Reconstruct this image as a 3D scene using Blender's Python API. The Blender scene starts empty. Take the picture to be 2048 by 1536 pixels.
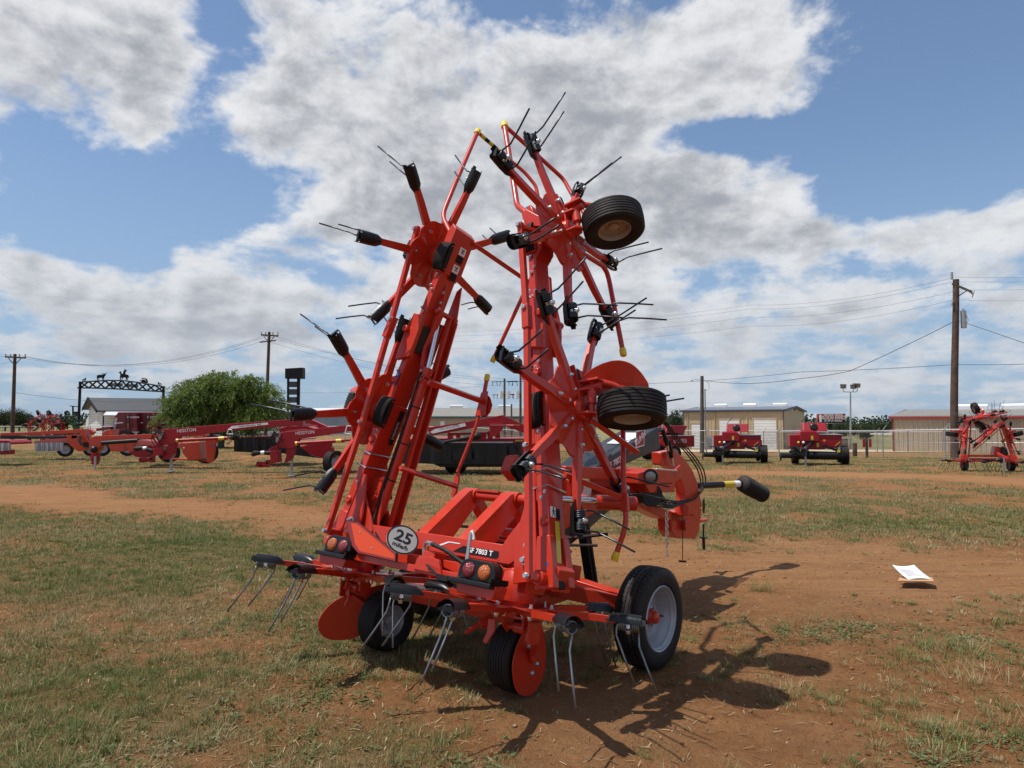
EXPO = 0.0; SUN_E = 4.9; SKY_S = .094
CL_LIT = (8.9,9.0,9.15); CL_DRK = (3.9,4.05,4.45); CL_FAR = (5.2,5.7,6.5); SKY_TINT = (1.22,1.30,1.38); SKY_HAZE = (3.2,4.6,6.6)
CLOUDS = [(150, 120, 260, 170, 0.302), (60, 250, 180, 90, 0.144), (880, 170, 460, 170, 0.36), (560, 250, 260, 70, 0.18), (1250, 120, 330, 110, 0.274), (1600, 70, 200, 60, 0.18), (700, 400, 260, 90, 0.216), (960, 480, 420, 130, 0.302), (1350, 420, 330, 110, 0.259), (1600, 480, 230, 80, 0.18), (1960, 450, 160, 60, 0.216), (2040, 260, 60, 60, 0.18), (200, 570, 330, 100, 0.216), (480, 640, 300, 60, 0.144), (1000, 640, 600, 70, 0.158), (1800, 620, 360, 60, 0.115), (425, 90, 70, 130, -0.34), (400, 250, 80, 60, -0.255), (300, 330, 260, 70, -0.357), (330, 430, 230, 70, -0.34), (1950, 180, 220, 170, -0.51), (1900, 330, 250, 70, -0.297), (1700, 400, 130, 40, -0.17), (640, 20, 80, 60, 0.072), (1050, 20, 200, 40, -0.2), (620, 640, 180, 40, -0.12), (1180, 590, 120, 30, -0.12), (150, 470, 120, 30, -0.2), (1440, 275, 150, 42, -0.42), (1500, 400, 170, 60, 0.22), (1230, 250, 120, 60, 0.15)]
DIRT_A = (.30,.132,.048); DIRT_B = (.40,.198,.080); DIRT_C = (.185,.074,.026); DIRT_D = (.35,.19,.090); DIRT_T = (.44,.225,.098)
GRASS_DRY = (.245,.195,.10); GRASS_GRN = (.145,.148,.052); GRASS_DK = (.13,.11,.045); FIELD_A = (.16,.17,.07); FIELD_B = (.25,.225,.11)
GRASS_RAMP = [(.095,.145,.033), (.145,.178,.055), (.22,.205,.082), (.345,.275,.135), (.48,.385,.225)]
WEED_RAMP = [(.07,.105,.030), (.12,.15,.055), (.19,.215,.10)]
TREE_RAMP = [(.055,.095,.016), (.12,.18,.034), (.21,.28,.068)]; OAK_RAMP = [(.020,.034,.014), (.038,.058,.022), (.065,.085,.035)]
import bpy, math, random
import numpy as np
from mathutils import Vector, Matrix
random.seed(7); RNG = np.random.default_rng(11)
sc = bpy.context.scene; COL = sc.collection
V = lambda *a: np.array(a, float)
def nrm(v): v = np.asarray(v, float); return v/(np.linalg.norm(v)+1e-12)

# ------------------------------------------------------------ survey frame
# The camera stands 1.6 m above the origin, looking along +Y.  Points of the place were surveyed
# as (column,row) sightings combined with the plane (distance, side, height) they lie in.
FPX = 1421.6; EYE = 1.6; HOR = 846.1
PIT = math.atan((HOR-768)/FPX); CP, SP = math.cos(PIT), math.sin(PIT)
CAM = V(0, 0, EYE)
def ray(px, py):
    x = (px-1024)/FPX; y = -(py-768)/FPX
    return V(x, CP-SP*y, SP+CP*y)
def at(px, py, Y):
    d = ray(px, py); return CAM+d*(Y/d[1])
# ------------------------------------------------------------ terrain
def sstep(a, b, x): t = np.clip((x-a)/(b-a), 0, 1); return t*t*(3-2*t)
def terrain(x, y):
    x = np.asarray(x, float); y = np.asarray(y, float)
    k = sstep(-.12, .22, x/np.maximum(np.abs(y), 1.))
    q = np.clip(y-20, 0, 80); q = q - 2.5*(1-np.exp(-q/2.5))
    return -.0252*q*k
def gnd(px, py):
    d = ray(px, py); lo, hi = 1.5, 400.
    f = lambda Y: EYE+d[2]*Y/d[1]-terrain(d[0]*Y/d[1], Y)
    for _ in range(50):
        m = .5*(lo+hi)
        if f(m) > 0: lo = m
        else: hi = m
    p = CAM+d*(lo/d[1]); return p
# ------------------------------------------------------------ machine frame of the big tedder
TH, X0, Y0, TAU, ROLL, LAM = .679, .125, 5.399, .252, .009, .2435
RR = V(math.cos(TH), -math.sin(TH), 0); RF = V(math.sin(TH), math.cos(TH), 0); RU = V(0, 0, 1)
ORG = V(X0, Y0, 0)
_ct, _st, _cr, _sr = math.cos(TAU), math.sin(TAU), math.cos(ROLL), math.sin(ROLL)
def M(r, f, u):                                     # tilted rear module -> chassis
    r, u = r*_cr+u*_sr, -r*_sr+u*_cr
    return V(r, f*_ct+u*_st, -f*_st+u*_ct)
MA = np.array([M(1, 0, 0), M(0, 1, 0), M(0, 0, 1)])
def w2c(W): d = W-ORG; return V(d@RR, d@RF, d@RU)
def c2w(p): return ORG+p[0]*RR+p[1]*RF+p[2]*RU
def _isec(px, py, nc, v, P0c):
    n = nc[0]*RR+nc[1]*RF+nc[2]*RU; d = ray(px, py)
    return w2c(CAM+d*((v-(CAM-c2w(P0c))@n)/(d@n)))
def mp(px, py, fm=None, r=None, um=None):           # sighting on a module plane -> chassis coordinates
    if fm is not None: return _isec(px, py, MA[1], fm, V(0,0,0))
    if r is not None: return _isec(px, py, MA[0], r, V(0,0,0))
    return _isec(px, py, MA[2], um, V(0,0,0))
def cp(px, py, r=None, f=None, u=None):
    if r is not None: return _isec(px, py, V(1,0,0), r, V(0,0,0))
    if f is not None: return _isec(px, py, V(0,1,0), f, V(0,0,0))
    return _isec(px, py, V(0,0,1), u, V(0,0,0))
class Wing:
    def __init__(s, sg):
        s.sg = sg; s.n = V(sg*math.cos(LAM), 0, math.sin(LAM))@MA; s.b = V(-sg*math.sin(LAM), 0, math.cos(LAM))@MA
        s.f = MA[1]; s.P = M(sg*.894, -1.12, 1.45)
    def __call__(s, e, f, h): return s.P+e*s.n+f*s.f+h*s.b
    def q(s, px, py, f=None, e=None):
        if f is not None: return _isec(px, py, s.f, f, s.P)
        return _isec(px, py, s.n, e, s.P)
WR, WL = Wing(1), Wing(-1)

# ------------------------------------------------------------ mesh builder
class MB:
    def __init__(s): s.v = []; s.f = []; s.m = []; s.sm = []
    def add(s, vs, fs, mi=0, smooth=False):
        o = len(s.v); s.v += [tuple(map(float, p)) for p in vs]
        s.f += [tuple(i+o for i in f) for f in fs]; s.m += [mi]*len(fs); s.sm += [smooth]*len(fs); return s
    def box(s, c, hx, hy, hz, ax=None, mi=0):
        ax = np.eye(3) if ax is None else ax; c = np.asarray(c, float)
        vs = [c+ax[0]*hx*i+ax[1]*hy*j+ax[2]*hz*k for i in(-1,1) for j in(-1,1) for k in(-1,1)]
        return s.add(vs, [(0,1,3,2),(4,6,7,5),(0,4,5,1),(2,3,7,6),(0,2,6,4),(1,5,7,3)], mi)
    def bar(s, a, b, w, h, up=(0,0,1), mi=0, w2=None, h2=None):
        a = np.asarray(a, float); b = np.asarray(b, float); d = nrm(b-a); up = np.asarray(up, float)
        x = np.cross(d, up)
        if np.linalg.norm(x) < 1e-4: x = np.cross(d, V(1,.1,.2))
        x = nrm(x); y = np.cross(x, d); w2 = w if w2 is None else w2; h2 = h if h2 is None else h2
        vs = [a+x*i*w/2+y*j*h/2 for i, j in((-1,-1),(1,-1),(1,1),(-1,1))]+[b+x*i*w2/2+y*j*h2/2 for i, j in((-1,-1),(1,-1),(1,1),(-1,1))]
        return s.add(vs, [(3,2,1,0),(4,5,6,7),(0,1,5,4),(1,2,6,5),(2,3,7,6),(3,0,4,7)], mi)
    def poly(s, pts, th, mi=0):                      # planar outline extruded by vector th
        pts = [np.asarray(p, float) for p in pts]; n = len(pts); th = np.asarray(th, float)
        nv = sum(np.cross(pts[i]-pts[0], pts[(i+1) % n]-pts[0]) for i in range(n))
        if nv@th > 0: pts = pts[::-1]
        vs = pts+[p+th for p in pts]
        return s.add(vs, [tuple(range(n)), tuple(range(2*n-1, n-1, -1))]+[(i, i+n, (i+1) % n+n, (i+1) % n) for i in range(n)], mi)
    def tube(s, pts, r, n=10, caps=True, mi=0, r2=None, smooth=True):
        pts = [np.asarray(p, float) for p in pts]; N = len(pts)
        rs = r if hasattr(r, '__len__') else [r+(0 if r2 is None else (r2-r)*i/(N-1)) for i in range(N)]
        t0 = nrm(pts[1]-pts[0]); ref = V(0,0,1) if abs(t0[2]) < .9 else V(1,0,0); x = nrm(np.cross(t0, ref)); vs = []
        for i, p in enumerate(pts):
            t = nrm(pts[min(i+1, N-1)]-pts[max(i-1, 0)]); x = nrm(x-t*(x@t)); y = np.cross(t, x)
            vs += [p+rs[i]*(math.cos(a)*x+math.sin(a)*y) for a in(2*math.pi*k/n for k in range(n))]
        fs = [(i*n+k, i*n+(k+1) % n, (i+1)*n+(k+1) % n, (i+1)*n+k) for i in range(N-1) for k in range(n)]
        s.add(vs, fs, mi, smooth)
        if caps:
            o = len(s.v)-len(vs); s.f += [tuple(o+k for k in range(n-1, -1, -1)), tuple(o+(N-1)*n+k for k in range(n))]; s.m += [mi]*2; s.sm += [False]*2
        return s
    def cyl(s, a, b, r, n=16, mi=0, r2=None): return s.tube([a, b], r, n, True, mi, r2)
    def lathe(s, prof, c, ax, n=32, mi=0, ref=None, closed=False):   # prof: (radius, height along ax)
        ax = nrm(ax); ref = (V(0,0,1) if abs(ax[2]) < .9 else V(1,0,0)) if ref is None else ref
        x = nrm(np.cross(ax, ref)); y = np.cross(ax, x); c = np.asarray(c, float); P = len(prof)
        vs = [c+ax*h+r*(math.cos(2*math.pi*k/n)*x+math.sin(2*math.pi*k/n)*y) for k in range(n) for r, h in prof]
        Q = P if closed else P-1
        fs = [(k*P+i, ((k+1) % n)*P+i, ((k+1) % n)*P+(i+1) % P, k*P+(i+1) % P) for k in range(n) for i in range(Q)]
        return s.add(vs, fs, mi, True)
    def ball(s, c, r, n=12, mi=0, sc=(1,1,1)):
        m = n//2; vs = []; c = np.asarray(c, float)
        for i in range(m+1):
            t = math.pi*i/m
            vs += [c+V(r*sc[0]*math.sin(t)*math.cos(2*math.pi*k/n), r*sc[1]*math.sin(t)*math.sin(2*math.pi*k/n), r*sc[2]*math.cos(t)) for k in range(n)]
        return s.add(vs, [(i*n+k, (i+1)*n+k, (i+1)*n+(k+1) % n, i*n+(k+1) % n) for i in range(m) for k in range(n)], mi, True)
    def mesh(s, name):
        me = bpy.data.meshes.new(name); me.from_pydata(s.v, [], s.f); me.update()
        me.polygons.foreach_set('material_index', s.m); me.polygons.foreach_set('use_smooth', s.sm); return me
    def build(s, name, mat, parent=None, bevel=0, mtx=None, sharp=None):
        me = s.mesh(name)
        for m in (mat if isinstance(mat, (list, tuple)) else [mat]): me.materials.append(m)
        o = bpy.data.objects.new(name, me); COL.objects.link(o)
        if parent is not None: o.parent = parent
        if mtx is not None: o.matrix_local = mtx
        if any(s.sm):
            try: me.set_sharp_from_angle(angle=math.radians(sharp or 38))
            except Exception: pass
        if bevel:
            b = o.modifiers.new('edge', 'BEVEL'); b.width = bevel; b.segments = 2; b.limit_method = 'ANGLE'; b.angle_limit = .6
        return o
def tag(o, label=None, cat=None, group=None, kind=None):
    for k, v in (('label', label), ('category', cat), ('group', group), ('kind', kind)):
        if v: o[k] = v
    return o
def thing(name, label, cat, loc=(0,0,0), rz=0, group=None):
    o = bpy.data.objects.new(name, None); COL.objects.link(o); o.location = tuple(loc); o.rotation_euler = (0,0,rz); o.empty_display_size = .2
    return tag(o, label, cat, group)
def kids(o): return [c for c in bpy.data.objects if c.parent == o]
CH = {}
def copy_tree(o, parent=None):
    c = o.copy(); COL.objects.link(c)
    if parent is not None: c.parent = parent
    for ch in CH_MAP.get(o.name, []): copy_tree(ch, c)
    return c
CH_MAP = {}
def index_children():
    CH_MAP.clear()
    for o in bpy.data.objects:
        if o.parent: CH_MAP.setdefault(o.parent.name, []).append(o)
def frame_mtx(c, x, y, z):
    m = Matrix.Identity(4)
    for i in range(3): m[i][0], m[i][1], m[i][2], m[i][3] = x[i], y[i], z[i], c[i]
    return m
def text_obj(name, txt, mat, parent, c, xdir, ydir, size, ext=.002, squash=1.0, bold=0.0, align='CENTER'):
    cu = bpy.data.curves.new(name, 'FONT'); cu.body = txt; cu.size = size; cu.align_x = align; cu.align_y = 'CENTER'; cu.extrude = ext; cu.offset = bold; cu.resolution_u = 3
    t = bpy.data.objects.new('tmp', cu); COL.objects.link(t)
    dg = bpy.context.evaluated_depsgraph_get(); me = bpy.data.meshes.new_from_object(t.evaluated_get(dg)); bpy.data.objects.remove(t); bpy.data.curves.remove(cu)
    me.materials.clear(); me.materials.append(mat); me.name = name
    o = bpy.data.objects.new(name, me); COL.objects.link(o)
    if parent is not None: o.parent = parent
    x = nrm(xdir); z = nrm(np.cross(x, ydir)); y = np.cross(z, x)
    o.matrix_local = frame_mtx(c, x*squash, y, z); return o

# ------------------------------------------------------------ materials
def mat(name, col, rough=.5, metal=0., coat=0., var=0., vscale=6., bump=0., bscale=60., dust=None, spec=.5, settle=0.):
    m = bpy.data.materials.new(name); m.use_nodes = True; N = m.node_tree.nodes; L = m.node_tree.links
    b = N['Principled BSDF']; b.inputs['Base Color'].default_value = (*col, 1); b.inputs['Roughness'].default_value = rough
    b.inputs['Metallic'].default_value = metal; b.inputs['Coat Weight'].default_value = coat; b.inputs['Specular IOR Level'].default_value = spec
    tc = N.new('ShaderNodeTexCoord')
    if var or dust:
        nz = N.new('ShaderNodeTexNoise'); nz.inputs['Scale'].default_value = vscale; nz.inputs['Detail'].default_value = 6; nz.inputs['Roughness'].default_value = .65
        L.new(tc.outputs['Object'], nz.inputs['Vector'])
        mx = N.new('ShaderNodeMix'); mx.data_type = 'RGBA'; d = dust or tuple(min(1, c*(1-var)) for c in col)
        mx.inputs['A'].default_value = (*tuple(min(1, c*(1+var*.6)) for c in col), 1); mx.inputs['B'].default_value = (*d, 1)
        mr = N.new('ShaderNodeMapRange'); mr.inputs['From Min'].default_value = .38; mr.inputs['From Max'].default_value = .72
        mr.inputs['To Max'].default_value = 1. if not dust else max(var, .25)
        L.new(nz.outputs['Fac'], mr.inputs['Value']); L.new(mr.outputs['Result'], mx.inputs['Factor']); L.new(mx.outputs['Result'], b.inputs['Base Color'])
        rr = N.new('ShaderNodeMapRange'); rr.inputs['From Min'].default_value = .3; rr.inputs['From Max'].default_value = .7; rr.inputs['To Min'].default_value = max(.05, rough-.08); rr.inputs['To Max'].default_value = min(1, rough+.12)
        L.new(nz.outputs['Fac'], rr.inputs['Value']); L.new(rr.outputs['Result'], b.inputs['Roughness'])
    if settle:                                       # red dust settled on upward faces, broken up by noise
        ge = N.new('ShaderNodeNewGeometry'); sx = N.new('ShaderNodeSeparateXYZ'); L.new(ge.outputs['Normal'], sx.inputs[0]); n2 = N.new('ShaderNodeTexNoise'); n2.inputs['Scale'].default_value = 11; n2.inputs['Detail'].default_value = 7; n2.inputs['Roughness'].default_value = .7; L.new(ge.outputs['Position'], n2.inputs['Vector'])
        r1 = N.new('ShaderNodeMapRange'); r1.inputs['From Min'].default_value = -.15; r1.inputs['From Max'].default_value = .9; L.new(sx.outputs[2], r1.inputs['Value']); r2 = N.new('ShaderNodeMapRange'); r2.inputs['From Min'].default_value = .38; r2.inputs['From Max'].default_value = .72; r2.inputs['To Max'].default_value = settle; L.new(n2.outputs['Fac'], r2.inputs['Value'])
        mu = N.new('ShaderNodeMath'); mu.operation = 'MULTIPLY'; L.new(r1.outputs['Result'], mu.inputs[0]); L.new(r2.outputs['Result'], mu.inputs[1]); m2 = N.new('ShaderNodeMix'); m2.data_type = 'RGBA'; L.new(mu.outputs[0], m2.inputs['Factor'])
        if b.inputs['Base Color'].links: L.new(b.inputs['Base Color'].links[0].from_socket, m2.inputs['A'])
        else: m2.inputs['A'].default_value = (*col, 1)
        m2.inputs['B'].default_value = (.34,.20,.12,1); L.new(m2.outputs['Result'], b.inputs['Base Color'])
    if bump:
        nb = N.new('ShaderNodeTexNoise'); nb.inputs['Scale'].default_value = bscale; nb.inputs['Detail'].default_value = 4; L.new(tc.outputs['Object'], nb.inputs['Vector'])
        bp = N.new('ShaderNodeBump'); bp.inputs['Strength'].default_value = bump; bp.inputs['Distance'].default_value = .02; L.new(nb.outputs['Fac'], bp.inputs['Height']); L.new(bp.outputs['Normal'], b.inputs['Normal'])
    return m
RED = mat('orange_red_paint', (.48,.026,.0095), .30, coat=.10, var=.10, vscale=3, bump=.02, bscale=25, dust=(.44,.042,.013), settle=.16, spec=.42)
CRIM = mat('crimson_paint', (.27,.005,.013), .36, coat=.1, var=.15, vscale=2, dust=(.15,.010,.014), spec=.35)
ORNG = mat('orange_paint', (.42,.034,.011), .38, coat=.15, var=.2, vscale=2, dust=(.32,.05,.022))
MARO = mat('maroon_paint', (.13,.006,.012), .4, coat=.1, var=.2, vscale=2)
PINK = mat('sun_faded_tarp', (.45,.10,.085), .6, var=.15, vscale=3)
BLK = mat('black_plastic', (.008,.0085,.0095), .34, var=.3, vscale=9, bump=.05, bscale=90, spec=.35)
HOOD = mat('charcoal_hood_plastic', (.020,.022,.027), .34, var=.2, vscale=5, bump=.04, bscale=300)
RUB = mat('black_rubber', (.0085,.0085,.009), .6, var=.5, vscale=9, bump=.08, bscale=70, spec=.25, dust=(.03,.025,.02), settle=.12)
STEEL = mat('dark_spring_steel', (.055,.06,.066), .34, metal=.85, var=.2, vscale=20)
WORN = mat('ground_worn_steel', (.20,.21,.22), .36, metal=.8, var=.2, vscale=20)
ZINC = mat('zinc_plated_steel', (.62,.63,.63), .3, metal=1., var=.1, vscale=30)
CHROME = mat('chromed_rod', (.75,.76,.77), .12, metal=1.)
RIMG = mat('silver_rim_paint', (.36,.37,.39), .38, metal=.3, var=.1, vscale=8)
RIMB = mat('dusty_beige_rim', (.36,.31,.26), .5, metal=.2, var=.15, vscale=8)
YEL = mat('yellow_cap', (.80,.58,.03), .45)
YELT = mat('yellow_reflective_tape', (.62,.47,.03), .3)
WHT = mat('white_decal', (.78,.78,.76), .4)
DKDEC = mat('black_decal', (.012,.012,.013), .6, spec=.2)
BLUE = mat('blue_decal', (.03,.09,.30), .4)
AMB = mat('amber_lens', (.44,.09,.005), .15, coat=.6, bump=.5, bscale=140)
RLEN = mat('red_lens', (.20,.006,.009), .15, coat=.6, bump=.5, bscale=140)
SMV = mat('fluorescent_orange', (.66,.062,.012), .5)
SMVB = mat('dark_red_reflector', (.26,.02,.015), .3)
GREYD = mat('grey_disc', (.30,.29,.275), .5)
GALV = mat('galvanised_post', (.36,.37,.38), .45, metal=.6, var=.2, vscale=4)
WOOD = mat('weathered_pole_wood', (.085,.05,.034), .85, var=.5, vscale=2.2, bump=.5, bscale=9)
WOODG = mat('grey_pole_wood', (.085,.075,.062), .85, var=.4, vscale=2.2, bump=.5, bscale=9)
BLKP = mat('flat_black_metal', (.008,.008,.009), .6, spec=.25)
LENS = mat('clear_lamp_lens', (.17,.165,.15), .08, metal=.5, coat=1., bump=.3, bscale=120)
# ------------------------------------------------------------ camera
cam = bpy.data.cameras.new('camera'); co = bpy.data.objects.new('camera', cam); COL.objects.link(co)
cam.sensor_width = 36; cam.lens = 36*FPX/2048; cam.clip_end = 6000; cam.clip_start = .05
co.location = (0,0,EYE); co.rotation_euler = (math.pi/2+PIT, 0, 0); sc.camera = co
sc.view_settings.view_transform = 'Standard'; sc.view_settings.look = 'None'; sc.view_settings.exposure = EXPO; sc.view_settings.gamma = 1
# ------------------------------------------------------------ sun and sky
SEL, SAZ = math.radians(67), math.radians(-99.5)
sd = V(math.sin(SAZ)*math.cos(SEL), math.cos(SAZ)*math.cos(SEL), math.sin(SEL))
sl = bpy.data.lights.new('sun', 'SUN'); sl.energy = SUN_E; sl.angle = math.radians(.53); sl.color = (1,.955,.89)
so = bpy.data.objects.new('sun', sl); COL.objects.link(so); so.rotation_euler = Vector(sd).to_track_quat('Z', 'Y').to_euler(); so.location = (-6,0,14)
w = bpy.data.worlds.new('World'); sc.world = w; w.use_nodes = True
N = w.node_tree.nodes; L = w.node_tree.links; N.clear()
def nd(t, **k):
    n = N.new('ShaderNode'+t)
    for a, b in k.items(): setattr(n, a, b)
    return n
def mth(op, a, b=None, c=None, clamp=False):
    n = nd('Math', operation=op); n.use_clamp = clamp
    for i, v in enumerate((a, b, c)):
        if v is None: continue
        if isinstance(v, (int, float)): n.inputs[i].default_value = v
        else: L.new(v, n.inputs[i])
    return n.outputs[0]
def rng(v, a, b, c=0., d=1., smooth=True):
    n = nd('MapRange'); n.interpolation_type = 'SMOOTHSTEP' if smooth else 'LINEAR'
    L.new(v, n.inputs['Value'])
    for k, x in zip(('From Min','From Max','To Min','To Max'), (a,b,c,d)): n.inputs[k].default_value = x
    return n.outputs['Result']
sky = nd('TexSky'); sky.sky_type = 'NISHITA'; sky.sun_disc = False; sky.sun_elevation = SEL; sky.sun_rotation = -SAZ if False else SAZ
sky.air_density = 1.0; sky.dust_density = .6; sky.ozone_density = 1.4; sky.altitude = 200
tc = nd('TexCoord'); sx = nd('SeparateXYZ'); L.new(tc.outputs['Generated'], sx.inputs[0])
x, y, z = sx.outputs
az = mth('ARCTAN2', x, y); el = mth('ARCSINE', z)
zc = mth('MAXIMUM', z, 0.0)
# cloud layer seen in perspective: flat-based cumulus over a plain
pz = mth('ADD', zc, .16); u_ = mth('DIVIDE', x, pz); v_ = mth('DIVIDE', y, pz)
cb = nd('CombineXYZ'); L.new(u_, cb.inputs[0]); L.new(v_, cb.inputs[1])
def noise(vec, scale, detail, rough, dist=0., off=(0,0,0), lac=2.0):
    mp_ = nd('Mapping'); mp_.inputs['Location'].default_value = off; L.new(vec, mp_.inputs['Vector'])
    n = nd('TexNoise'); n.inputs['Scale'].default_value = scale; n.inputs['Detail'].default_value = detail; n.inputs['Roughness'].default_value = rough; n.inputs['Distortion'].default_value = dist; n.inputs['Lacunarity'].default_value = lac
    L.new(mp_.outputs[0], n.inputs['Vector']); return n.outputs['Fac']
ab = nd('CombineXYZ'); L.new(az, ab.inputs[0]); L.new(mth('MULTIPLY', el, 1.5), ab.inputs[1])
AE = ab.outputs[0]
def dae(px, py):
    d = nrm(ray(px, py)); return math.atan2(d[0], d[1]), math.asin(d[2])
wx = mth('MULTIPLY', mth('SUBTRACT', noise(AE, 5., 4, .55, off=(3,1,0)), .5), .17)
wy = mth('MULTIPLY', mth('SUBTRACT', noise(AE, 5., 4, .55, off=(8,5,2)), .5), .12)
azw = mth('ADD', az, wx); elw = mth('ADD', el, wy)
def blob(px, py, rx, ry, amp):
    a, e = dae(px, py); rx, ry = rx/FPX, ry/FPX
    dx = mth('MULTIPLY', mth('SUBTRACT', azw, a), 1/rx); dy = mth('MULTIPLY', mth('SUBTRACT', elw, e), 1/ry)
    r2 = mth('ADD', mth('MULTIPLY', dx, dx), mth('MULTIPLY', dy, dy))
    return mth('MULTIPLY', mth('POWER', 2.718, mth('MULTIPLY', r2, -1.)), amp)
bias = None
for b in CLOUDS:
    o_ = blob(*b); bias = o_ if bias is None else mth('ADD', bias, o_)
n1 = noise(cb.outputs[0], 2.1, 12, .60, .25, (1.3,.4,0)); n2 = noise(AE, 6.5, 12, .58, .3, (.5,2.2,0)); n3 = noise(AE, 34., 8, .6, .2, (4.,.2,0))
low = rng(el, .05, .24, 1., 0.)                                    # stratocumulus deck towards the horizon
fb = mth('ADD', mth('ADD', mth('MULTIPLY', mth('SUBTRACT', n1, .5), 1.0), mth('MULTIPLY', mth('SUBTRACT', n2, .5), 1.15)), mth('MULTIPLY', mth('SUBTRACT', n3, .5), .30))
base = mth('ADD', mth('ADD', fb, bias), mth('MULTIPLY', low, .10))
dens = rng(base, -.03, .25)
# thickness -> grey bases, sunlit rims
n4 = noise(AE, 9., 10, .66, .3, (2.,7.,0)); n5 = noise(cb.outputs[0], 2.6, 5, .5, .3, (5.,3.,0))
thick = mth('ADD', mth('MULTIPLY', base, 1.05), mth('MULTIPLY', mth('SUBTRACT', n5, .5), .7))
def shifted(dx_, dy_):
    v = nd('VectorMath', operation='ADD'); L.new(AE, v.inputs[0]); v.inputs[1].default_value = (dx_, dy_, 0); return noise(v.outputs[0], 6.5, 7, .58, .3, (.5,2.2,0))
def shifted2(dx_, dy_):
    v = nd('VectorMath', operation='ADD'); L.new(AE, v.inputs[0]); v.inputs[1].default_value = (dx_, dy_, 0); return noise(v.outputs[0], 15., 6, .6, .3, (4.,1.2,0))
lit1 = mth('SUBTRACT', shifted(-.018,.045), shifted(.0,.0)); lit2 = mth('SUBTRACT', shifted2(-.010,.022), shifted2(0,0))   # more cloud towards the sun = shaded
thick = mth('ADD', thick, mth('ADD', mth('MULTIPLY', lit1, 1.5), mth('MULTIPLY', lit2, .75)))
tk = rng(thick, -.02, .80)
cm = nd('Mix', data_type='RGBA'); L.new(tk, cm.inputs['Factor']); cm.inputs['A'].default_value = (*CL_LIT, 1); cm.inputs['B'].default_value = (*CL_DRK, 1)
cm2 = nd('Mix', data_type='RGBA'); L.new(rng(el, .0, .30, .62, 0.), cm2.inputs['Factor']); L.new(cm.outputs['Result'], cm2.inputs['A']); cm2.inputs['B'].default_value = (*CL_FAR, 1)
fin = nd('Mix', data_type='RGBA'); L.new(mth('MULTIPLY', dens, .96), fin.inputs['Factor'])
sb = nd('Mix', data_type='RGBA', blend_type='MULTIPLY'); sb.inputs['Factor'].default_value = 1; L.new(sky.outputs[0], sb.inputs['A']); sb.inputs['B'].default_value = (*SKY_TINT, 1)
hz = nd('Mix', data_type='RGBA'); L.new(rng(el, .0, .42, .80, .12), hz.inputs['Factor']); L.new(sb.outputs['Result'], hz.inputs['A']); hz.inputs['B'].default_value = (*SKY_HAZE, 1)
L.new(hz.outputs['Result'], fin.inputs['A']); L.new(cm2.outputs['Result'], fin.inputs['B'])
bg = nd('Background'); bg.inputs['Strength'].default_value = SKY_S; L.new(fin.outputs['Result'], bg.inputs['Color'])
ow = nd('OutputWorld'); L.new(bg.outputs[0], ow.inputs[0])

# ------------------------------------------------------------ ground
def hash2(i, j, s): 
    h = (i.astype(np.int64)*374761393+j.astype(np.int64)*668265263+s*974711) & 0x7fffffff
    h = ((h ^ (h >> 13))*1274126177) & 0x7fffffff
    return ((h ^ (h >> 16)) & 0xffff)/65535.
def vnoise(x, y, s=0):
    xi = np.floor(x); yi = np.floor(y); fx = x-xi; fy = y-yi; fx = fx*fx*(3-2*fx); fy = fy*fy*(3-2*fy)
    a = hash2(xi, yi, s); b = hash2(xi+1, yi, s); c = hash2(xi, yi+1, s); d = hash2(xi+1, yi+1, s)
    return (a*(1-fx)+b*fx)*(1-fy)+(c*(1-fx)+d*fx)*fy
def fbm(x, y, s=0, o=4):
    t = 0; a = .5; n = 0
    for k in range(o): t = t+a*vnoise(x*2**k+17.3*k, y*2**k-9.1*k, s+k); n += a; a *= .55
    return t/n
def track(x, y, pts, hw, soft):
    d = np.full(np.shape(x), 1e9)
    for (ax, ay), (bx, by) in zip(pts[:-1], pts[1:]):
        ex, ey = bx-ax, by-ay; t = np.clip(((x-ax)*ex+(y-ay)*ey)/(ex*ex+ey*ey), 0, 1)
        d = np.minimum(d, np.hypot(x-ax-t*ex, y-ay-t*ey))
    return 1-sstep(hw-soft, hw+soft, d)
TR1 = [(-40,30), (-12.7,17.0), (-5.1,13.4), (-1.4,11.), (1.1,8.9), (3.2,8.1), (5.6,7.7), (14,6.9), (40,3)]
TR2 = [(2.,27.5), (7.2,24.2), (12.5,21.8), (15,18.6), (22,15.5), (45,10)]
def cover(x, y):                                     # how much of the soil is grown over, 0..1
    wob = (fbm(x*.5, y*.5, 3)-.5)*2.6+(fbm(x*2.1, y*2.1, 13)-.5)*1.6
    t1 = track(x, y+wob, TR1, 1.30, 1.25); t2 = track(x, y+wob*.8, TR2, 1.45, 1.0)
    g = .60+0*x
    left = sstep(.6, -1.6, x-(y-5)*.02)
    near = sstep(9., 6.5, y)
    g = np.where(y < 9, .24*(1-left)+.60*left, .66)
    patch = np.exp(-(((x+3.6)/1.9)**2+((y-8.6)/2.6)**2))   # lush patch on the left
    g = g+.55*patch*(1-0*near)
    g = g+.18*np.exp(-(((x-.2)/1.3)**2+((y-3.3)/.8)**2))
    g = g+.25*np.exp(-(((x+2.3)/.9)**2+((y-3.2)/1.4)**2))
    g = g*(1-.86*t1)*(1-.86*t2)
    n = fbm(x*1.15, y*1.15, 21, 5)-.5; n2 = fbm(x*.33, y*.33, 40, 3)-.5; n3 = fbm(x*4.6, y*4.6, 77, 3)-.5
    return np.clip(g+(n*1.25+n2*.5+n3*.55)*np.clip(g*1.6+.1, .08, 1), 0, 1), np.maximum(t1, t2)
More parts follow.
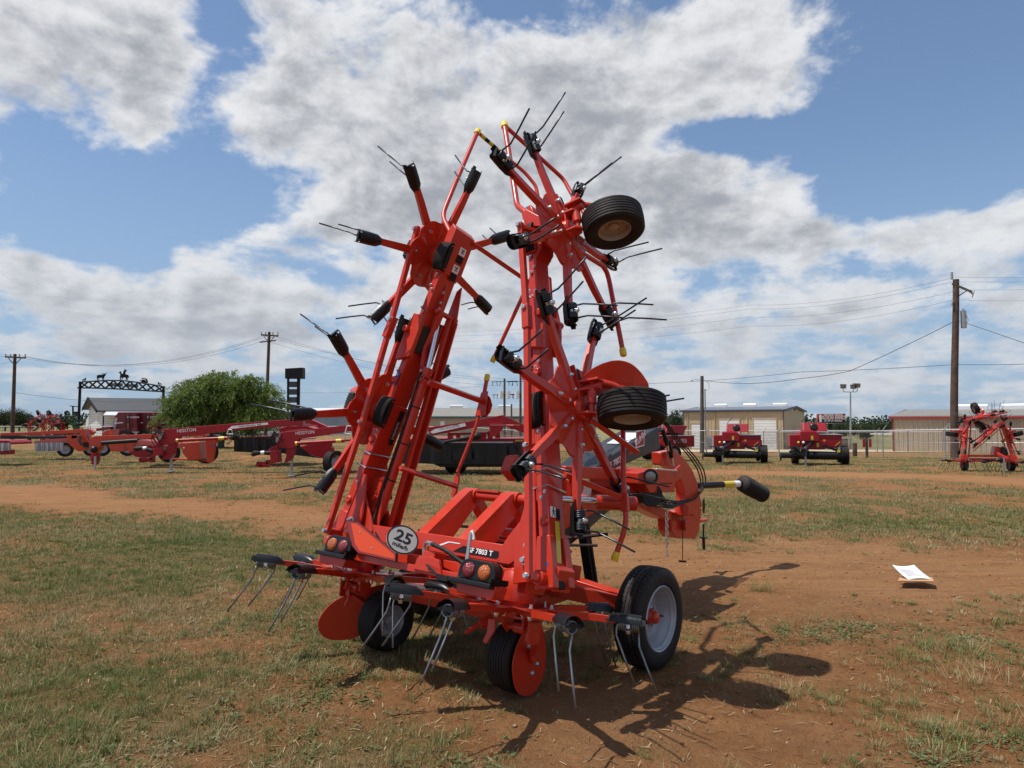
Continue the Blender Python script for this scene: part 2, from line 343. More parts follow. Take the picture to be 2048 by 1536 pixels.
def gheight(x, y):
    r = np.hypot(x, y)
    h = terrain(x, y)+(fbm(x*.8, y*.8, 5)-.5)*.05*np.clip(r/4, .4, 1)
    n = ((fbm(x*5, y*5, 9, 5)-.5)*.034+(fbm(x*17, y*17, 19, 3)-.5)*.017)*np.clip(1-r/26, 0, 1)
    t1 = track(x, y, TR1, 1.9, 1.0); ruts = np.sin((y+.28*x)*9)*.008*t1*np.clip(1-r/40, 0, 1)
    return h+n+ruts-.01
def polar(ths, rs):
    T, R_ = np.meshgrid(ths, rs, indexing='ij'); x = R_*np.sin(T); y = R_*np.cos(T); return x, y
ths = np.concatenate([np.linspace(-math.pi, -.80, 60)[:-1], np.linspace(-.80, .80, 760), np.linspace(.80, math.pi, 60)[1:]])
rs = np.concatenate([[.02, .5, 1.0, 1.4, 1.7], np.geomspace(1.9, 60, 560), np.geomspace(64, 4500, 50)])
gx, gy = polar(ths, rs); gc, gt = cover(gx, gy); gz = gheight(gx, gy)
nt, nr = gx.shape; vs = np.stack([gx, gy, gz], -1).reshape(-1, 3)
ii = (np.arange(nt-1)[:, None]*nr+np.arange(nr-1)[None]).reshape(-1); fs = np.stack([ii, ii+1, ii+nr+1, ii+nr], -1)
me = bpy.data.meshes.new('ground'); me.vertices.add(len(vs)); me.vertices.foreach_set('co', vs.reshape(-1))
me.loops.add(fs.size); me.loops.foreach_set('vertex_index', fs[:, ::-1].reshape(-1).astype(np.int32)); me.polygons.add(len(fs)); me.polygons.foreach_set('loop_start', np.arange(len(fs), dtype=np.int32)*4)
me.polygons.foreach_set('use_smooth', np.ones(len(fs), bool)); me.update(calc_edges=True); me.validate()
a_ = me.attributes.new('cover', 'FLOAT', 'POINT'); a_.data.foreach_set('value', gc.reshape(-1).astype(np.float32))
a_ = me.attributes.new('wheeled', 'FLOAT', 'POINT'); a_.data.foreach_set('value', gt.reshape(-1).astype(np.float32))
go = bpy.data.objects.new('ground', me); COL.objects.link(go); tag(go, kind='structure')
gm = bpy.data.materials.new('red_dirt_ground'); gm.use_nodes = True; N = gm.node_tree.nodes; L = gm.node_tree.links; pb = N['Principled BSDF']
tc = nd('TexCoord'); P_ = tc.outputs['Object']
def col2(f, A, B):
    m_ = nd('Mix', data_type='RGBA'); (L.new(f, m_.inputs['Factor']) if not isinstance(f, float) else None)
    for k, c in (('A', A), ('B', B)):
        if isinstance(c, tuple): m_.inputs[k].default_value = (*c, 1)
        else: L.new(c, m_.inputs[k])
    return m_.outputs['Result']
at_c = nd('Attribute', attribute_name='cover'); at_w = nd('Attribute', attribute_name='wheeled')
big = noise(P_, .35, 6, .6); mid = noise(P_, 3.2, 8, .65, .2); fin_ = noise(P_, 28., 8, .7); grit = noise(P_, 140., 3, .6)
dirt = col2(rng(mid, .35, .68), DIRT_A, DIRT_B); dirt = col2(rng(fin_, .40, .72, 0., .7), dirt, DIRT_C); dirt = col2(rng(big, .42, .66, 0., .55), dirt, DIRT_D)
strk = nd('Mapping'); strk.inputs['Rotation'].default_value = (0,0,.27); strk.inputs['Scale'].default_value = (.35,3.2,1); L.new(P_, strk.inputs['Vector']); stn = noise(strk.outputs[0], 2.2, 7, .7); dirt = col2(mth('MULTIPLY', rng(at_w.outputs['Fac'], .2, .9), mth('MULTIPLY', rng(stn, .32, .62), .85)), dirt, DIRT_T); dirt = col2(rng(fin_, .38, .30, 0., .55), dirt, DIRT_A); dirt = col2(rng(grit, .60, .70, 0., .5), dirt, (.52,.34,.19)); dirt = col2(rng(grit, .42, .34, 0., .6), dirt, DIRT_C)
straw = col2(rng(noise(P_, 1.1, 8, .65, off=(5,5,0)), .38, .62), GRASS_DRY, GRASS_GRN); straw = col2(rng(fin_, .35, .65), straw, GRASS_DK)
cv = mth('ADD', at_c.outputs['Fac'], mth('MULTIPLY', mth('SUBTRACT', mid, .5), .9)); cv = mth('ADD', cv, mth('MULTIPLY', mth('SUBTRACT', fin_, .5), 1.0))
rad = nd('VectorMath', operation='LENGTH'); L.new(P_, rad.inputs[0])
far = rng(rad.outputs['Value'], 5., 24.)
cvr = rng(cv, .46, .86); litter = mth('MULTIPLY', cvr, mth('ADD', mth('MULTIPLY', far, .42), .46))
g_ = col2(litter, dirt, straw); g_ = col2(mth('MULTIPLY', rng(rad.outputs['Value'], 55., 150.), .85), g_, col2(rng(big, .35, .65), FIELD_A, FIELD_B))
L.new(g_, pb.inputs['Base Color']); pb.inputs['Roughness'].default_value = .95; pb.inputs['Specular IOR Level'].default_value = .15
bh = mth('ADD', mth('MULTIPLY', fin_, 1.), mth('MULTIPLY', grit, .5)); bh = mth('ADD', bh, mth('MULTIPLY', mid, 1.2))
bp = nd('Bump'); bp.inputs['Strength'].default_value = 1.; bp.inputs['Distance'].default_value = .05; L.new(bh, bp.inputs['Height']); L.new(bp.outputs[0], pb.inputs['Normal'])
me.materials.append(gm)

# ------------------------------------------------------------ grass, weeds, pebbles
def leafmat(name, cols, rough=.75, trans=.25):
    m = bpy.data.materials.new(name); m.use_nodes = True; global N, L
    N = m.node_tree.nodes; L = m.node_tree.links; b = N['Principled BSDF']
    a = nd('Attribute', attribute_name='tone'); cr = nd('ValToRGB'); e = cr.color_ramp.elements
    e[0].position = 0; e[0].color = (*cols[0], 1); e[1].position = 1; e[1].color = (*cols[-1], 1)
    for i, c in enumerate(cols[1:-1]): q = e.new((i+1)/(len(cols)-1)); q.color = (*c, 1)
    L.new(a.outputs['Fac'], cr.inputs[0]); L.new(cr.outputs[0], b.inputs['Base Color']); b.inputs['Roughness'].default_value = rough; b.inputs['Specular IOR Level'].default_value = .25
    tr = nd('BsdfTranslucent'); L.new(cr.outputs[0], tr.inputs[0]); mx = nd('MixShader'); mx.inputs[0].default_value = trans
    L.new(b.outputs[0], mx.inputs[1]); L.new(tr.outputs[0], mx.inputs[2]); L.new(mx.outputs[0], N['Material Output'].inputs[0]); return m
def quick(name, vs, quads, tone, m, tris=False):
    k = 3 if tris else 4
    me = bpy.data.meshes.new(name); me.vertices.add(len(vs)); me.vertices.foreach_set('co', np.ascontiguousarray(vs, np.float32).reshape(-1))
    me.loops.add(quads.size); me.loops.foreach_set('vertex_index', quads.reshape(-1).astype(np.int32)); me.polygons.add(len(quads)); me.polygons.foreach_set('loop_start', np.arange(len(quads), dtype=np.int32)*k)
    me.update(calc_edges=True)
    a = me.attributes.new('tone', 'FLOAT', 'POINT'); a.data.foreach_set('value', np.ascontiguousarray(tone, np.float32)); me.materials.append(m)
    o = bpy.data.objects.new(name, me); COL.objects.link(o); return o
def blades(x, y, h, wd, lean, tone, ang=None):
    n = len(x); z = gheight(x, y); b = RNG.uniform(0, 2*math.pi, n) if ang is None else ang
    sx, sy = np.cos(b+1.57)*wd/2, np.sin(b+1.57)*wd/2; lx, ly = np.cos(b)*h*lean, np.sin(b)*h*lean; hz_ = h*np.sqrt(np.clip(1-lean**2*.7, .1, 1))
    v = np.empty((n, 5, 3)); v[:,0] = np.stack([x-sx, y-sy, z-.004], -1); v[:,1] = np.stack([x+sx, y+sy, z-.004], -1)
    v[:,2] = np.stack([x+lx*.4+sx*.8, y+ly*.4+sy*.8, z+hz_*.58], -1); v[:,3] = np.stack([x+lx*.4-sx*.8, y+ly*.4-sy*.8, z+hz_*.58], -1); v[:,4] = np.stack([x+lx, y+ly, z+hz_], -1)
    i = np.arange(n)[:, None]*5; t = np.concatenate([i+[0,1,2], i+[0,2,3], i+[3,2,4]], 1).reshape(-1, 3)
    return v.reshape(-1, 3), t, np.repeat(tone, 5)
def scatter(n, r0, r1, th=.70):
    r = np.sqrt(RNG.uniform(r0*r0, r1*r1, n)); t = RNG.uniform(-th, th, n); return r*np.sin(t), r*np.cos(t)
def clumps(n, per, spread, r0, r1, hh, ww, thr, lean0=.2):
    x, y = scatter(n, r0, r1); c, t = cover(x, y); keep = c > thr+RNG.uniform(-.13, .17, n); x, y, c = x[keep], y[keep], c[keep]
    lush = np.exp(-(((x+3.6)/2.4)**2+((y-8.6)/3.0)**2)); big_ = fbm(x*.7, y*.7, 61, 3)
    tone = np.clip(.43+.60*(big_-.5)*2+RNG.normal(0, .17, len(x))-.38*lush, 0, 1); hs = hh*(.55+.9*RNG.random(len(x)))*(.7+.6*c)
    k = len(x); X = np.repeat(x, per)+RNG.normal(0, spread, k*per); Y = np.repeat(y, per)+RNG.normal(0, spread, k*per)
    T = np.clip(np.repeat(tone, per)+RNG.normal(0, .16, k*per), 0, 1); Hh = np.repeat(hs, per)*RNG.uniform(.45, 1.15, k*per)
    ln = np.clip(lean0+RNG.random(k*per)*.9, 0, .97); return blades(X, Y, Hh, ww*RNG.uniform(.6, 1.3, k*per), ln, T)
parts = [clumps(15000, 11, .024, 1.9, 5.5, .024, .0027, .54), clumps(27000, 9, .032, 5.2, 11, .028, .0042, .53), clumps(30000, 7, .05, 10.5, 20, .045, .0075, .48), clumps(48000, 5, .09, 19, 52, .05, .015, .46),
         clumps(1000, 24, .026, 2.0, 9, .075, .0036, .58, .15)]
def tufts(n, per, r0, r1, hh, ww):
    x, y = scatter(n, r0, r1); c, t = cover(x, y); keep = (t < .62) & (fbm(x*.8, y*.8, 33, 3)+RNG.normal(0, .12, n) > .49); x, y = x[keep], y[keep]; k = len(x); sz = RNG.gamma(2., .42, k)
    ox = RNG.normal(0, 1, k*per)*np.repeat(sz, per)*.032; oy = RNG.normal(0, 1, k*per)*np.repeat(sz, per)*.032; X = np.repeat(x, per)+ox; Y = np.repeat(y, per)+oy; ang = np.arctan2(oy, ox)+RNG.normal(0, .6, k*per)
    T = np.clip(np.repeat(RNG.normal(.38, .26, k), per)+RNG.normal(0, .14, k*per), 0, 1); Hh = hh*np.repeat(sz, per)**.7*RNG.uniform(.4, 1.2, k*per)
    return blades(X, Y, Hh, ww*RNG.uniform(.6, 1.3, k*per), np.clip(.45+RNG.random(k*per)*.6, 0, .97), T, ang)
parts += [tufts(3300, 40, 2.0, 6.5, .056, .0030), tufts(5200, 34, 6, 15, .060, .0046)]
off = 0; VV, TT, TO = [], [], []
for v, t, o_ in parts: VV.append(v); TT.append(t+off); TO.append(o_); off += len(v)
gr = quick('dry_grass', np.concatenate(VV), np.concatenate(TT), np.concatenate(TO), leafmat('grass_blades', GRASS_RAMP), True); tag(gr, 'patchy dry green and straw coloured grass over red soil', 'grass', kind='stuff')
def weeds(n, r0, r1, thr, size):
    x, y = scatter(n, r0, r1, .66); c, t = cover(x, y); cl = fbm(x*.9, y*.9, 91, 3); keep = (cl+RNG.normal(0, .10, n) > thr) & (t < .6); x, y = x[keep], y[keep]; k = len(x); per = 16
    R_ = size*RNG.uniform(.5, 1.5, k); rr = np.repeat(R_, per); a = RNG.uniform(0, 2*math.pi, k*per); d = np.sqrt(RNG.random(k*per))*rr
    X = np.repeat(x, per)+np.cos(a)*d; Y = np.repeat(y, per)+np.sin(a)*d; Z = gheight(X, Y)+RNG.random(k*per)*rr*.75*np.clip(1.2-d/rr, .15, 1)
    ls = RNG.uniform(.006, .017, k*per)*(.6+np.repeat(R_, per)/size*.5); b = a+RNG.normal(0, .8, k*per); ux, uy = np.cos(b), np.sin(b); tilt = RNG.uniform(-.25, .75, k*per)
    p = np.stack([X, Y, Z], -1); u = np.stack([ux*np.cos(tilt), uy*np.cos(tilt), np.sin(tilt)], -1)*ls[:, None]; s_ = np.stack([-uy, ux, RNG.normal(0, .25, k*per)], -1)*ls[:, None]*.42
    v = np.stack([p-u*.2, p+u*.5+s_, p+u*1.5, p+u*.5-s_], 1).reshape(-1, 3); q = np.arange(k*per*4).reshape(-1, 4)
    tone = np.repeat(np.clip(np.repeat(RNG.normal(.5, .25, k), per)+RNG.normal(0, .15, k*per), 0, 1), 4); return v, q, tone
ws = [weeds(3600, 2.0, 6.5, .64, .055), weeds(3800, 6, 16, .66, .075)]
wo = quick('low_weeds', np.concatenate([a[0] for a in ws]), np.concatenate([ws[0][1], ws[1][1]+len(ws[0][0])]), np.concatenate([a[2] for a in ws]), leafmat('weed_leaves', WEED_RAMP)); tag(wo, 'low grey-green broadleaf weeds scattered over the bare soil', 'weeds', kind='stuff')
# straw litter and clods lying on the soil
n = 26000; x, y = scatter(n, 1.9, 13); c, t = cover(x, y); keep = RNG.random(n) < np.clip(.2+c, 0, 1); x, y = x[keep], y[keep]; n = len(x)
a = RNG.uniform(0, 6.283, n); ln = RNG.uniform(.012, .06, n); wd = RNG.uniform(.0012, .003, n); z = gheight(x, y)
dx, dy = np.cos(a)*ln, np.sin(a)*ln; sx_, sy_ = -np.sin(a)*wd, np.cos(a)*wd
z2 = gheight(x+dx, y+dy)+RNG.uniform(.002, .02, n); z1 = z+.004
v = np.stack([np.stack([x-sx_, y-sy_, z1], -1), np.stack([x+sx_, y+sy_, z1], -1), np.stack([x+dx+sx_, y+dy+sy_, z2], -1), np.stack([x+dx-sx_, y+dy-sy_, z2], -1)], 1).reshape(-1, 3)
st = quick('straw_litter', v, np.arange(n*4).reshape(-1, 4), np.repeat(RNG.random(n), 4), leafmat('straw', [(.12,.08,.04), (.34,.25,.13), (.52,.43,.27)])); tag(st, 'loose straw stems and twigs lying on the red soil', 'straw', kind='stuff')
n = 19000; x, y = scatter(n, 1.9, 16); rr = np.minimum(RNG.gamma(1.2, .0036, n)+.0018, .016); z = gheight(x, y)
oct_ = np.array([(1,0,0),(0,1,0),(-1,0,0),(0,-1,0),(0,0,1),(0,0,-1)], float); v = oct_[None]*rr[:, None, None]*RNG.uniform(.6, 1.4, (n, 6, 1))*np.array([1,1,.7]); v += np.stack([x, y, z+rr*.2], -1)[:, None]
tri = np.array([(0,1,4),(1,2,4),(2,3,4),(3,0,4),(1,0,5),(2,1,5),(3,2,5),(0,3,5)]); f = (np.arange(n)[:, None, None]*6+tri[None]).reshape(-1, 3)
pe = quick('soil_clods', v.reshape(-1, 3), f, np.repeat(RNG.random(n), 6), leafmat('clods', [(.16,.065,.028), (.25,.105,.045), (.33,.20,.12)], .95, 0.), True); tag(pe, 'small red soil clods and pebbles on bare ground', 'pebbles', kind='stuff')
# ============================================================ the big folded tedder in front
TED = thing('hay_tedder', 'large orange-red hay tedder folded upright in the foreground, tines and small wheels sticking out', 'hay tedder', (X0, Y0, 0), -TH)
def flat(v): return nrm(v)
def bolt(mb, p, d, r=.011, h=.012, mi=0): mb.lathe([(0,h),(r*.7,h),(r,h*.7),(r,0),(r*1.5,0),(r*1.5,-.003)], p, d, 6, mi)

# ---------------- shared small meshes in a local frame: x = radial outward, y = tangential, z = tine side
def tine_meshes():
    c = MB()                                          # black half-round cover behind the coils, tapering onto the arm
    secs = [(-.125,.024,.018), (-.075,.045,.046), (-.02,.047,.050), (.07,.047,.050)]; K = 9; vs = []
    for xx, wy, dz in secs:
        for k in range(K):
            a = math.pi*k/(K-1); vs.append((xx, wy*math.cos(a), .004-dz*math.sin(a)**.8))
    c.add(vs, [(i*K+k, i*K+k+1, (i+1)*K+k+1, (i+1)*K+k) for i in range(3) for k in range(K-1)], 0, True)
    for s in(-1,1): c.add([(.068,s*.047,.004),(.068,s*.030,-.030),(.094,s*.034,-.026),(.098,s*.045,.0)], [(0,1,2,3)] if s < 0 else [(3,2,1,0)])
    c.box((.072,0,.002), .004, .046, .010)
    cm = c.mesh('tine_clamp'); cm.materials.append(BLK)
    t = MB(); bolt_mb = MB()
    for s in(-1,1):
        pts = []; turns = 4.2
        x0 = s*.014; x1 = s*.058
        for i in range(int(turns*12)+1):
            a = s*(2*math.pi*i/12)+.6; q = i/(turns*12); pts.append((x0+(x1-x0)*q, .030*math.cos(a), .012+.030*math.sin(a)))
        e = V(*pts[-1]); pts += [e+V(s*.004,.004,.035), e+V(s*.005+.005,.010,.075), e+V(s*.005+.055,.012,.175), e+V(s*.005+.125,.014,.305)]
        t.tube(pts, .0058, 7)
    tm = t.mesh('spring_tine'); tm.materials.append(STEEL); tm.materials.append(ZINC)
    b = MB(); b.cyl((0,.0,-.03), (0,0,.05), .006, 8); b.lathe([(0,.058),(.011,.058),(.014,.05),(.014,.044),(.020,.044),(.020,.040),(0,.040)], (0,0,.004), (0,0,1), 10); b.box((0,0,.02), .010, .022, .010)
    o = len(t.v); bm_ = b.mesh('clamp_bolt'); bm_.materials.append(ZINC)
    return cm, tm, bm_
CLAMP_ME, TINE_ME, BOLT_ME = tine_meshes()
WTINE_ME = TINE_ME.copy(); WTINE_ME.materials[0] = WORN
def ob(name, me, parent, mtx=None):
    o = bpy.data.objects.new(name, me); COL.objects.link(o); o.parent = parent
    if mtx is not None: o.matrix_local = mtx
    return o
RHO = .656; NA = 7
def rotor_plate_mesh():
    p = MB(); n = 84; rings = [.055, .10, .155, .20, .245, 1.]; vs = []
    for ri, r in enumerate(rings):
        for k in range(n):
            a = 2*math.pi*k/n; w = math.cos(a*NA)          # +1 on arms
            edge = .262+.030*(.5+.5*w)**.7-.006*(.5+.5*math.cos(a*NA*2))
            q = edge if r == 1. else min(r, edge-.004*(6-ri))
            zz = .034*(1-(q/.28)**2)+.028*max(0, w)**3*(q > .09) - .020*max(0, -w)*(q > .12)*(1-((q-.2)/.1)**2)
            vs.append((q*math.cos(a), q*math.sin(a), zz))
    m = len(rings); N_ = len(vs); vs2 = [(x, y, min(z-.006, .034*(1-(x*x+y*y)/.0784)-.014)) for x, y, z in vs]
    fs = []
    for i in range(m-1):
        for k in range(n):
            A, B, C_, D = i*n+k, i*n+(k+1) % n, (i+1)*n+(k+1) % n, (i+1)*n+k
            fs += [(A, D, C_, B), (A+N_, B+N_, C_+N_, D+N_)]
    for k in range(n): A, B = (m-1)*n+k, (m-1)*n+(k+1) % n; fs.append((A, A+N_, B+N_, B))
    p.add(vs+vs2, fs, 0, True)
    p.lathe([(0,.062),(.045,.062),(.052,.055),(.060,.03),(.085,.024),(.085,-.03),(.06,-.05),(0,-.05)], (0,0,0), (0,0,1), 24)
    for k in range(NA):
        a = 2*math.pi*k/NA; 
        for r in(.125,.215): p.lathe([(0,.056),(.008,.056),(.011,.052),(.011,.040),(.016,.040),(.016,.030)], (r*math.cos(a), r*math.sin(a), 0.002), (0,0,1), 6, 1)
        for r in(.215,): p.lathe([(0,-.030),(.010,-.030),(.010,-.012),(.015,-.012),(.015,.0)][::-1], (r*math.cos(a), r*math.sin(a), 0), (0,0,1), 6, 1)
    me = p.mesh('rotor_plate'); me.materials.append(RED); me.materials.append(ZINC)
    me.set_sharp_from_angle(angle=math.radians(40)); return me
PLATE_ME = rotor_plate_mesh()
def arm_mesh():
    a = MB(); sec = [(.11,.078,.022,.020), (.20,.074,.034,.018), (.28,.060,.038,.012), (.45,.053,.036,.000), (.60,.045,.032,-.004)]
    vs = []; 
    for r, wdt, th, zz in sec: vs += [(r,-wdt/2,zz-th/2),(r,wdt/2,zz-th/2),(r,wdt/2*.8,zz+th/2),(r,-wdt/2*.8,zz+th/2)]
    fs = [(3,2,1,0), tuple(16+k for k in range(4))]+[(i*4+k, i*4+(k+1) % 4, (i+1)*4+(k+1) % 4, (i+1)*4+k) for i in range(4) for k in range(4)]
    a.add(vs, fs); me = a.mesh('tine_arm'); me.materials.append(RED); return me
ARM_ME = arm_mesh()
def castor_tyre_mesh():
    R_, W_ = .205, .085; pr = []
    pr += [(.105,-.060),(.125,-.072),(.165,-.083),(.188,-.078)]
    ribs = np.linspace(-.070, .070, 8)
    for i, h in enumerate(ribs[:-1]):
        w_ = ribs[1]-ribs[0]; rr = R_-.25*h*h*4
        pr += [(rr-.006, h), (rr, h+w_*.18), (rr, h+w_*.82), (rr-.006, h+w_)]
    pr += [(.188,.078),(.165,.083),(.125,.072),(.105,.060),(.100,.0)]
    t = MB(); t.lathe(pr, (0,0,0), (0,0,1), 48, closed=True); me = t.mesh('castor_tyre'); me.materials.append(RUB); me.set_sharp_from_angle(angle=math.radians(32)); return me
def castor_rim_mesh(m_):
    t = MB(); t.lathe([(.112,.062),(.104,.064),(.098,.05),(.094,.018),(.060,.006),(.050,.016),(.036,.016),(.034,.034),(.026,.038),(0,.038)], (0,0,0), (0,0,1), 36)
    t.lathe([(.112,-.062),(.104,-.064),(.098,-.05),(.094,-.018),(.060,-.008),(.036,-.016),(.030,-.05),(0,-.05)], (0,0,0), (0,0,1), 36)
    for k in range(5): a = 6.283*k/5; bolt(t, (.066*math.cos(a), .066*math.sin(a), .008), (0,0,1), .007, .008)
    me = t.mesh('castor_rim'); me.materials.append(m_); me.set_sharp_from_angle(angle=math.radians(40)); return me
CT_ME = castor_tyre_mesh(); CRB_ME = castor_rim_mesh(RIMB); CRG_ME = castor_rim_mesh(RIMG)

def rotor(hub, n, f, b, ph, worn=False, guard=None, rim=None, ce=.30, cf=.156, ch=.0, handle=True, parent=None, plate=None, arm=None, red=None, lowdetail=False):
    """hub: point, n: tine side, f/b: plane axes (b is also the spin axis of the castor)."""
    n, f, b = nrm(n), nrm(f), nrm(b); parent = parent or TED; plate = plate or PLATE_ME; arm = arm or ARM_ME; red = red or RED
    if np.cross(f, b)@n < 0: ax = (f, -b, n); sg = -1
    else: ax = (f, b, n); sg = 1
    def lm(c, x, z): y = np.cross(z, x); return frame_mtx(c, x, y, z)
    a0 = ph; x0 = math.cos(a0)*f+math.sin(a0)*b
    ro = ob('rotor', plate, parent, lm(hub, x0, n))
    for i in range(NA):
        a = ph+i*2*math.pi/NA; la = sg*(a-ph); cx = V(math.cos(la), math.sin(la), 0); mt = lm(V(0,0,0), cx, V(0,0,1))
        ob('tine_arm', arm, ro, mt)
        mc = lm(cx*RHO, cx, V(0,0,1)); ob('tine_clamp', CLAMP_ME, ro, mc); ob('spring_tine', WTINE_ME if worn else TINE_ME, ro, mc)
        if not lowdetail: ob('clamp_bolt', BOLT_ME, ro, mc)
    # castor leg and wheel
    c = hub+n*ce+f*cf+b*ch; L_ = MB()
    L_.lathe([(0,.075),(.05,.075),(.062,.066),(.066,.05),(.066,.035),(.090,.030),(.090,.02)], hub, n, 24); L_.cyl(hub+n*.12-b*.045, hub+n*.12+b*.155, .017, 14); L_.cyl(hub+n*.12+b*.02, hub+n*.12+b*.115, .030, 16)
    for q_ in(-.045,.10): L_.poly([hub+n*.05+b*q_+f*.055, hub+n*.12+b*q_+f*.045, hub+n*.155+b*q_+f*.0, hub+n*.12+b*q_-f*.045, hub+n*.05+b*q_-f*.055], b*.012)
    L_.poly([hub+n*.055-b*.05+f*.05, hub+n*.055+b*.115+f*.05, hub+n*.055+b*.115-f*.05, hub+n*.055-b*.05-f*.05], n*.012)
    L_.cyl(hub+n*.05+b*.125, hub+n*.18+b*.125, .024, 12)
    L_.poly([hub+n*.07+b*.15+f*.06, hub+n*.19+b*.15+f*.05, hub+n*.19+b*.15-f*.05, hub+n*.07+b*.15-f*.06], b*.012)
    s = hub+n*.12+b*.145; e = c+b*.125
    L_.tube([s, s+n*.05+f*.03+b*.01, .5*(s+e)+b*.012, e-n*.04-f*.02, e+n*.0, c+b*.118], .021, 12)
    L_.cyl(c+b*.13, c+b*.03, .018, 12)
    if handle: L_.bar(hub+n*.05+b*.11-f*.03, hub+n*.02+b*.26-f*.07, .040, .014, f)
    cl = L_.build('castor_leg', red, parent, .002)
    wm = lm(c, f, b); ob('castor_tyre', CT_ME, cl, wm); ob('castor_rim', rim or CRB_ME, cl, lm(c, f, -b))
    if handle: d = MB(); d.poly([hub+n*.062+b*.16-f*.045, hub+n*.05+b*.24-f*.062, hub+n*.05+b*.24-f*.036, hub+n*.062+b*.16-f*.020], n*.003+f*.002); d.build('decal', DKDEC, cl)
    if guard:
        g = MB(); gc = c+b*guard[0]; pts = []; sx_g = nrm(n*.778+f*.628); tx_g = nrm(f*.778-n*.628)
        for x_, y_ in guard[1]: pts.append((x_, y_))
        # smooth outline through the control points (closed Catmull-Rom)
        P = [V(*p) for p in pts]; out = []
        for i in range(len(P)):
            p0, p1, p2, p3 = P[i-1], P[i], P[(i+1) % len(P)], P[(i+2) % len(P)]
            for k in range(6):
                t = k/6; out.append(.5*((2*p1)+(-p0+p2)*t+(2*p0-5*p1+4*p2-p3)*t*t+(-p0+3*p1-3*p2+p3)*t**3))
        # plate curls outwards at its far edge
        N0 = len(out); vv = [gc+f*p[0]+n*p[1]+b*guard[2](p) for p in out] if guard[2] else [gc+sx_g*(p[0]-.115)+(b*.93-tx_g*.40)*p[1]*1.25+tx_g*(.05-.5*p[0]**2) for p in out]; cn = (gc+b*guard[2]((0,0))) if guard[2] else gc-sx_g*.115+(b*.93-tx_g*.40)*.06+tx_g*.065; vv2 = [p+b*.005 for p in vv]
        g.add(vv+[cn]+vv2+[cn+b*.005], [(N0,(i+1) % N0,i) for i in range(N0)]+[(2*N0+1,N0+1+i,N0+1+(i+1) % N0) for i in range(N0)]+[(i,(i+1) % N0,N0+1+(i+1) % N0,N0+1+i) for i in range(N0)], 0, False)
        go_ = g.build('wheel_guard', red, cl, 0)
        for p in guard[3]: bb = MB(); bolt(bb, gc+f*p[0]+n*p[1]+b*.006, b, .012, .01); bb.build('guard_bolt', ZINC, cl)
    return ro
def wing_axes(sg, x):
    l = LAM+x; return V(sg*math.cos(l), 0, math.sin(l))@MA, MA[1], V(-sg*math.sin(l), 0, math.cos(l))@MA
GP = [(-.02,-.24),(.09,-.17),(.15,-.02),(.14,.12),(.04,.20),(-.10,.17),(-.17,.02),(-.12,-.14)]
n_, f_, b_ = wing_axes(-1, .091); rotor(WL(0,0,1.27), n_, f_, b_, 1.577)
n_, f_, b_ = wing_axes(-1, -.039); rotor(WL(0,0,0), n_, f_, b_, 1.653, guard=(.105,[(-.26,-.02),(-.10,.10),(.10,.16),(.24,.06),(.22,-.08),(.02,-.12),(-.16,-.12)],lambda p: .5*(p[0]+.2),[]))
n_, f_, b_ = wing_axes(1, .08); rotor(WR(0,0,1.27), n_, f_, b_, 1.036)
n_, f_, b_ = wing_axes(1, -.078); rotor(WR(0,0,0), n_, f_, b_, 1.183, guard=(.135,[(-.23,-.01),(-.13,.085),(.0,.135),(.11,.125),(.195,.06),(.215,.0),(.05,-.03),(-.15,-.03)],None,[]))
DN = -nrm(V(0,math.sin(TAU-.055),math.cos(TAU-.055))); DF = nrm(V(0,math.cos(TAU-.055),-math.sin(TAU-.055)))
rotor(M(.68,-1.12,.285), DN, DF, MA[0], math.radians(170), True, (.105, GP, lambda p: 0, [(.0,-.13),(-.035,-.07),(.07,.03),(.03,.08)]), CRG_ME, ce=.31, cf=.20, ch=-.10)
rotor(M(-.68,-1.12,.285), DN, DF, -MA[0], math.radians(195), True, (.115, [(.06,-.24),(.10,-.12),(.06,.04),(-.06,.17),(-.20,.19),(-.27,.08),(-.22,-.08),(-.06,-.20)], lambda p: .85*max(0,.04-p[0])+.28*p[1], []), CRG_ME, ce=.31, cf=.20, ch=-.09)

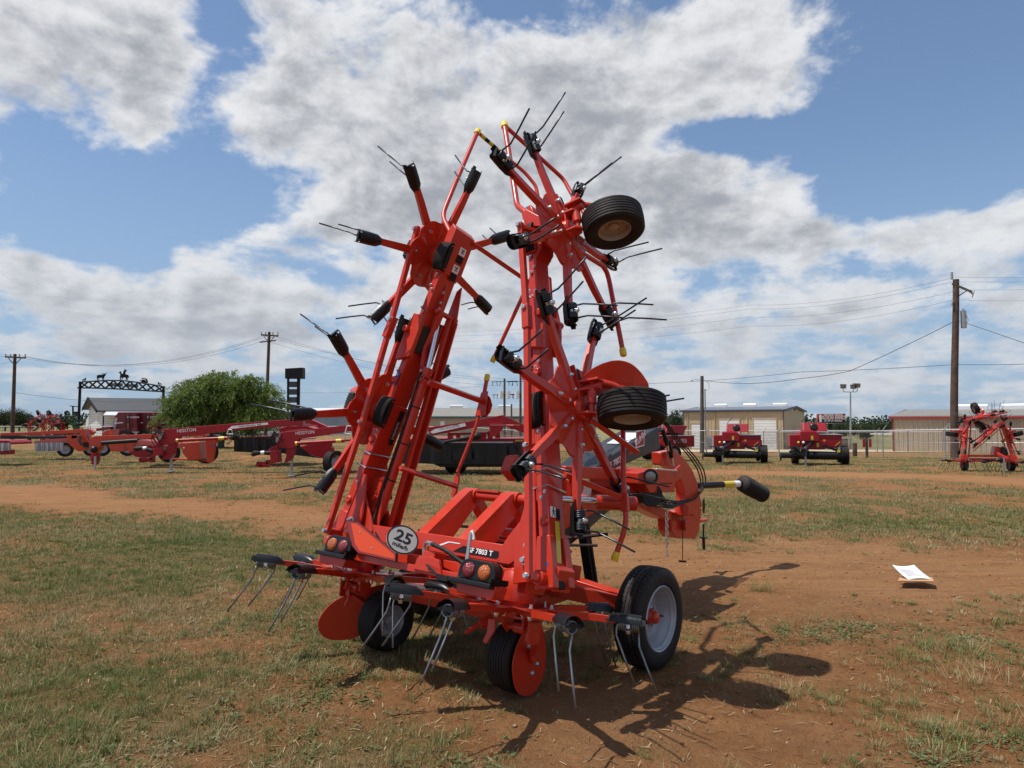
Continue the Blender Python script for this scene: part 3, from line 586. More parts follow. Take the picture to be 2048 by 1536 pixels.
# ---------------- wing booms
for W, e0, e1, f0, f1 in((WR,-.215,-.14,-.125,.035), (WL,-.25,-.175,-.125,.06)):
    b = MB(); sg = W.sg
    ec, ew, fc, fw = (e0+e1)/2, (e1-e0)/2, (f0+f1)/2, (f1-f0)/2
    ax = np.array([W.n, W.f, W.b])
    b.box(W(ec,fc,-.33), ew, fw, .42, ax); b.box(W(ec,fc,.72), ew-.006, fw-.010, .64, ax)
    # gearbox housings behind each rotor, flared towards the plate
    for h in(0,1.27):
        b.poly([W(e1-.01,f0+.01,h-.20), W(e1-.01,f0+.01,h+.16), W(e1+.03,f0+.03,h+.12), W(e1+.03,f0+.03,h-.12)], W.f*(f1-f0-.02))
        b.lathe([(0,-.02),(.085,-.02),(.10,.05),(.075,.13),(.06,.17)], W(e1-.03,0,h), W.n, 20)
    b.poly([W(ec-ew-.004,f0-.012,1.12), W(ec+ew+.004,f0-.012,1.12), W(ec+ew+.004,f0-.012,1.44), W(ec+ew-.02,f0-.012,1.50), W(ec-ew-.004,f0-.012,1.46)], W.f*(f1-f0+.03))
    # foot: flared hinge casting
    b.poly([W(e0-.005,f0-.012,-.74), W(e1+.006,f0-.012,-.74), W(e1+.020,f0-.015,-.90), W(e1+.02,f0-.015,-1.03), W(e0-.03,f0-.015,-1.03), W(e0-.02,f0-.015,-.86)], W.f*.055)
    b.poly([W(e0-.005,f1-.03,-.74), W(e1+.006,f1-.03,-.74), W(e1+.02,f1-.03,-.90), W(e1+.03,f1-.03,-1.02), W(e0-.02,f1-.03,-1.02)], W.f*.06)
    b.box(W(ec-.012,fc-.02,-.86), ew, fw-.01, .10, ax); b.cyl(W(ec-.02,f0-.06,-.97), W(ec-.02,f1+.09,-.97), .042, 20); b.cyl(W(ec-.02,f0-.085,-.97), W(ec-.02,f0-.015,-.97), .028, 14)
    # folding joint between the two rotors
    jb = .62
    b.poly([W(e0-.03,f0-.02,jb-.17), W(e1+.03,f0-.02,jb-.22), W(e1+.045,f0-.02,jb+.0), W(e1+.02,f0-.02,jb+.15), W(e0-.02,f0-.02,jb+.15)], W.f*.035)
    b.poly([W(e0-.03,f1,jb-.17), W(e1+.03,f1,jb-.22), W(e1+.045,f1,jb+.0), W(e1+.02,f1,jb+.15), W(e0-.02,f1,jb+.15)], W.f*.035)
    b.cyl(W(e1+.02,f0-.05,jb+.02), W(e1+.02,f1+.06,jb+.02), .026, 14)
    for h in(.26,-.20,-.66): b.lathe([(.030,.0),(.026,.014),(.014,.016),(0,.010)], W(ec+.005,f0-.001,h), -W.f, 16)
    bo = b.build('boom', RED, TED, .006)
    k = MB(); k.box(W(e1-.02,f0+.06,-.995), .035, .05, .035, ax); k.cyl(W(e1+.0,f0+.02,-1.02), W(e1+.0,f0+.02,-.96), .012, 8); k.build('hinge_recess_dark', BLKP, bo, .004)  # black block and bolt, painting in the dark of the hinge cavity
    # black inspection flap on the joint
    k = MB(); k.box(W(e0-.006,fc,jb-.02), .012, fw*.95, .105, ax); k.build('joint_cover', BLK, bo, .006)
    # ribbed rubber boots over the shaft joints
    for h in(0.015,1.235):
        r2 = MB()
        for i in range(6):
            cx_ = ec-.015+(i-2.5)*.0185; pts = []
            for t in range(25):
                a = math.pi*t/24; pts.append(W(cx_, f0+.01-.055*math.sin(a)**.55, h-.105*math.cos(a)))
            r2.tube(pts, .0085, 8)
        r2.box(W(ec-.015,f0-.004,h), .050, .018, .085, ax); r2.build('rubber_boot', RUB, bo)
    # zinc hoops for hose routing
    for h in((-.36,-.46) if sg > 0 else (-.30,-.40)):
        z_ = MB(); z_.tube([W(e0-.012,f1+.02,h+.014), W(e0-.012,f0-.012,h), W(e1+.012,f0-.012,h), W(e1+.014,f1+.01,h-.014)], .0058, 8); z_.build('hose_hoop', ZINC, bo)
    # decals
    def dec(name, m, e_a, e_b, h_a, h_b, side='f', lift=.0015):
        d = MB()
        if side == 'f': d.poly([W(e_a,f0-lift,h_a), W(e_b,f0-lift,h_a), W(e_b,f0-lift,h_b), W(e_a,f0-lift,h_b)], -W.f*.001)
        elif side == 'o': d.poly([W(e1+lift,e_a,h_a), W(e1+lift,e_b,h_a), W(e1+lift,e_b,h_b), W(e1+lift,e_a,h_b)], W.n*.001)
        else: d.poly([W(e0-lift-.005,e_a,h_a), W(e0-lift-.005,e_b,h_a), W(e0-lift-.005,e_b,h_b), W(e0-lift-.005,e_a,h_b)], -W.n*.001)
        return d.build(name, m, bo)
    if sg > 0:
        dec('reflector_strip', YELT, -.072, -.026, -.935, -.655, 'o', .004); dec('warning_decal', WHT, -.105, -.055, -.635, -.575, 'o'); dec('warning_decal', DKDEC, -.054, -.012, -.642, -.580, 'o')
        pm_ = MB()                                   # running figure pictogram
        o_ = W(e1+.0035,-.080,-.606); U_ = lambda a, c: o_+W.f*a+W.b*c
        for pl in([(-.004,.020),(.004,.012),(.0,.0),(-.010,-.022)], [(.0,.0),(.012,-.008),(.014,-.024)], [(.004,.012),(-.012,.004)], [(.004,.012),(.014,.004)]): pm_.tube([U_(*p) for p in pl], .0026, 6)
        pm_.ball(U_(.002,.024), .005, 8); pm_.build('pictogram', DKDEC, bo)
        for h in(.62,1.40): d = dec('blue_decal', BLUE, e0+.012, e0+.045, h, h+.10); 
        d = MB(); d.lathe([(0,.002),(.016,.002),(.016,0)], W(ec+.02,f0-.012,-.90), -W.f, 20); d.build('round_decal', WHT, bo); d = MB(); d.lathe([(0,.003),(.010,.003),(.010,0)], W(ec+.02,f0-.0125,-.90), -W.f, 20); d.build('round_decal', BLUE, bo)
    else:
        dec('blue_decal', BLUE, e0+.012, e0+.050, .22, .32)
        for h in(1.30,1.16):
            dec('warning_decal', WHT, -.035, .030, h, h+.06, 'i'); dec('warning_decal', DKDEC, -.035, .030, h-.062, h-.004, 'i')
            pm_ = MB(); o_ = W(e0-.0085,-.002,h+.03); U_ = lambda a, c: o_+W.f*a+W.b*c
            for pl in([(-.018,.018),(.0,.004),(.016,.018)], [(.0,.004),(-.008,-.016)], [(.0,.004),(.012,-.014)]): pm_.tube([U_(*p) for p in pl], .0026, 6)
            pm_.ball(U_(.004,.014), .005, 8); pm_.build('pictogram', DKDEC, bo)
        dec('model_decal', DKDEC, -.01, .030, -.20, .06, 'i'); text_obj('lettering', 'GYROMATIC', WHT, bo, W(e0-.009,.010,-.09), W.b, -W.f, .030, .0005, .8)
    # rear control rod, two pieces with a knuckle
    r = MB(); er = (-.20,-.185,-.175,-.17) if sg > 0 else (-.235,-.19,-.10,.02)
    if sg > 0: P = [WR.q(1057,1152,f=-.25), WR.q(1057,1000,f=-.25), WR.q(1054,640,f=-.25), WR.q(1041,448,f=-.25)]; P1 = [P[0]+.0*W.b, WR.q(1068,1118,f=-.25), WR.q(1069,1000,f=-.25)]
    else: P = [WL.q(655,1062,f=-.25), WL.q(722,855,f=-.25), WL.q(778,660,f=-.25), WL.q(835,455,f=-.25)]; P1 = None
    for a, c_ in zip(P[:-1], P[1:]): r.bar(a, c_+(c_-a)*.01, .036, .036, W.f)
    kx = P[2]; r.bar(kx-W.b*.06, kx+W.b*.10, .050, .052, W.f)
    r.bar(P[3]-W.b*.02+W.f*.0, P[3]+W.f*.10+W.n*.05-W.b*.03, .03, .03, W.b)
    mid = P[1]+(P[2]-P[1])*(.28 if sg > 0 else .05); r.bar(mid, mid+W.f*.10+W.n*.03, .03, .03, W.b)
    r.bar(P[0], P[0]+W.f*.14+W.n*.02, .045, .045, W.b)
    rd = r.build('control_rod', RED, TED, .004); zb = MB()
    for p in(P[0], P[2]+W.b*.08, P[3]-W.b*.02, mid): zb = MB(); zb.lathe([(0,.022),(.013,.022),(.017,.014),(.017,0)], p-W.f*.018, -W.f, 8); zb.build('rod_pin', ZINC, rd)
    # hydraulic folding ram and its linkage on the inner side
    c_ = MB(); A_ = W(-.40 if sg < 0 else -.33, .02, -.66); B_ = W(-.335 if sg < 0 else -.30, .02, .40); Cc = W(-.25 if sg < 0 else -.24, .02, .82)
    c_.cyl(A_, B_, .040, 22); c_.cyl(B_-(B_-A_)*.03, B_+(B_-A_)*.02, .046, 22); c_.cyl(A_-(B_-A_)*.05, A_, .034, 16); c_.cyl(A_-W.f*.07, A_+W.f*.07, .022, 12)
    cy = c_.build('hydraulic_ram', RED, TED); d = MB(); d.cyl(B_, Cc, .019, 16); d.build('piston_rod', CHROME, cy)
    t_ = MB()
    for q in(.22,.48,.74,.95): t_.tube([A_+(B_-A_)*q+.0425*(math.cos(a)*W.n+math.sin(a)*W.f) for a in np.linspace(0, 6.283, 21)], .004, 6)
    t_.build('cable_tie', BLKP, cy)
    h_ = MB(); h_.tube([B_-W.f*.045-(B_-A_)*.02, B_-W.f*.055-(B_-A_)*.10, A_+(B_-A_)*.5-W.f*.05-W.n*.01, A_+(B_-A_)*.12-W.f*.052-W.n*.01, A_-W.f*.06-W.n*.03-W.b*.02, A_-W.f*.10-W.n*.10-W.b*.13, A_-W.f*.10-W.n*.20-W.b*.17, A_-W.f*.08-W.n*.27-W.b*.24, A_-W.f*.06-W.n*.22-W.b*.34], .0095, 10); h_.build('hydraulic_hose', RUB, cy)
    z_ = MB(); z_.cyl(B_-W.f*.04-(B_-A_)*.01, B_-W.f*.045-(B_-A_)*.085, .010, 8); z_.cyl(B_-W.f*.02-(B_-A_)*.01, B_-W.f*.06-(B_-A_)*.012, .012, 6); z_.build('hose_fitting', ZINC, cy)
    s_ = MB(); ei = -.50 if sg < 0 else -.42
    for q in(.075,.145): s_.bar(W(ei-.0,q,-.80), W(-.30,q,.82), .012, .050, W.n)
    s_.bar(W(ei+.022,.11,-.80), W(-.277,.11,.82), .062, .010, W.n)
    s_.poly([W(-.20,-.03,.70), W(-.20,-.03,1.06), W(-.235,-.03,1.10), W(-.31,-.03,.86), W(-.30,-.03,.78)], W.f*.012)
    s_.poly([W(-.20,.13,.70), W(-.20,.13,1.06), W(-.235,.13,1.10), W(-.31,.13,.86), W(-.30,.13,.78)], W.f*.012)
    s_.poly([W(-.30,-.035,.84), W(-.25,-.035,.84), W(-.26,-.035,.52), W(-.335,-.035,.34), W(-.27,-.035,.56)], W.f*.05)
    s_.cyl(W(-.275,-.06,.84), W(-.275,.17,.84), .020, 12)
    s_.bar(W(-.345,-.02,.33), W(-.345,.14,.33), .05, .06, W.b)
    lk = s_.build('folding_link', RED, TED, .003)
    zb = MB()
    for p in((-.275,.86),(-.262,.91),(-.25,.99),(-.222,.93)): bolt(zb, W(p[0],-.031,p[1]), -W.f, .012, .010)
    zb.build('link_bolt', ZINC, lk)
    # foot gusset with slotted plate
    g = MB(); g.poly([W(e0-.01,-.13,-.45), W(e0-.045,-.13,-.45), W(e0-.16,-.13,-.72), W(e0-.19,-.13,-.98), W(e0-.02,-.13,-.98)], W.f*.018)
    g.poly([W(e0-.01,.09,-.45), W(e0-.045,.09,-.45), W(e0-.16,.09,-.72), W(e0-.19,.09,-.98), W(e0-.02,.09,-.98)], W.f*.018); g.bar(W(e0-.028,-.02,-.45), W(e0-.175,-.02,-.85), .20, .014, W.f)
    gg = g.build('hinge_gusset', RED, TED, .003); zb = MB()
    for p in((-.07,-.78),(-.10,-.86)): zb.lathe([(0,.03),(.014,.03),(.018,.02),(.018,0),(.026,0)], W(e0+p[0],-.131,p[1]), -W.f, 12)
    zb.build('hinge_bolt', ZINC, gg)
# ---------------- guard bars with yellow end caps (sightings on wing planes, f = distance along the module)
def guard_bar(pts, r, cap0=True, cap1=False, square=False, capr=None, extra=None):
    g = MB()
    if square:
        for a, b in zip(pts[:-1], pts[1:]): g.bar(a, b, r*2, r*1.6, MA[1])
    else: g.tube(pts, r, 12)
    if extra: extra(g)
    o = g.build('guard_bar', RED, TED, .003 if square else 0)
    for on, p, q in((cap0, pts[0], pts[1]), (cap1, pts[-1], pts[-2])):
        if on:
            d = nrm(p-q); c = MB(); c.lathe([(0,.030),(r*1.05,.030),(r*1.35,.022),(r*1.35,-.022),(r*1.1,-.026)], p, d, 16); c.build('end_cap', YEL, o)
    return o
qL = lambda x, y, f: WL.q(x, y, f=f); qR = lambda x, y, f: WR.q(x, y, f=f)
def rounded(pts, rad=.06, k=4):
    out = [pts[0]]
    for a, b, c in zip(pts[:-2], pts[1:-1], pts[2:]):
        r = min(rad, .45*np.linalg.norm(b-a), .45*np.linalg.norm(c-b)); p = b+nrm(a-b)*r; q = b+nrm(c-b)*r
        out += [(1-t)**2*p+2*t*(1-t)*b+t*t*q for t in np.linspace(0, 1, k)]
    return out+[pts[-1]]
apL = qL(955,264,.28)
guard_bar(rounded([apL+nrm(apL-qL(906,378,.0))*.0, qL(906,378,.0), qL(884,432,-.10), qL(900,464,-.12)], .09, 6), .0185)
fl = guard_bar(rounded([apL, qL(1010,312,.62), qL(1050,345,.78), qL(1072,372,.85), qL(1079,410,.85)], .05), .016, cap0=False)
dd = MB()
for i in range(6):
    p, q = apL+(qL(1010,312,.62)-apL)*(.12+.14*i), apL+(qL(1010,312,.62)-apL)*(.12+.14*(i+1)); dd.cyl(p, q, .0168, 12, i % 2)
dd.build('striped_tape', [YELT, DKDEC], fl)
apR = qR(1009,251,.05)
guard_bar(rounded([apR, qR(1031,390,-.06), qR(1034,412,-.08), qR(1053,426,-.12), qR(1068,450,-.12)], .07, 5), .021, cap0=True)
guard_bar(rounded([apR, qR(1050,288,.25), qR(1127,358,.62), qR(1150,400,.62), qR(1178,440,.62)], .05), .0165, cap0=False)
# folded end brackets of the right wing guard
k = MB(); k.poly([qR(1043,427,-.14), qR(1052,418,-.14), qR(1078,432,-.14), qR(1080,452,-.14), qR(1060,452,-.14), qR(1045,438,-.14)], WR.f*.10); k.build('guard_bracket', RED, TED, .003)
# L-shaped guards of the upper rotors
c0 = qL(1064,552,.72)
guard_bar(rounded([qL(987,718,.72), c0, qL(1072,535,.72)], .02), .0165)
guard_bar([qL(1060,566,.70), qL(945,487,.06), qL(905,460,-.1)], .017, cap0=False, square=True)
guard_bar(rounded([qR(1246,704,.55), qR(1218,560,.55), qR(1214,545,.52), qR(1206,532,.46), qR(1164,506,.20), qR(1150,498,.10)], .02), .0175)
# lower guards with half-round plate
p0, p1, p2, p3, p4 = qL(974,756,.62), qL(966,800,.62), qL(953,850,.62), qL(915,945,.60), qL(907,998,.60)
guard_bar([p0, p1], .0165); guard_bar([p1, p2, p3], .0135, cap0=False)
k = MB(); k.poly([qL(962,785,.60), qL(975,782,.60), qL(970,830,.60), qL(950,832,.60)], WL.f*.012)
half = [qL(970,785,.63), qL(980,795,.63), qL(984,810,.63), qL(980,824,.63), qL(972,834,.63), qL(962,834,.63)]; k.poly(half, WL.f*.008); k.build('guard_bracket', RED, TED, .002); k = MB()
k.poly([qL(909,950,.58), qL(918,946,.58), qL(917,962,.58), qL(909,1000,.58), qL(902,990,.58)], WL.f*.015); k.build('guard_bracket', RED, TED, .002)
guard_bar([qL(966,803,.60), qL(858,764,-.05)], .019, cap0=False, square=True); guard_bar([qL(914,973,.58), qL(800,936,-.05)], .016, cap0=False, square=True)
g0, g1, g2, g3, g4 = qR(1246,855,.42), qR(1247,960,.42), qR(1252,1040,.42), qR(1248,1064,.42), qR(1231,1112,.42)
guard_bar(rounded([g4, g3, g2, g1], .03), .0165, True); guard_bar([g1, g0], .0165, cap0=False)
k = MB(); k.poly([qR(1238,985,.40), qR(1253,985,.40), qR(1255,1022,.40), qR(1240,1022,.40)], WR.f*.03); k.build('guard_bracket', RED, TED, .002)
guard_bar([qR(1242,995,.40), qR(1130,950,-.02)], .017, cap0=False, square=True); guard_bar([qR(1275,905,.45), qR(1180,838,.05)], .016, cap0=False, square=True)

# ---------------- rear frame (tilted module)
F = MB(); ax = MA
F.box(M(0,-1.13,.555), .90, .075, .055, ax)
F.box(M(.16,-1.05,.43), .42, .09, .06, ax); 
for s in(-1,1):
    F.poly([M(s*.80,-1.22,.44), M(s*1.0,-1.22,.40), M(s*1.02,-1.22,.52), M(s*.90,-1.22,.62), M(s*.78,-1.22,.62)], MA[1]*.16)
    F.lathe([(0,.0),(.11,.0),(.12,.06),(.10,.16),(.07,.20)][::-1], M(s*.68,-1.12,.30), MA[2], 22)
    F.box(M(s*.68,-1.12,.42), .13, .09, .06, ax)
    # upright braces standing on the beam next to the boom feet
    F.poly([M(s*.58,-1.215,.50), M(s*.66,-1.215,.50), M(s*.83,-1.215,.61), M(s*.85,-1.215,.90), M(s*.80,-1.215,.90), M(s*.62,-1.215,.66), M(s*.57,-1.215,.57)], MA[1]*.02)
    F.poly([M(s*.58,-1.03,.50), M(s*.66,-1.03,.50), M(s*.83,-1.03,.61), M(s*.85,-1.03,.90), M(s*.80,-1.03,.90), M(s*.62,-1.03,.66), M(s*.57,-1.03,.57)], MA[1]*.02)
    F.box(M(s*.76,-1.12,.66), .05, .09, .06, ax)
fr = F.build('rear_frame', RED, TED, .005)
d = MB(); z0 = -1.2066
d.poly([M(.20,z0,.522), M(.555,z0,.522), M(.59,z0,.566), M(.28,z0,.566)], -MA[1]*.001); d.build('model_decal', DKDEC, fr)
d = MB(); d.poly([M(.05,z0,.540), M(.15,z0,.578), M(.25,z0,.578), M(.25,z0,.572), M(.16,z0,.572), M(.07,z0,.536)], -MA[1]*.001); d.build('model_decal', WHT, fr)
text_obj('lettering', 'GF 7803 T', WHT, fr, M(.42,z0-.002,.546), MA[0], MA[2], .042, .0006, 1.12, .001)
d = MB(); cc = M(-.66,z0,.565); d.poly([cc-MA[0]*.042, cc-MA[2]*.034, cc+MA[0]*.042, cc+MA[2]*.034], -MA[1]*.001); em = d.build('diamond_emblem', WHT, fr); d = MB(); cc = M(-.66,z0-.0012,.570); d.poly([cc-MA[0]*.030, cc-MA[2]*.014, cc+MA[0]*.030, cc+MA[2]*.024], -MA[1]*.001); d.build('diamond_emblem', CRIM, fr)
text_obj('lettering', 'KUHN', CRIM, fr, M(-.66,z0-.002,.552), MA[0], MA[2], .016, .0004, 1, .0006)
# lift frame: two slanted arms, cross tube, front links
A = MB()
for r_ in(-.02,.34):
    A.poly([M(r_-.05,-1.20,.595), M(r_+.055,-1.20,.595), M(r_+.12,-1.02,.66) if False else M(r_+.055,-1.06,.595), M(r_+.14,-.84,.95), M(r_+.11,-.92,.965), M(r_+.06,-1.02,.90) if False else M(r_+.05,-1.02,.86)][:3]+[M(r_+.055,-.84,.90), M(r_+.055,-.90,.96), M(r_+.055,-.97,.93)], MA[0]*-.085)
    A.cyl(M(r_-.04,-.90,.915), M(r_+.075,-.90,.915), .045, 20)
    A.bar(M(r_+.01,-.88,.92), M(r_+.03,-.52,.60), .07, .075, MA[0])
A.cyl(M(-.05,-.90,.915), M(.50,-.90,.915), .032, 18); A.box(M(.16,-.90,.945), .10, .04, .006, ax)
A.cyl(M(.50,-.90,.915), M(.60,-.84,.945), .04, 16); A.box(M(.16,-.62,.52), .42, .30, .05, ax); A.cyl(M(.20,-.72,.70), M(.62,-.72,.70), .036, 16); A.bar(M(.48,-.86,.90), M(.60,-.55,.62), .06, .07, MA[0])
A.poly([M(.56,-.98,.60), M(.70,-.98,.60), M(.66,-.98,.74), M(.60,-.98,.74)], MA[1]*.30)
lf = A.build('lift_frame', RED, TED, .005)
d = MB()
for r_ in(.036,.396): d.lathe([(.020,.0),(.016,.004),(0,.004)], M(r_+.02,-.90,.915)+MA[0]*.036, MA[0], 16)
d.build('frame_hole', DKDEC, lf)
d = MB(); d.cyl(M(.58,-.86,.94), M(.86,-.50,1.00), .022, 14); d.build('piston_rod', CHROME, lf)
d = MB(); d.cyl(M(.78,-.58,.98), M(.95,-.36,1.02), .048, 16); d.build('ram_end', RED, lf)
d = MB(); d.tube(rounded([M(-.35,-1.0,.62), M(-.15,-.8,.72), M(.15,-.6,.66), M(.5,-.5,.72), M(.8,-.4,.80)], .15), .011, 8); d.tube(rounded([M(-.2,-.9,.60), M(.1,-.75,.62), M(.3,-.5,.66), M(.7,-.35,.72)], .12), .010, 8); d.build('hydraulic_hose', RUB, lf)
# rear light bar, lamps, slow vehicle sign, speed disc, plate stick
LF = -1.42
B = MB(); B.box(M(0,LF+.04,.385), .78, .025, .022, ax); B.box(M(.02,LF+.13,.42), .52, .05, .045, ax)
for s in(-1,1): B.bar(M(s*.55,LF+.05,.385), M(s*.55,LF+.28,.44), .05, .05, MA[2]); B.poly([M(s*.64-.15,LF-.03,.375), M(s*.64+.15,LF-.03,.375), M(s*.64+.13,LF-.03,.305), M(s*.64-.13,LF-.03,.305)], MA[1]*.10)
B.poly([M(.10,LF+.0,.38), M(.34,LF+.0,.38), M(.30,LF+.0,.46), M(.22,LF+.0,.47), M(.12,LF+.0,.45)], MA[1]*.02); B.box(M(.20,LF+.06,.45), .05, .05, .05, ax)
lb = B.build('light_bar', RED, TED, .004)
for s in(-1,1):
    c = M(s*.62+.0,LF-.02,.43); h = MB(); rr = .062
    out = []
    for k in range(13): a = math.pi*k/12; out.append((rr*math.cos(a)+.058 if a < math.pi/2 else rr*math.cos(a)-.058, rr*math.sin(a)))
    out = [(-.058-.078,-.045)]+[(x_*1.12, y_*1.12) for x_, y_ in out][::-1]+[(.058+.078,-.045)]
    h.poly([c+MA[0]*a+MA[2]*b for a, b in out], MA[1]*.075); h.box(c-MA[2]*.058+MA[1]*.02, .155, .075, .014, ax)
    h.poly([c+MA[0]*.155-MA[2]*.06-MA[1]*.05, c+MA[0]*.17-MA[2]*.045+MA[1]*.09, c+MA[0]*.155-MA[2]*.045-MA[1]*.05], MA[2]*.03)
    lamp = h.build('tail_lamp', BLK, lb, .006)
    for q, m_ in((-1, RLEN if s > 0 else AMB), (1, AMB if s > 0 else RLEN)):
        l = MB(); l.lathe([(0,.020),(.02,.019),(.034,.015),(.042,.008),(.045,.0),(.045,-.01)], c+MA[0]*q*.058+MA[2]*.006, -MA[1], 28); l.build('lamp_lens', m_, lamp)
    if s > 0: l = MB(); l.lathe([(0,.02),(.03,.018),(.044,.004),(.044,-.01)], c+MA[0]*.09+MA[2]*.02+MA[1]*.075, MA[1], 24); l.build('lamp_lens', AMB, lamp)
tri = [M(-.66,LF-.012,.625), M(-.595,LF-.012,.625), M(-.225,LF-.012,.44), M(-.225,LF-.012,.375), M(-.55,LF-.012,.425), M(-.615,LF-.012,.455)]
tri = [mp(692,1041,fm=LF-.01), mp(716,1044,fm=LF-.01), mp(793,1107,fm=LF-.01), mp(792,1123,fm=LF-.01), mp(716,1106,fm=LF-.01), mp(703,1090,fm=LF-.01)]
cen = sum(tri)/6; sg_ = MB(); sg_.poly([cen+(p-cen)*1.03 for p in tri], MA[1]*.006); sv = sg_.build('slow_vehicle_sign', BLKP, TED, .001)
sg_ = MB(); sg_.poly([cen+(p-cen)*.985-MA[1]*.002 for p in tri], MA[1]*.003); sg_.build('red_border', SMVB, sv)
t2 = [mp(702,1046,fm=LF-.013), mp(714,1048,fm=LF-.013), mp(789,1110,fm=LF-.013), mp(788,1118,fm=LF-.013), mp(719,1102,fm=LF-.013), mp(710,1087,fm=LF-.013)]
sg_ = MB(); sg_.poly(t2, MA[1]*.001); sg_.build('orange_triangle', SMV, sv); zb = MB()
for p in((720,1064),(744,1096)): bolt(zb, mp(*p, fm=LF-.014), -MA[1], .005, .005)
zb.build('sign_rivet', ZINC, sv)
dc = mp(805,1080,fm=LF); nd_ = nrm(V(.73,-.30,.61)); d = MB(); d.lathe([(0,.004),(.102,.004),(.102,0),(0,0)], dc, nd_, 40); ds = d.build('speed_disc', WHT, TED)
d = MB(); d.lathe([(0,.0055),(.092,.0055),(.092,.004)], dc, nd_, 40); d.build('disc_face', GREYD, ds); d = MB(); d.lathe([(.092,.0065),(.102,.0065),(.102,.004),(.092,.004)], dc, nd_, 40, closed=True); d.build('disc_border', DKDEC, ds)
dx = V(.74,.597,-.30); dx = nrm(dx-nd_*(dx@nd_)); dy = nrm(np.cross(nd_, dx))
text_obj('lettering', '25', DKDEC, ds, dc+nd_*.0068+dy*.014, dx, dy, .112, .0005, 1, .0026); text_obj('lettering', 'mile/h', DKDEC, ds, dc+nd_*.0068-dy*.050, dx, dy, .042, .0005, 1, .0008)
st_ = MB(); a_, b_ = mp(934,1122,fm=LF), mp(941,1064,fm=LF); st_.bar(a_, b_, .026, .010, MA[1], w2=.014); ps = st_.build('marker_blade', GALV, TED, .002); st_ = MB(); st_.poly([mp(941,1062,fm=LF+.01), mp(945,1059,fm=LF+.01), mp(948,1078,fm=LF+.01), mp(941,1082,fm=LF+.01)], MA[1]*.012); st_.build('marker_tip', WHT, ps)
hs = MB(); hs.tube(rounded([M(.14,LF+.03,.46), M(.14,LF+.02,.53), M(.17,LF+.0,.55), M(.24,LF-.01,.548)], .03), .010, 8); hs.tube(rounded([M(.17,LF+.03,.46), M(.17,LF+.02,.515), M(.19,LF+.0,.535), M(.24,LF-.01,.535)], .02), .009, 8); hf = hs.build('hose_fitting', ZINC, TED)
hs = MB(); hs.tube(rounded([M(.23,LF-.01,.545), M(.36,LF-.01,.52), M(.46,LF+.02,.47), M(.56,LF+.03,.44)], .05), .013, 10); hs.tube(rounded([M(.22,LF-.01,.42), M(.30,LF-.03,.40), M(.36,LF-.04,.37), M(.46,LF-.03,.37), M(.53,LF-.01,.40)], .04), .007, 8); hs.box(M(.40,LF-.04,.368), .045, .014, .016, ax)
hs.tube(rounded([M(-.30,LF+.0,.56), M(-.22,LF+.02,.48), M(-.10,LF+.03,.44)], .04), .006, 8); hs.build('lamp_cable', RUB, TED)

k = MB(); k.bar(mp(931,1266,fm=-1.28), mp(960,1248,fm=-1.20), .022, .012, MA[1]); k.bar(mp(960,1250,fm=-1.2), mp(985,1238,fm=-1.14), .05, .04, MA[1]); k.poly([mp(965,1283,fm=-1.24), mp(972,1288,fm=-1.24), mp(988,1262,fm=-1.24), mp(990,1238,fm=-1.24), mp(976,1238,fm=-1.24), mp(974,1262,fm=-1.24)], MA[1]*.012); k.build('castor_lever', RED, TED, .002)
k = MB(); k.tube([mp(700,1175,fm=-1.15), mp(698,1196,fm=-1.2), mp(690,1212,fm=-1.22)], .010, 8); k.bar(mp(722,1180,fm=-1.05), mp(690,1168,fm=-1.15), .06, .05, MA[1]); k.build('castor_lever', RED, TED, .002)
# ---------------- axle and road wheels (chassis frame: r right, f forward, u up)
def road_tyre_mesh():
    Rr_, ribs = .325, [-.075,-.047,-.043,-.016,-.012,.012,.016,.043,.047,.075]; pr = [(.205,-.075),(.225,-.092),(.27,-.100),(.305,-.092),(.318,-.080)]
    for i in range(0, 10, 2):
        for h in(ribs[i], ribs[i+1]): pr.append((Rr_-.9*h*h, h))
        if i < 8:
            h = (ribs[i+1]+ribs[i+2])/2; pr += [(Rr_-.011, h-.001), (Rr_-.011, h+.001)]
    pr += [(.318,.080),(.305,.092),(.27,.100),(.225,.092),(.205,.075)]
    t = MB(); t.lathe(pr, (0,0,0), (0,0,1), 64)
    # tread sipes: shallow raised lugs over the shoulder and ribs
    for k in range(64):
        a0 = 6.2832*k/64
        for s in(-1,1):
            for (h0, h1, da0, da1) in((.018,.041,.0,.030), (.050,.078,.030,.048)):
                vs = []
                for h, da in((h0,da0),(h1,da1)):
                    rr = Rr_-.9*h*h+.0035
                    for w_ in(-.032,.032): a = a0+s*da+w_; vs.append((rr*math.cos(a), rr*math.sin(a), s*h))
                for h, da in((h0,da0),(h1,da1)):
                    rr = Rr_-.9*h*h-.002
                    for w_ in(-.032,.032): a = a0+s*da+w_; vs.append((rr*math.cos(a), rr*math.sin(a), s*h))
                t.add(vs, [(0,1,3,2),(0,4,5,1),(1,5,7,3),(3,7,6,2),(2,6,4,0)])
    me = t.mesh('road_tyre'); me.materials.append(RUB); me.set_sharp_from_angle(angle=math.radians(30)); return me
RT_ME = road_tyre_mesh()
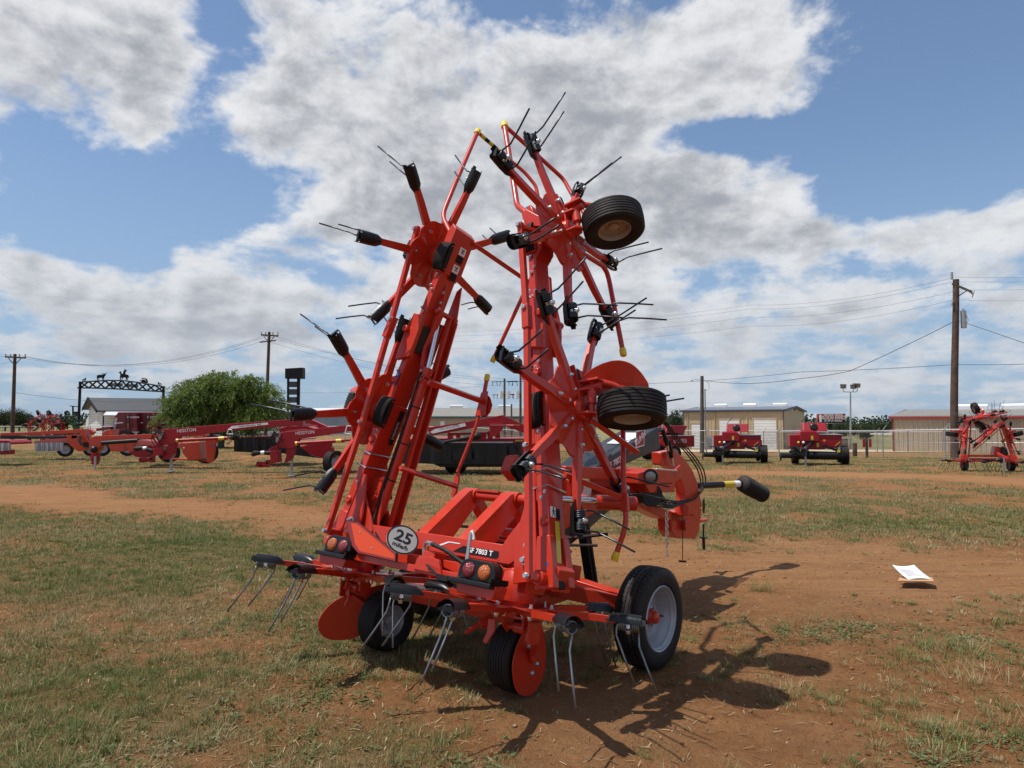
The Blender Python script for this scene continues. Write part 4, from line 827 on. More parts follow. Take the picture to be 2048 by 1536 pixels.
def road_rim_mesh():
    t = MB(); t.lathe([(.213,.086),(.206,.093),(.199,.088),(.196,.074),(.186,.066),(.181,.040),(.172,.030),(.168,-.004),(.150,-.030),(.120,-.036),(.085,-.028),(.068,-.022),(0,-.022)], (0,0,0), (0,0,1), 48)
    t.lathe([(.213,-.086),(.206,-.092),(.196,-.074),(.172,-.04),(.16,-.035)], (0,0,0), (0,0,1), 48)
    for k in range(5): a = 6.283*k/5+.4; t.lathe([(0,.026),(.011,.026),(.014,.02),(.014,.006),(.02,.004),(.02,0)], (.098*math.cos(a), .098*math.sin(a), -.03), (0,0,1), 8, 1)
    t.tube([(.14,-.02,-.025), (.165,-.03,.01), (.175,-.032,.02)], .005, 6, mi=2)
    me = t.mesh('road_rim'); me.materials.append(RIMG); me.materials.append(ZINC); me.materials.append(RUB); me.set_sharp_from_angle(angle=math.radians(40)); return me
RRIM_ME = road_rim_mesh()
def hub_mesh():
    t = MB(); t.lathe([(0,.062),(.034,.060),(.040,.050),(.040,.020),(.052,.012),(.052,-.03)], (0,0,0), (0,0,1), 24); me = t.mesh('hub_cap'); me.materials.append(RED); return me
HUB_ME = hub_mesh()
E_ = np.eye(3); AXL = MB(); AXR = 1.005
for s in(-1,1): AXL.bar(V(s*.20,-.10,.50), V(s*.905,-.0,.375), .10, .12, (0,0,1)); AXL.bar(V(s*.35,-.34,.50), V(s*.80,-.08,.40), .05, .10, (0,0,1))
AXL.box(V(0,-.3,.45), .42, .36, .09); AXL.box(V(0,-.65,.42), .50, .20, .05)
for s in(-1,1): AXL.cyl(V(s*.86,0,.325), V(s*.99,0,.325), .045, 18)
axo = AXL.build('axle_beam', RED, TED, .005)
for s in(-1,1):
    z = V(s,0,0); x = V(0,1,0); y = np.cross(z, x); mt = frame_mtx(V(s*AXR,0,.325), x, y, z)
    rm = ob('road_wheel', RRIM_ME, TED, mt); ob('road_tyre', RT_ME, rm); ob('hub_cap', HUB_ME, rm)
# ---------------- drawbar: inclined channel, goose-neck, hitch
D = MB()
q = lambda x, y, r=.16: cp(x, y, r=r)
lo0, lo1, hi0, hi1 = q(1120,1108), q(1268,1005), q(1120,1035), q(1262,938)
D.poly([q(1085,1052), q(1123,1030), q(1225,975), q(1277,955), q(1277,1008), q(1225,1006), q(1123,1064), q(1085,1088)], V(-.26,0,0))
D.bar(V(.18,-.45,.62), V(.18,.25,1.0), .05, .12, (0,0,1)); D.bar(V(-.10,-.45,.62), V(-.10,.25,1.0), .05, .12, (0,0,1))
D.box(V(.03,-.20,.62), .20, .40, .14)
# top box tube and side platform
D.poly([q(1132,932,.26), q(1282,938,.26), q(1282,962,.26), q(1132,956,.26)], V(-.10,0,0)); D.poly([q(1240,938,.30), q(1282,938,.30), q(1285,1008,.30), q(1262,1012,.30), q(1240,975,.30)], V(-.30,0,0))
D.cyl(q(1128,978,.12), q(1150,972,.12), .085, 18)
# goose-neck arch
outer = [(1322,905),(1348,900),(1368,916),(1384,938),(1394,962),(1400,990),(1404,1012),(1392,1032)]
inner = [(1366,1022),(1370,1000),(1369,980),(1362,960),(1352,945),(1338,932),(1322,930)]
D.poly([q(*p, .13) for p in outer+inner], V(-.10,0,0))
D.poly([q(1342,1026,.10), q(1404,1016,.10), q(1398,1062,.10), q(1391,1078,.10), q(1352,1076,.10), q(1343,1062,.10)], V(-.15,0,0)); D.cyl(q(1366,1010,.14), q(1366,1030,.14), .07, 18)
D.poly([q(1268,1004,.10), q(1300,1008,.10), q(1365,1030,.10), q(1360,1046,.10), q(1330,1038,.10), q(1290,1020,.10)], V(-.16,0,0))
D.box(q(1368,1050,.11)+V(-.06,0,0), .10, .05, .05); D.cyl(q(1395,1042,.02), q(1412,1040,.02), .02, 10)
dr = D.build('drawbar', RED, TED, .008)
P2 = MB()
P2.poly([q(1277,946,.46), q(1312,937,.46), q(1352,940,.46), q(1352,966,.46), q(1277,968,.46)], V(-.34,0,0)); P2.poly([q(1352,966,.46), q(1346,944,.46), q(1362,929,.46), q(1366,950,.46)], V(-.02,0,0)); P2.poly([q(1290,968,.44), q(1350,966,.44), q(1350,984,.44), q(1300,986,.44)], V(-.30,0,0))
pl = P2.build('tool_platform', RED, TED, .008)
z_ = MB(); z_.bar(q(1310,938,.44), q(1350,941,.44), .05, .014, (0,0,1)); z_.build('platform_edge', ZINC, pl, .004)
la = MB(); lc = q(1301,953,.50); dl = nrm(V(.5,-.85,.05)); la.lathe([(0,-.09),(.045,-.085),(.058,-.06),(.064,.0),(.062,.016),(.052,.016)], lc, dl, 24); lm_ = la.build('work_lamp', BLK, pl); la = MB(); la.lathe([(0,.018),(.030,.016),(.046,.010),(.052,.004)], lc, dl, 24); la.build('lamp_glass', LENS, lm_)
d = MB(); d.poly([q(1284,936,.165), q(1305,925,.165), q(1305,935,.165), q(1284,938,.165)], V(.002,0,0)); d.build('reflector_strip', YELT, dr)
# black roller / gearbox below the platform
bk = MB(); bk.cyl(q(1282,985,.10), q(1302,990,.40), .10, 22); bk.bar(q(1300,968,.2), q(1335,1012,.16), .035, .06, (1,0,0)); bk.build('gearbox_drum', BLK, TED, .004)
# charcoal belly shield under the drawbar
bs = MB(); bs.poly([q(1085,1086,.155), q(1123,1062,.155), q(1225,1004,.155), q(1240,1005,.155), q(1216,1024,.155), q(1128,1102,.155), q(1095,1126,.155)], V(-.24,0,0)); bs.build('belly_shield', HOOD, TED, .004)
# hood over the drive line
H = MB(); hr = .17
A_ = [q(1199,930,hr), q(1230,936,hr), q(1322,898,hr), q(1324,852,hr), q(1262,872,hr) if False else q(1275,862,hr), q(1203,922,hr)]
A_ = [q(1200,926,hr), q(1318,853,hr), q(1322,898,hr), q(1230,938,hr), q(1200,934,hr)]
H.poly(A_, V(-.34,0,0)); H.poly([q(1190,938,hr+.02), q(1203,925,hr+.02), q(1225,905,hr+.02), q(1225,912,hr+.02), q(1205,940,hr+.02)], V(-.38,0,0)); H.box(q(1206,937,hr)+V(.02,0,-.01), .03, .03, .05)
hd = H.build('drive_hood', HOOD, TED, .02)
nx = nrm(A_[1]-A_[0]); 
fwd = V(0,1,0); upv = V(0,0,1); ec_ = q(1280,877,hr+.004)
d = MB(); d.poly([ec_+fwd*a+upv*b for a, b in((-.085,-.085),(.075,-.065),(.085,.085),(-.075,.065))], V(.002,0,0)); d.build('diamond_emblem', WHT, hd)
d = MB(); d.poly([ec_+V(.0025,0,0)+fwd*a*.87+upv*b*.87 for a, b in((-.085,-.085),(.075,-.065),(.085,.085),(-.075,.065))], V(.001,0,0)); d.build('diamond_emblem', CRIM, hd)
text_obj('lettering', 'KUHN', WHT, hd, ec_+V(.0045,0,0), nrm(V(0,1,.55)), nrm(V(0,-.35,1)), .072, .0006, 1, .002)
text_obj('lettering', 'GF 7803 T', WHT, hd, q(1232,924,hr+.003), nrm(A_[1]-A_[0]), nrm(V(0,-.45,1)), .070, .0006, 1, .001)
d = MB(); d.poly([q(1254,908,hr+.003), q(1262,898,hr+.003), q(1276,893,hr+.003), q(1266,906,hr+.003)], V(.001,0,0)); d.build('hood_decal', CRIM, hd)
tp = [A_[0]+nx*t+V(s,0,.0025) for t, s in((.52,-.05),(.86,-.05),(.86,-.24),(.52,-.24))]; up_ = nrm(np.cross(nx, V(-1,0,0))); up_ = up_ if up_[2] > 0 else -up_
d = MB(); d.poly([p+up_*.001 for p in tp], up_*.001); d.build('white_label', WHT, hd)
# drive shaft with ribbed boot
S = MB(); s0, s1 = q(1385,972,.06), cp(1487,967,r=.30); S.cyl(s0, s1, .034, 20); sh = S.build('drive_shaft', BLK, TED)
dS = s1-s0; d = MB(); d.cyl(s0+dS*.58, s0+dS*.78, .0352, 20); d.build('safety_decal', YELT, sh); d = MB(); d.cyl(s0+dS*.785, s0+dS*.90, .0352, 20); d.build('safety_decal', WHT, sh)
bt = MB(); c0, c1 = cp(1485,966,r=.30), cp(1524,988,r=.40); dd_ = c1-c0; Lb = np.linalg.norm(dd_); pr = [(0,-.02),(.05,-.02)]
for i in range(9): t = i/8; rr = .094-.012*abs(t-.35); pr += [(rr-.010, Lb*(t-.02)), (rr+.006, Lb*(t+.02)), (rr+.006, Lb*(t+.045)), (rr-.010, Lb*(t+.085))]
pr += [(.05,Lb*1.10),(0,Lb*1.10)]; bt.lathe(pr, c0, dd_, 28); bt.build('shaft_boot', RUB, sh)
# parking jack, chain, cords, hoses
J = MB(); j0, j1 = cp(1166,1050,r=.20), cp(1188,1196,r=.20); J.bar(j0, j1, .075, .075, (1,0,0)); J.bar(j0+(j1-j0)*.3+V(.039,0,0), j1+V(.039,0,0), .012, .02, (1,0,0)); jk = J.build('parking_jack', BLKP, TED, .004); J = MB(); J.box(cp(1194,1200,r=.20)+V(0,0,.0), .09, .09, .012); J.build('jack_foot', GALV, jk, .003)
ch = MB(); ca = q(1333,1008,.20)
for i in range(12):
    p = ca-V(0,0,.034*i+.01); a = (i % 2)*1.4; ux = V(math.cos(a), math.sin(a), 0)
    ch.tube([p+ux*.0125*math.cos(t)+V(0,0,1)*.0235*math.sin(t) for t in np.linspace(0, 6.283, 13)], .0046, 6, False)
p = ca-V(0,0,.42); ch.tube([p, p-V(0,0,.03), p+V(.015,0,-.055), p+V(.0,0,-.07), p+V(-.018,0,-.05)], .006, 8); ch.build('safety_chain', ZINC, TED)
co_ = MB(); a_ = q(1366,1008,.16); b_ = q(1365,1120,.16); co_.tube([a_, .5*(a_+b_), b_], .004, 6); co_.bar(b_+V(-.03,-.02,-.01), b_+V(.03,.02,-.015), .016, .016, (0,0,1)); co_.build('pull_cord', BLKP, TED)
br = MB(); a_ = q(1407,1010,.02)
for i in range(5): br.tube([a_+V(0,.018*math.cos(t)+.002*i,.07*math.sin(t)-.02+.004*i) for t in np.linspace(0, 6.283, 17)], .005, 6, False)
e_ = q(1407,1075,.02); br.cyl(q(1407,1048,.02), e_, .010, 8); br.cyl(e_, q(1408,1099,.02), .016, 12); br.box(e_, .03, .03, .008); br.build('breakaway_plug', BLK, TED)
hz_ = MB()
for i in range(3):
    o = .02*i; hz_.tube(rounded([q(1326+3*i,842,.05+o), q(1348+5*i,878,.06+o), q(1380+6*i,915,.09+o), q(1396+6*i,940,.11+o), q(1402+5*i,962,.12+o), q(1400+2*i,984,.12+o), q(1390-6*i,1000+2*i,.14+o), q(1352-6*i,1003+4*i,.16+o), q(1310,995+3*i,.16+o), q(1285,985,.14)], .10, 4), .0072, 8)
for i in range(3): hz_.tube(rounded([q(1240,975+4*i,.36), q(1270,990+5*i,.36), q(1310,1003+5*i,.33), q(1345,1012+2*i,.28), q(1368,1006,.2)], .1), .0075, 8)
hz_.build('hydraulic_hose', RUB, TED)
cpl = MB()
for i, (x_, y_, x2, y2) in enumerate(((1325,858,1334,890),(1337,880,1343,915))):
    a_, b_ = q(x_, y_, .17), q(x2, y2, .17); cpl.cyl(a_, b_, .022, 14); cpl.cyl(a_+(b_-a_)*.55, a_+(b_-a_)*.72, .028, 14); cpl.cyl(b_, b_+(b_-a_)*.5, .012, 10)
cl_ = cpl.build('hose_coupler', BLK, TED); z_ = MB()
for (x_, y_, x2, y2) in((1334,890,1336,902),(1343,915,1346,932)): z_.cyl(q(x_, y_, .17), q(x2, y2, .17), .014, 10)
z_.build('coupler_tip', ZINC, cl_)
k = MB(); k.poly([cp(999,944,r=-.25), cp(1011,912,r=-.25), cp(1018,910,r=-.25), cp(1021,946,r=-.25)], V(.02,.10,0)); k.poly([cp(1000,942,r=-.25), cp(1024,940,r=-.25), cp(1024,962,r=-.25), cp(1016,962,r=-.25)], V(.1,.05,0)); k.build('front_wing', RED, TED, .004)
k = MB(); k.cyl(WR.q(1067,1006,f=.0), WR.q(1068,1028,f=.0), .022, 14); k.build('rubber_buffer', BLK, TED, .004)
for W_ in(WR, WL):                                   # bolt circle and small fixings on the booms
    e0_ = -.215 if W_.sg > 0 else -.25
    for h in(-.52,-.12,.30,.44,.80,.98,1.10): k = MB(); bolt(k, W_(e0_+.03,-.1265,h), -W_.f, .008, .008); bolt(k, W_(e0_+.055,-.1265,h+.03), -W_.f, .008, .008); k.build('boom_bolt', ZINC, TED)
    for h in(0,1.27):
        k = MB(); k.lathe([(.072,.0),(.072,.006),(.100,.006),(.100,.0)], W_(-.088,0,h), W_.n, 24)
        for i in range(8): a = i*.785; bolt(k, W_(-.085,.086*math.cos(a),h+.086*math.sin(a)), W_.n, .007, .012)
        k.build('bolt_ring', ZINC, TED)
# ============================================================ everything behind the tedder
def pp(mb, pts, Y, depth, mi=0, dY=0.):              # outline of a panel standing at distance Y, real thickness depth
    P = []
    x0 = pts[0][0]
    for x, y in pts: P.append(at(x, y, Y+dY*(x-x0)/100.))
    return mb.poly(P, V(0, depth, 0), mi)
def grounded(p): return float(terrain(p[0], p[1]))
WHL = {}
def wheel(parent, c, axis, R_, W_, rim=RIMG, name='wheel'):
    axis = nrm(axis); x = V(0,0,1); y = np.cross(axis, x); key = (round(R_,3), round(W_,3), rim.name)
    if key not in WHL:
        t = MB(); pr = [(R_*.58,-W_*.42),(R_*.75,-W_*.5),(R_*.93,-W_*.46)]
        for i in range(5): h = (-.40+.2*i)*W_; pr += [(R_, h-.06*W_), (R_, h+.06*W_), (R_*.965, h+.09*W_)]
        pr += [(R_*.93,W_*.46),(R_*.75,W_*.5),(R_*.58,W_*.42),(R_*.56,0)]; t.lathe(pr, (0,0,0), (0,0,1), 32, closed=True)
        a = t.mesh('tyre'); a.materials.append(RUB); a.set_sharp_from_angle(angle=.6)
        t = MB()
        for s in(1,-1): t.lathe([(R_*.60,.43*W_*s),(R_*.55,.40*W_*s),(R_*.50,.15*W_*s),(R_*.30,.08*W_*s),(R_*.16,.10*W_*s),(R_*.14,.26*W_*s),(0,.26*W_*s)], (0,0,0), (0,0,1), 24)
        b = t.mesh('rim'); b.materials.append(rim); WHL[key] = (a, b)
    mt = frame_mtx(c, np.cross(y, axis) if False else nrm(np.cross(x, axis))*0+nrm(V(*x)-axis*(V(*x)@axis)), nrm(np.cross(axis, nrm(V(*x)-axis*(V(*x)@axis)))), axis)
    o = ob(name, WHL[key][0], parent, mt); ob('rim', WHL[key][1], o); return o
def post(mb, p, h, r, n=8): mb.cyl(p, V(p[0], p[1], p[2]+h), r, n)

def wavy(mb, x0, x1, yt0, yt1, yb0, yb1, Y, amp, waves, seed=0, dY=0.):   # hanging cloth or rubber curtain with folds
    n = 90; vs = []; rg = np.random.default_rng(seed); ph = rg.uniform(0, 6.28, 4)
    for i in range(n+1):
        s = i/n; x = x0+(x1-x0)*s; w = math.sin(s*waves*6.28+ph[0])+.6*math.sin(s*waves*2.3*6.28+ph[1])+.4*math.sin(s*waves*.37*6.28+ph[2])
        for j in range(5): t = j/4; y = (yt0+(yt1-yt0)*s)*(1-t)+(yb0+(yb1-yb0)*s+.5*math.sin(s*waves*3+ph[3]))*t; p = at(x, y, Y+dY*s); p[1] += amp*w*(.25+.75*t); vs.append(p)
    k2 = [p+V(0,.012,0) for p in vs]; N0 = len(vs); f = [(i*5+j, i*5+j+1, (i+1)*5+j+1, (i+1)*5+j) for i in range(n) for j in range(4)]
    mb.add(vs+k2, f+[tuple(N0+q for q in g[::-1]) for g in f], 0, True)
# ---------------- mower conditioners on the left: measured off their own standing distance
def decal(parent, pts, Y, m, name='decal', dY=0.): d = MB(); pp(d, pts, Y-.012, .004, dY=dY); return d.build(name, m, parent)
def lab_text(parent, txt, x, y, Y, size, m, slope=0.): return text_obj('lettering', txt, m, parent, at(x, y, Y-.02), nrm(V(1,0,slope)), nrm(V(-slope,0,1)), size, .002)
def mower_red(name, label, Y, tong, low, leg, hitch, clevis, jackp, pto, letter, decalp, hoses, group):
    b = gnd(*jackp[1]); root = thing(name, label, 'mower', (0,0,0), 0, group)
    m = MB(); pp(m, tong, Y, .26, dY=.0); t = m.build('drawbar', CRIM, root, .012)
    m = MB(); pp(m, leg, Y+.03, .18); m.bar(at(*hitch[0], Y+.1), at(hitch[0][0]+25, hitch[0][1]-12, Y+.1), .10, .12); m.build('hitch_leg', CRIM, root, .01)
    m = MB(); a_, b_ = at(*low[0], Y-.10), at(*low[1], Y-.10); m.cyl(a_, b_, .055, 12); cy = m.build('swing_ram', CRIM, root)
    m = MB(); d = b_-a_; m.cyl(a_-d*.01, a_+d*.03, .06, 12); m.cyl(a_+d*.82, a_+d*.93, .058, 12); m.build('ram_band', YELT, cy)
    m = MB(); pp(m, hitch, Y-.12, .34); m.build('hitch_head', CRIM, root, .01)
    m = MB(); (x0,y0),(x1,y1) = clevis; pp(m, [(x0,y0+2),(x0+4,y0),(x1,y0+1),(x1,y0+5),(x0+6,y0+7)], Y-.10, .05); pp(m, [(x0,y1-2),(x0+5,y1),(x1,y1-2),(x1,y1-7),(x0+6,y0+7)], Y+.10, .05); pp(m, [(x0,y0+2),(x0+5,y0+1),(x0+5,y1),(x0,y1-2)], Y-.1, .24); pp(m, [(x1-5,y0-3),(x1,y0-3),(x1,y1),(x1-5,y1)], Y-.1, .24); m.build('hitch_clevis', CRIM, root, .008)
    m = MB(); p = gnd(*jackp[1]); tp = at(jackp[0][0], jackp[0][1], p[1]); m.bar(p, V(p[0], p[1], tp[2]), .07, .07, (0,1,0)); m.box(p+V(0,0,.02), .10, .10, .015); m.build('jack_stand', GALV, root, .004)
    m = MB(); (x0,y0),(x1,y1) = pto; m.tube([at(x1,y1,Y-.05), at((x0+x1)/2,(y0+y1)/2,Y-.08), at(x0+5,(y0+y1)/2+1,Y-.1), at(x0,y0+6,Y-.1)], [.07,.05,.085,.05], 10); m.build('drive_shaft', RUB, root)
    m = MB(); xm, ym = (x0+x1)/2+3, (y0+y1)/2; m.cyl(at(xm-3, ym, Y-.09), at(xm+4, ym-.5, Y-.085), .056, 10); m.build('shaft_decal', WHT, root)
    m = MB()
    for i, (dx_, dy_) in enumerate(((-12,14),(-8,8),(-3,18),(2,4),(-15,22),(-6,25))):
        hx, hy = hoses; m.tube(rounded([at(hx+i*1.5, hy-2+i, Y-.1), at(hx-6-i*2, hy-3+i*2, Y-.15-.03*i), at(hx+dx_, hy+dy_, Y-.2), at(hx+dx_+10, hy+dy_+12, Y-.05)], .15), .012, 6)
    m.build('hose_bundle', RUB, root)
    m = MB(); hx, hy = hoses; pp(m, [(hx+1,hy+2),(hx+10,hy-1),(hx+7,hy+9),(hx+1,hy+20),(hx-2,hy+18)], Y-.03, .05); m.build('hose_holder', GALV, root)
    if decalp:
        decal(root, decalp, Y, WHT); 
    return root
G1 = 'crimson pull-type mowers parked in a row on the left'
Ya = 23.0
m1 = mower_red('mower_conditioner', 'crimson mower with a long drawbar rising right under the bright green tree', Ya,
  [(316,864),(321,859),(454,848),(589,838),(606,836),(606,853),(589,851),(464,861),(358,874),(350,886),(343,889),(315,889)], [(354,881),(456,876)], [(337,886),(352,886),(347,908),(338,918),(322,920),(330,905)],
  [(305,897),(323,895),(326,910),(306,912)], [(277,915),(304,925)], [(342,902),(342,944)], [(268,891),(305,902)], (372,862), None, (318,862), G1)
lab_text(m1, 'HESSTON', 373, 861, Ya, .145, WHT, .08)
decal(m1, [(456,858),(464,852),(535,845),(537,849),(470,857)], Ya, WHT); lab_text(m1, 'MC', 519, 849.5, Ya-.01, .10, DKDEC, .1); lab_text(m1, 'MASSEY FERGUSON', 494, 851.8, Ya-.01, .062, DKDEC, .1)
k = MB(); k.tube([at(461,877,Ya-.1), at(470,873,Ya-.1), at(478,875,Ya-.1)], [.05,.13,.07], 12); k.build('shaft_boot', RUB, m1); k = MB(); k.tube([at(454,868,Ya-.05), at(457,859,Ya-.05), at(463,859,Ya-.05), at(466,868,Ya-.05), at(454,868,Ya-.05)], .012, 6); k.build('hook', WHT, m1)
# its cutting header behind: bent main arm, black curtain
k = MB(); pp(k, [(600,836),(616,836),(660,856),(662,866),(650,862),(618,847),(600,848)], 24.6, .3); pp(k, [(556,858),(575,852),(612,852),(632,858),(622,864),(560,864)], 25.0, .8); k.build('lift_arm', CRIM, m1, .01)
k = MB(); pp(k, [(600,850),(616,848.5),(634,850.5),(634,852.5),(602,853.5)], 24.3, .06); pp(k, [(570,862),(600,858),(648,860),(648,863),(572,866)], 24.4, .1); k.build('link_rod', PINK, m1)
k = MB(); pp(k, [(474,876),(500,873),(548,872),(600,878),(600,880),(470,880)], 26.5, 2.2); k.build('header_top', CRIM, m1); k = MB(); pp(k, [(468,876),(600,876),(600,906),(520,908),(508,905),(468,903)], 26.2, .05); 
wavy(k, 468, 600, 877, 877, 903, 907, 26.1, .035, 7, 1)
k.build('crop_curtain', BLK, m1); k = MB(); pp(k, [(468,876),(520,873.5),(548,873),(548,875),(470,879)], 26.1, .06); k.build('curtain_rail', RUB, m1)
for x_, y_ in((437,903),(338,905)): pass
Yb = 20.9
m2 = mower_red('mower_conditioner', 'crimson mower whose drawbar passes behind the left wing of the big tedder', Yb,
  [(552,896),(555,868),(558,865),(704,849),(740,845),(740,858),(704,862),(598,878),(592,888),(586,897)], [(592,887),(690,881)], [(573,895),(590,895),(586,912),(579,922),(568,926),(572,912)],
  [(539,902),(555,900),(557,925),(541,927)], [(512,923),(536,935)], [(578,909),(583,953)], [(504,905),(540,906)], (612,866), None, (552,867), G1)
lab_text(m2, 'HESSTON', 610, 865.5, Yb, .13, WHT, .07)
k = MB(); pp(k, [(600,893),(661,882),(664,890),(656,912),(646,917),(620,909)], 22.6, .10); pp(k, [(600,892),(661,881),(740,876),(740,880),(661,885)], 22.6, 1.6); k.build('header_side', CRIM, m2, .01); k = MB(); pp(k, [(570,898),(606,893),(621,911),(646,917),(570,908)], 22.9, 1.2); k.build('crop_curtain', BLK, m2)
wheel(m2, at(668,918,22.3)*V(1,1,0)+V(0,0,.37), V(.85,-.5,0), .37, .26); k = MB(); k.bar(at(664,895,22.2), at(668,916,22.2), .08, .12); k.build('wheel_leg', CRIM, m2)
k = MB(); k.tube([at(690,867,Yb-.05), at(694,852,Yb-.05), at(704,852,Yb-.05), at(706,868,Yb-.05), at(690,867,Yb-.05)], .014, 6); k.build('hook', WHT, m2)
Yc = 22.0
m3 = thing('mower_conditioner', 'crimson mower with a wide black curtain seen between the tedder wings', 'mower', (0,0,0), 0, G1)
k = MB(); pp(k, [(855,855),(930,844),(1005,830),(1049,850),(1075,862),(1075,876),(1049,866),(1011,853),(962,853),(860,872)], Yc, .30); pp(k, [(978,846),(1006,846),(1006,858),(992,872),(980,872)], Yc-.05, .35); k.build('drawbar', CRIM, m3, .012)
decal(m3, [(860,864),(870,858),(930,846),(932,852),(866,867)], Yc, WHT); lab_text(m3, 'MC', 914, 851.5, Yc-.01, .115, DKDEC, .16); lab_text(m3, 'MASSEY FERGUSON', 894, 856, Yc-.01, .055, DKDEC, .16)
k = MB()
for a_, b_ in(((912,865),(920,877)),((895,865),(905,877)),((960,864),(972,877)),((975,862),(985,877)),((990,868),(1000,876))): pp(k, [a_,(b_[0],a_[1]),b_,(a_[0],b_[1])], Yc+.4, .4)
k.bar(at(905,868,Yc+.3), at(1000,866,Yc+.3), .07, .07); k.build('header_linkage', CRIM, m3, .01)
k = MB(); k.cyl(at(885,885,Yc-.4), at(950,873,Yc-.2), .05, 10); k.tube([at(945,874,Yc-.2), at(955,872,Yc-.2), at(962,872,Yc-.2)], [.09,.12,.06], 10); k.build('drive_shaft', RUB, m3)
k = MB(); k.bar(at(980,850,Yc-.1), at(1040,850,Yc-.1), .05, .05); k.cyl(at(1013,851,Yc-.13), at(1027,851,Yc-.13), .03, 8); k.build('link_rod', PINK, m3)
k = MB(); pp(k, [(800,878),(870,877),(1090,877),(1090,884),(800,884)], Yc+.2, 2.4); pp(k, [(1026,883),(1090,883),(1090,918),(1050,918)], Yc+.1, .08); k.build('header_top', CRIM, m3, .01)
k = MB(); 
wavy(k, 800, 1052, 884, 884, 927, 929, 22.1, .03, 9, 2)
pp(k, [(860,925),(1085,925),(1070,934),(880,934)], Yc+.5, 1.4); pp(k, [(903,898),(942,896),(944,918),(906,920)], Yc+.02, .03); pp(k, [(1017,892),(1026,890),(1046,918),(1030,925),(1018,908)], Yc-.02, .06); k.build('crop_curtain', BLK, m3)
k = MB(); pp(k, [(870,883.5),(1026,883),(1026,886),(870,886)], Yc+.05, .05); k.build('curtain_rail', GALV, m3); decal(m3, [(1030,880),(1046,879.5),(1046,882.5),(1030,883)], Yc+.2, YELT)
wheel(m3, V(at(911,935,Yc+.7)[0], Yc+.9, .40), V(.75,-.65,0), .42, .30)
# orange mowers with grey tarps
G2 = 'orange mowers standing at the far left'
Yk = 31.
k1 = thing('disc_mower', 'orange mower whose low cutter bed is hung with a pale grey tarp', 'mower', (0,0,0), 0, G2)
k = MB(); pp(k, [(66,884),(93,878),(140,876),(138,882),(70,888)], Yk, 1.3); k.build('cutter_bed', PINK, k1)
k = MB()
wavy(k, 69, 127, 886, 884.5, 903, 901.5, 30.94, .035, 6, 3)
k.build('tarp', mat('grey_tarp', (.30,.29,.30), .7, var=.2, vscale=5), k1)
k = MB(); pp(k, [(133,870),(176,870),(180,885),(176,899),(156,903),(143,893),(133,884)], Yk-.1, .25); pp(k, [(0,866),(60,864),(160,858.5),(178,858),(187,864),(180,871),(160,866),(60,870),(0,873)], Yk+.6, .25); pp(k, [(155,858),(168,858),(176,884),(166,884)], Yk-.2, .3); k.build('side_frame', ORNG, k1, .01)
k = MB(); pp(k, [(0,871),(52,872),(55,876),(48,878),(0,878)], Yk+.5, .3); k.cyl(at(55,875,Yk+.3), at(145,873.5,Yk+.2), .07, 8); pp(k, [(143,871),(155,871),(153,876),(143,877)], Yk-.1, .3); pp(k, [(164,885),(176,887),(176,895),(166,894)], Yk-.2, .2); k.build('drive_shaft', BLK, k1)
pw = gnd(130.5, 913.5); wheel(k1, V(pw[0], pw[1], .34), V(.45,-.9,0), .34, .24)
for i in range(3): k = MB(); k.tube([at(158+i*2,872,Yk-.3), at(156+i*3,880+i*4,Yk-.4), at(162+i*2,890,Yk-.4), at(170,890,Yk-.3)], .02, 6); k.build('hydraulic_hose', RUB, k1)
Yj = 25.5
k2 = thing('disc_mower', 'orange mower with a bent orange drawbar ending in a drooping red hitch', 'mower', (0,0,0), 0, G2)
k = MB(); pp(k, [(178,884),(180,876),(190,872),(309,868),(360,866),(360,874),(309,876),(210,882),(202,889),(198,900),(192,907),(180,907)], Yj, .25); k.build('drawbar', ORNG, k2, .012)
k = MB(); k.cyl(at(204,886,Yj-.05), at(276,881,Yj-.05), .075, 12); k.ball(at(188,899,Yj-.15), .13, 12); k.build('drive_shaft', BLK, k2)
k = MB(); pp(k, [(181,907),(195,907),(193,922),(190,930),(183,929)], Yj-.08, .22); pp(k, [(179,912),(197,912),(197,916),(179,916)], Yj-.12, .1); k.build('hitch_head', CRIM, k2, .01)
k = MB(); p = gnd(190, 939); k.bar(p, V(p[0], p[1], .45), .06, .06, (0,1,0)); k.build('jack_stand', GALV, k2)
k = MB(); pp(k, [(205,866),(212,861),(224,859),(224,870),(206,872)], 27.5, .5); pp(k, [(214,886),(250,884),(246,903),(222,903)], 28.5, 1.0); pp(k, [(253,884),(268,884),(266,907),(259,908)], 27.6, .15); pp(k, [(278,884),(315,878),(330,884),(330,890),(280,892)], 27., .8); k.build('header_body', ORNG, k2, .01)
k = MB(); pp(k, [(217,868),(222,860),(225,869.5)], 27.3, .02); k.build('slow_vehicle_sign', SMV, k2)
k = MB(); pp(k, [(275,880),(310,880),(346,885),(346,889),(275,886)], 26.6, .8); k.build('cutter_bed', PINK, k2)
for x_, yb, r_ in((181,912,.33),(205,912,.36),(255,912,.38)): p = gnd(x_, yb); wheel(k2, V(p[0], p[1], r_), V(.5,-.85,0), r_, .25)
k3 = thing('disc_mower', 'orange mower body with a tall wheel leg behind the first crimson drawbar', 'mower', (0,0,0), 0, G2)
k = MB(); pp(k, [(359,886),(372,886),(398,884),(399,919),(377,920),(366,908)], 25., .9); pp(k, [(411,881),(432,880),(426,921),(420,926),(414,924)], 24.6, .12); pp(k, [(340,916),(414,920),(414,923),(340,919)], 25.2, .15); pp(k, [(380,868),(410,866),(412,872),(380,874)], 25.2, .3); k.build('header_body', ORNG, k3, .012); decal(k3, [(423,889),(428,889),(428,893),(423,893)], 24.6, BLUE)
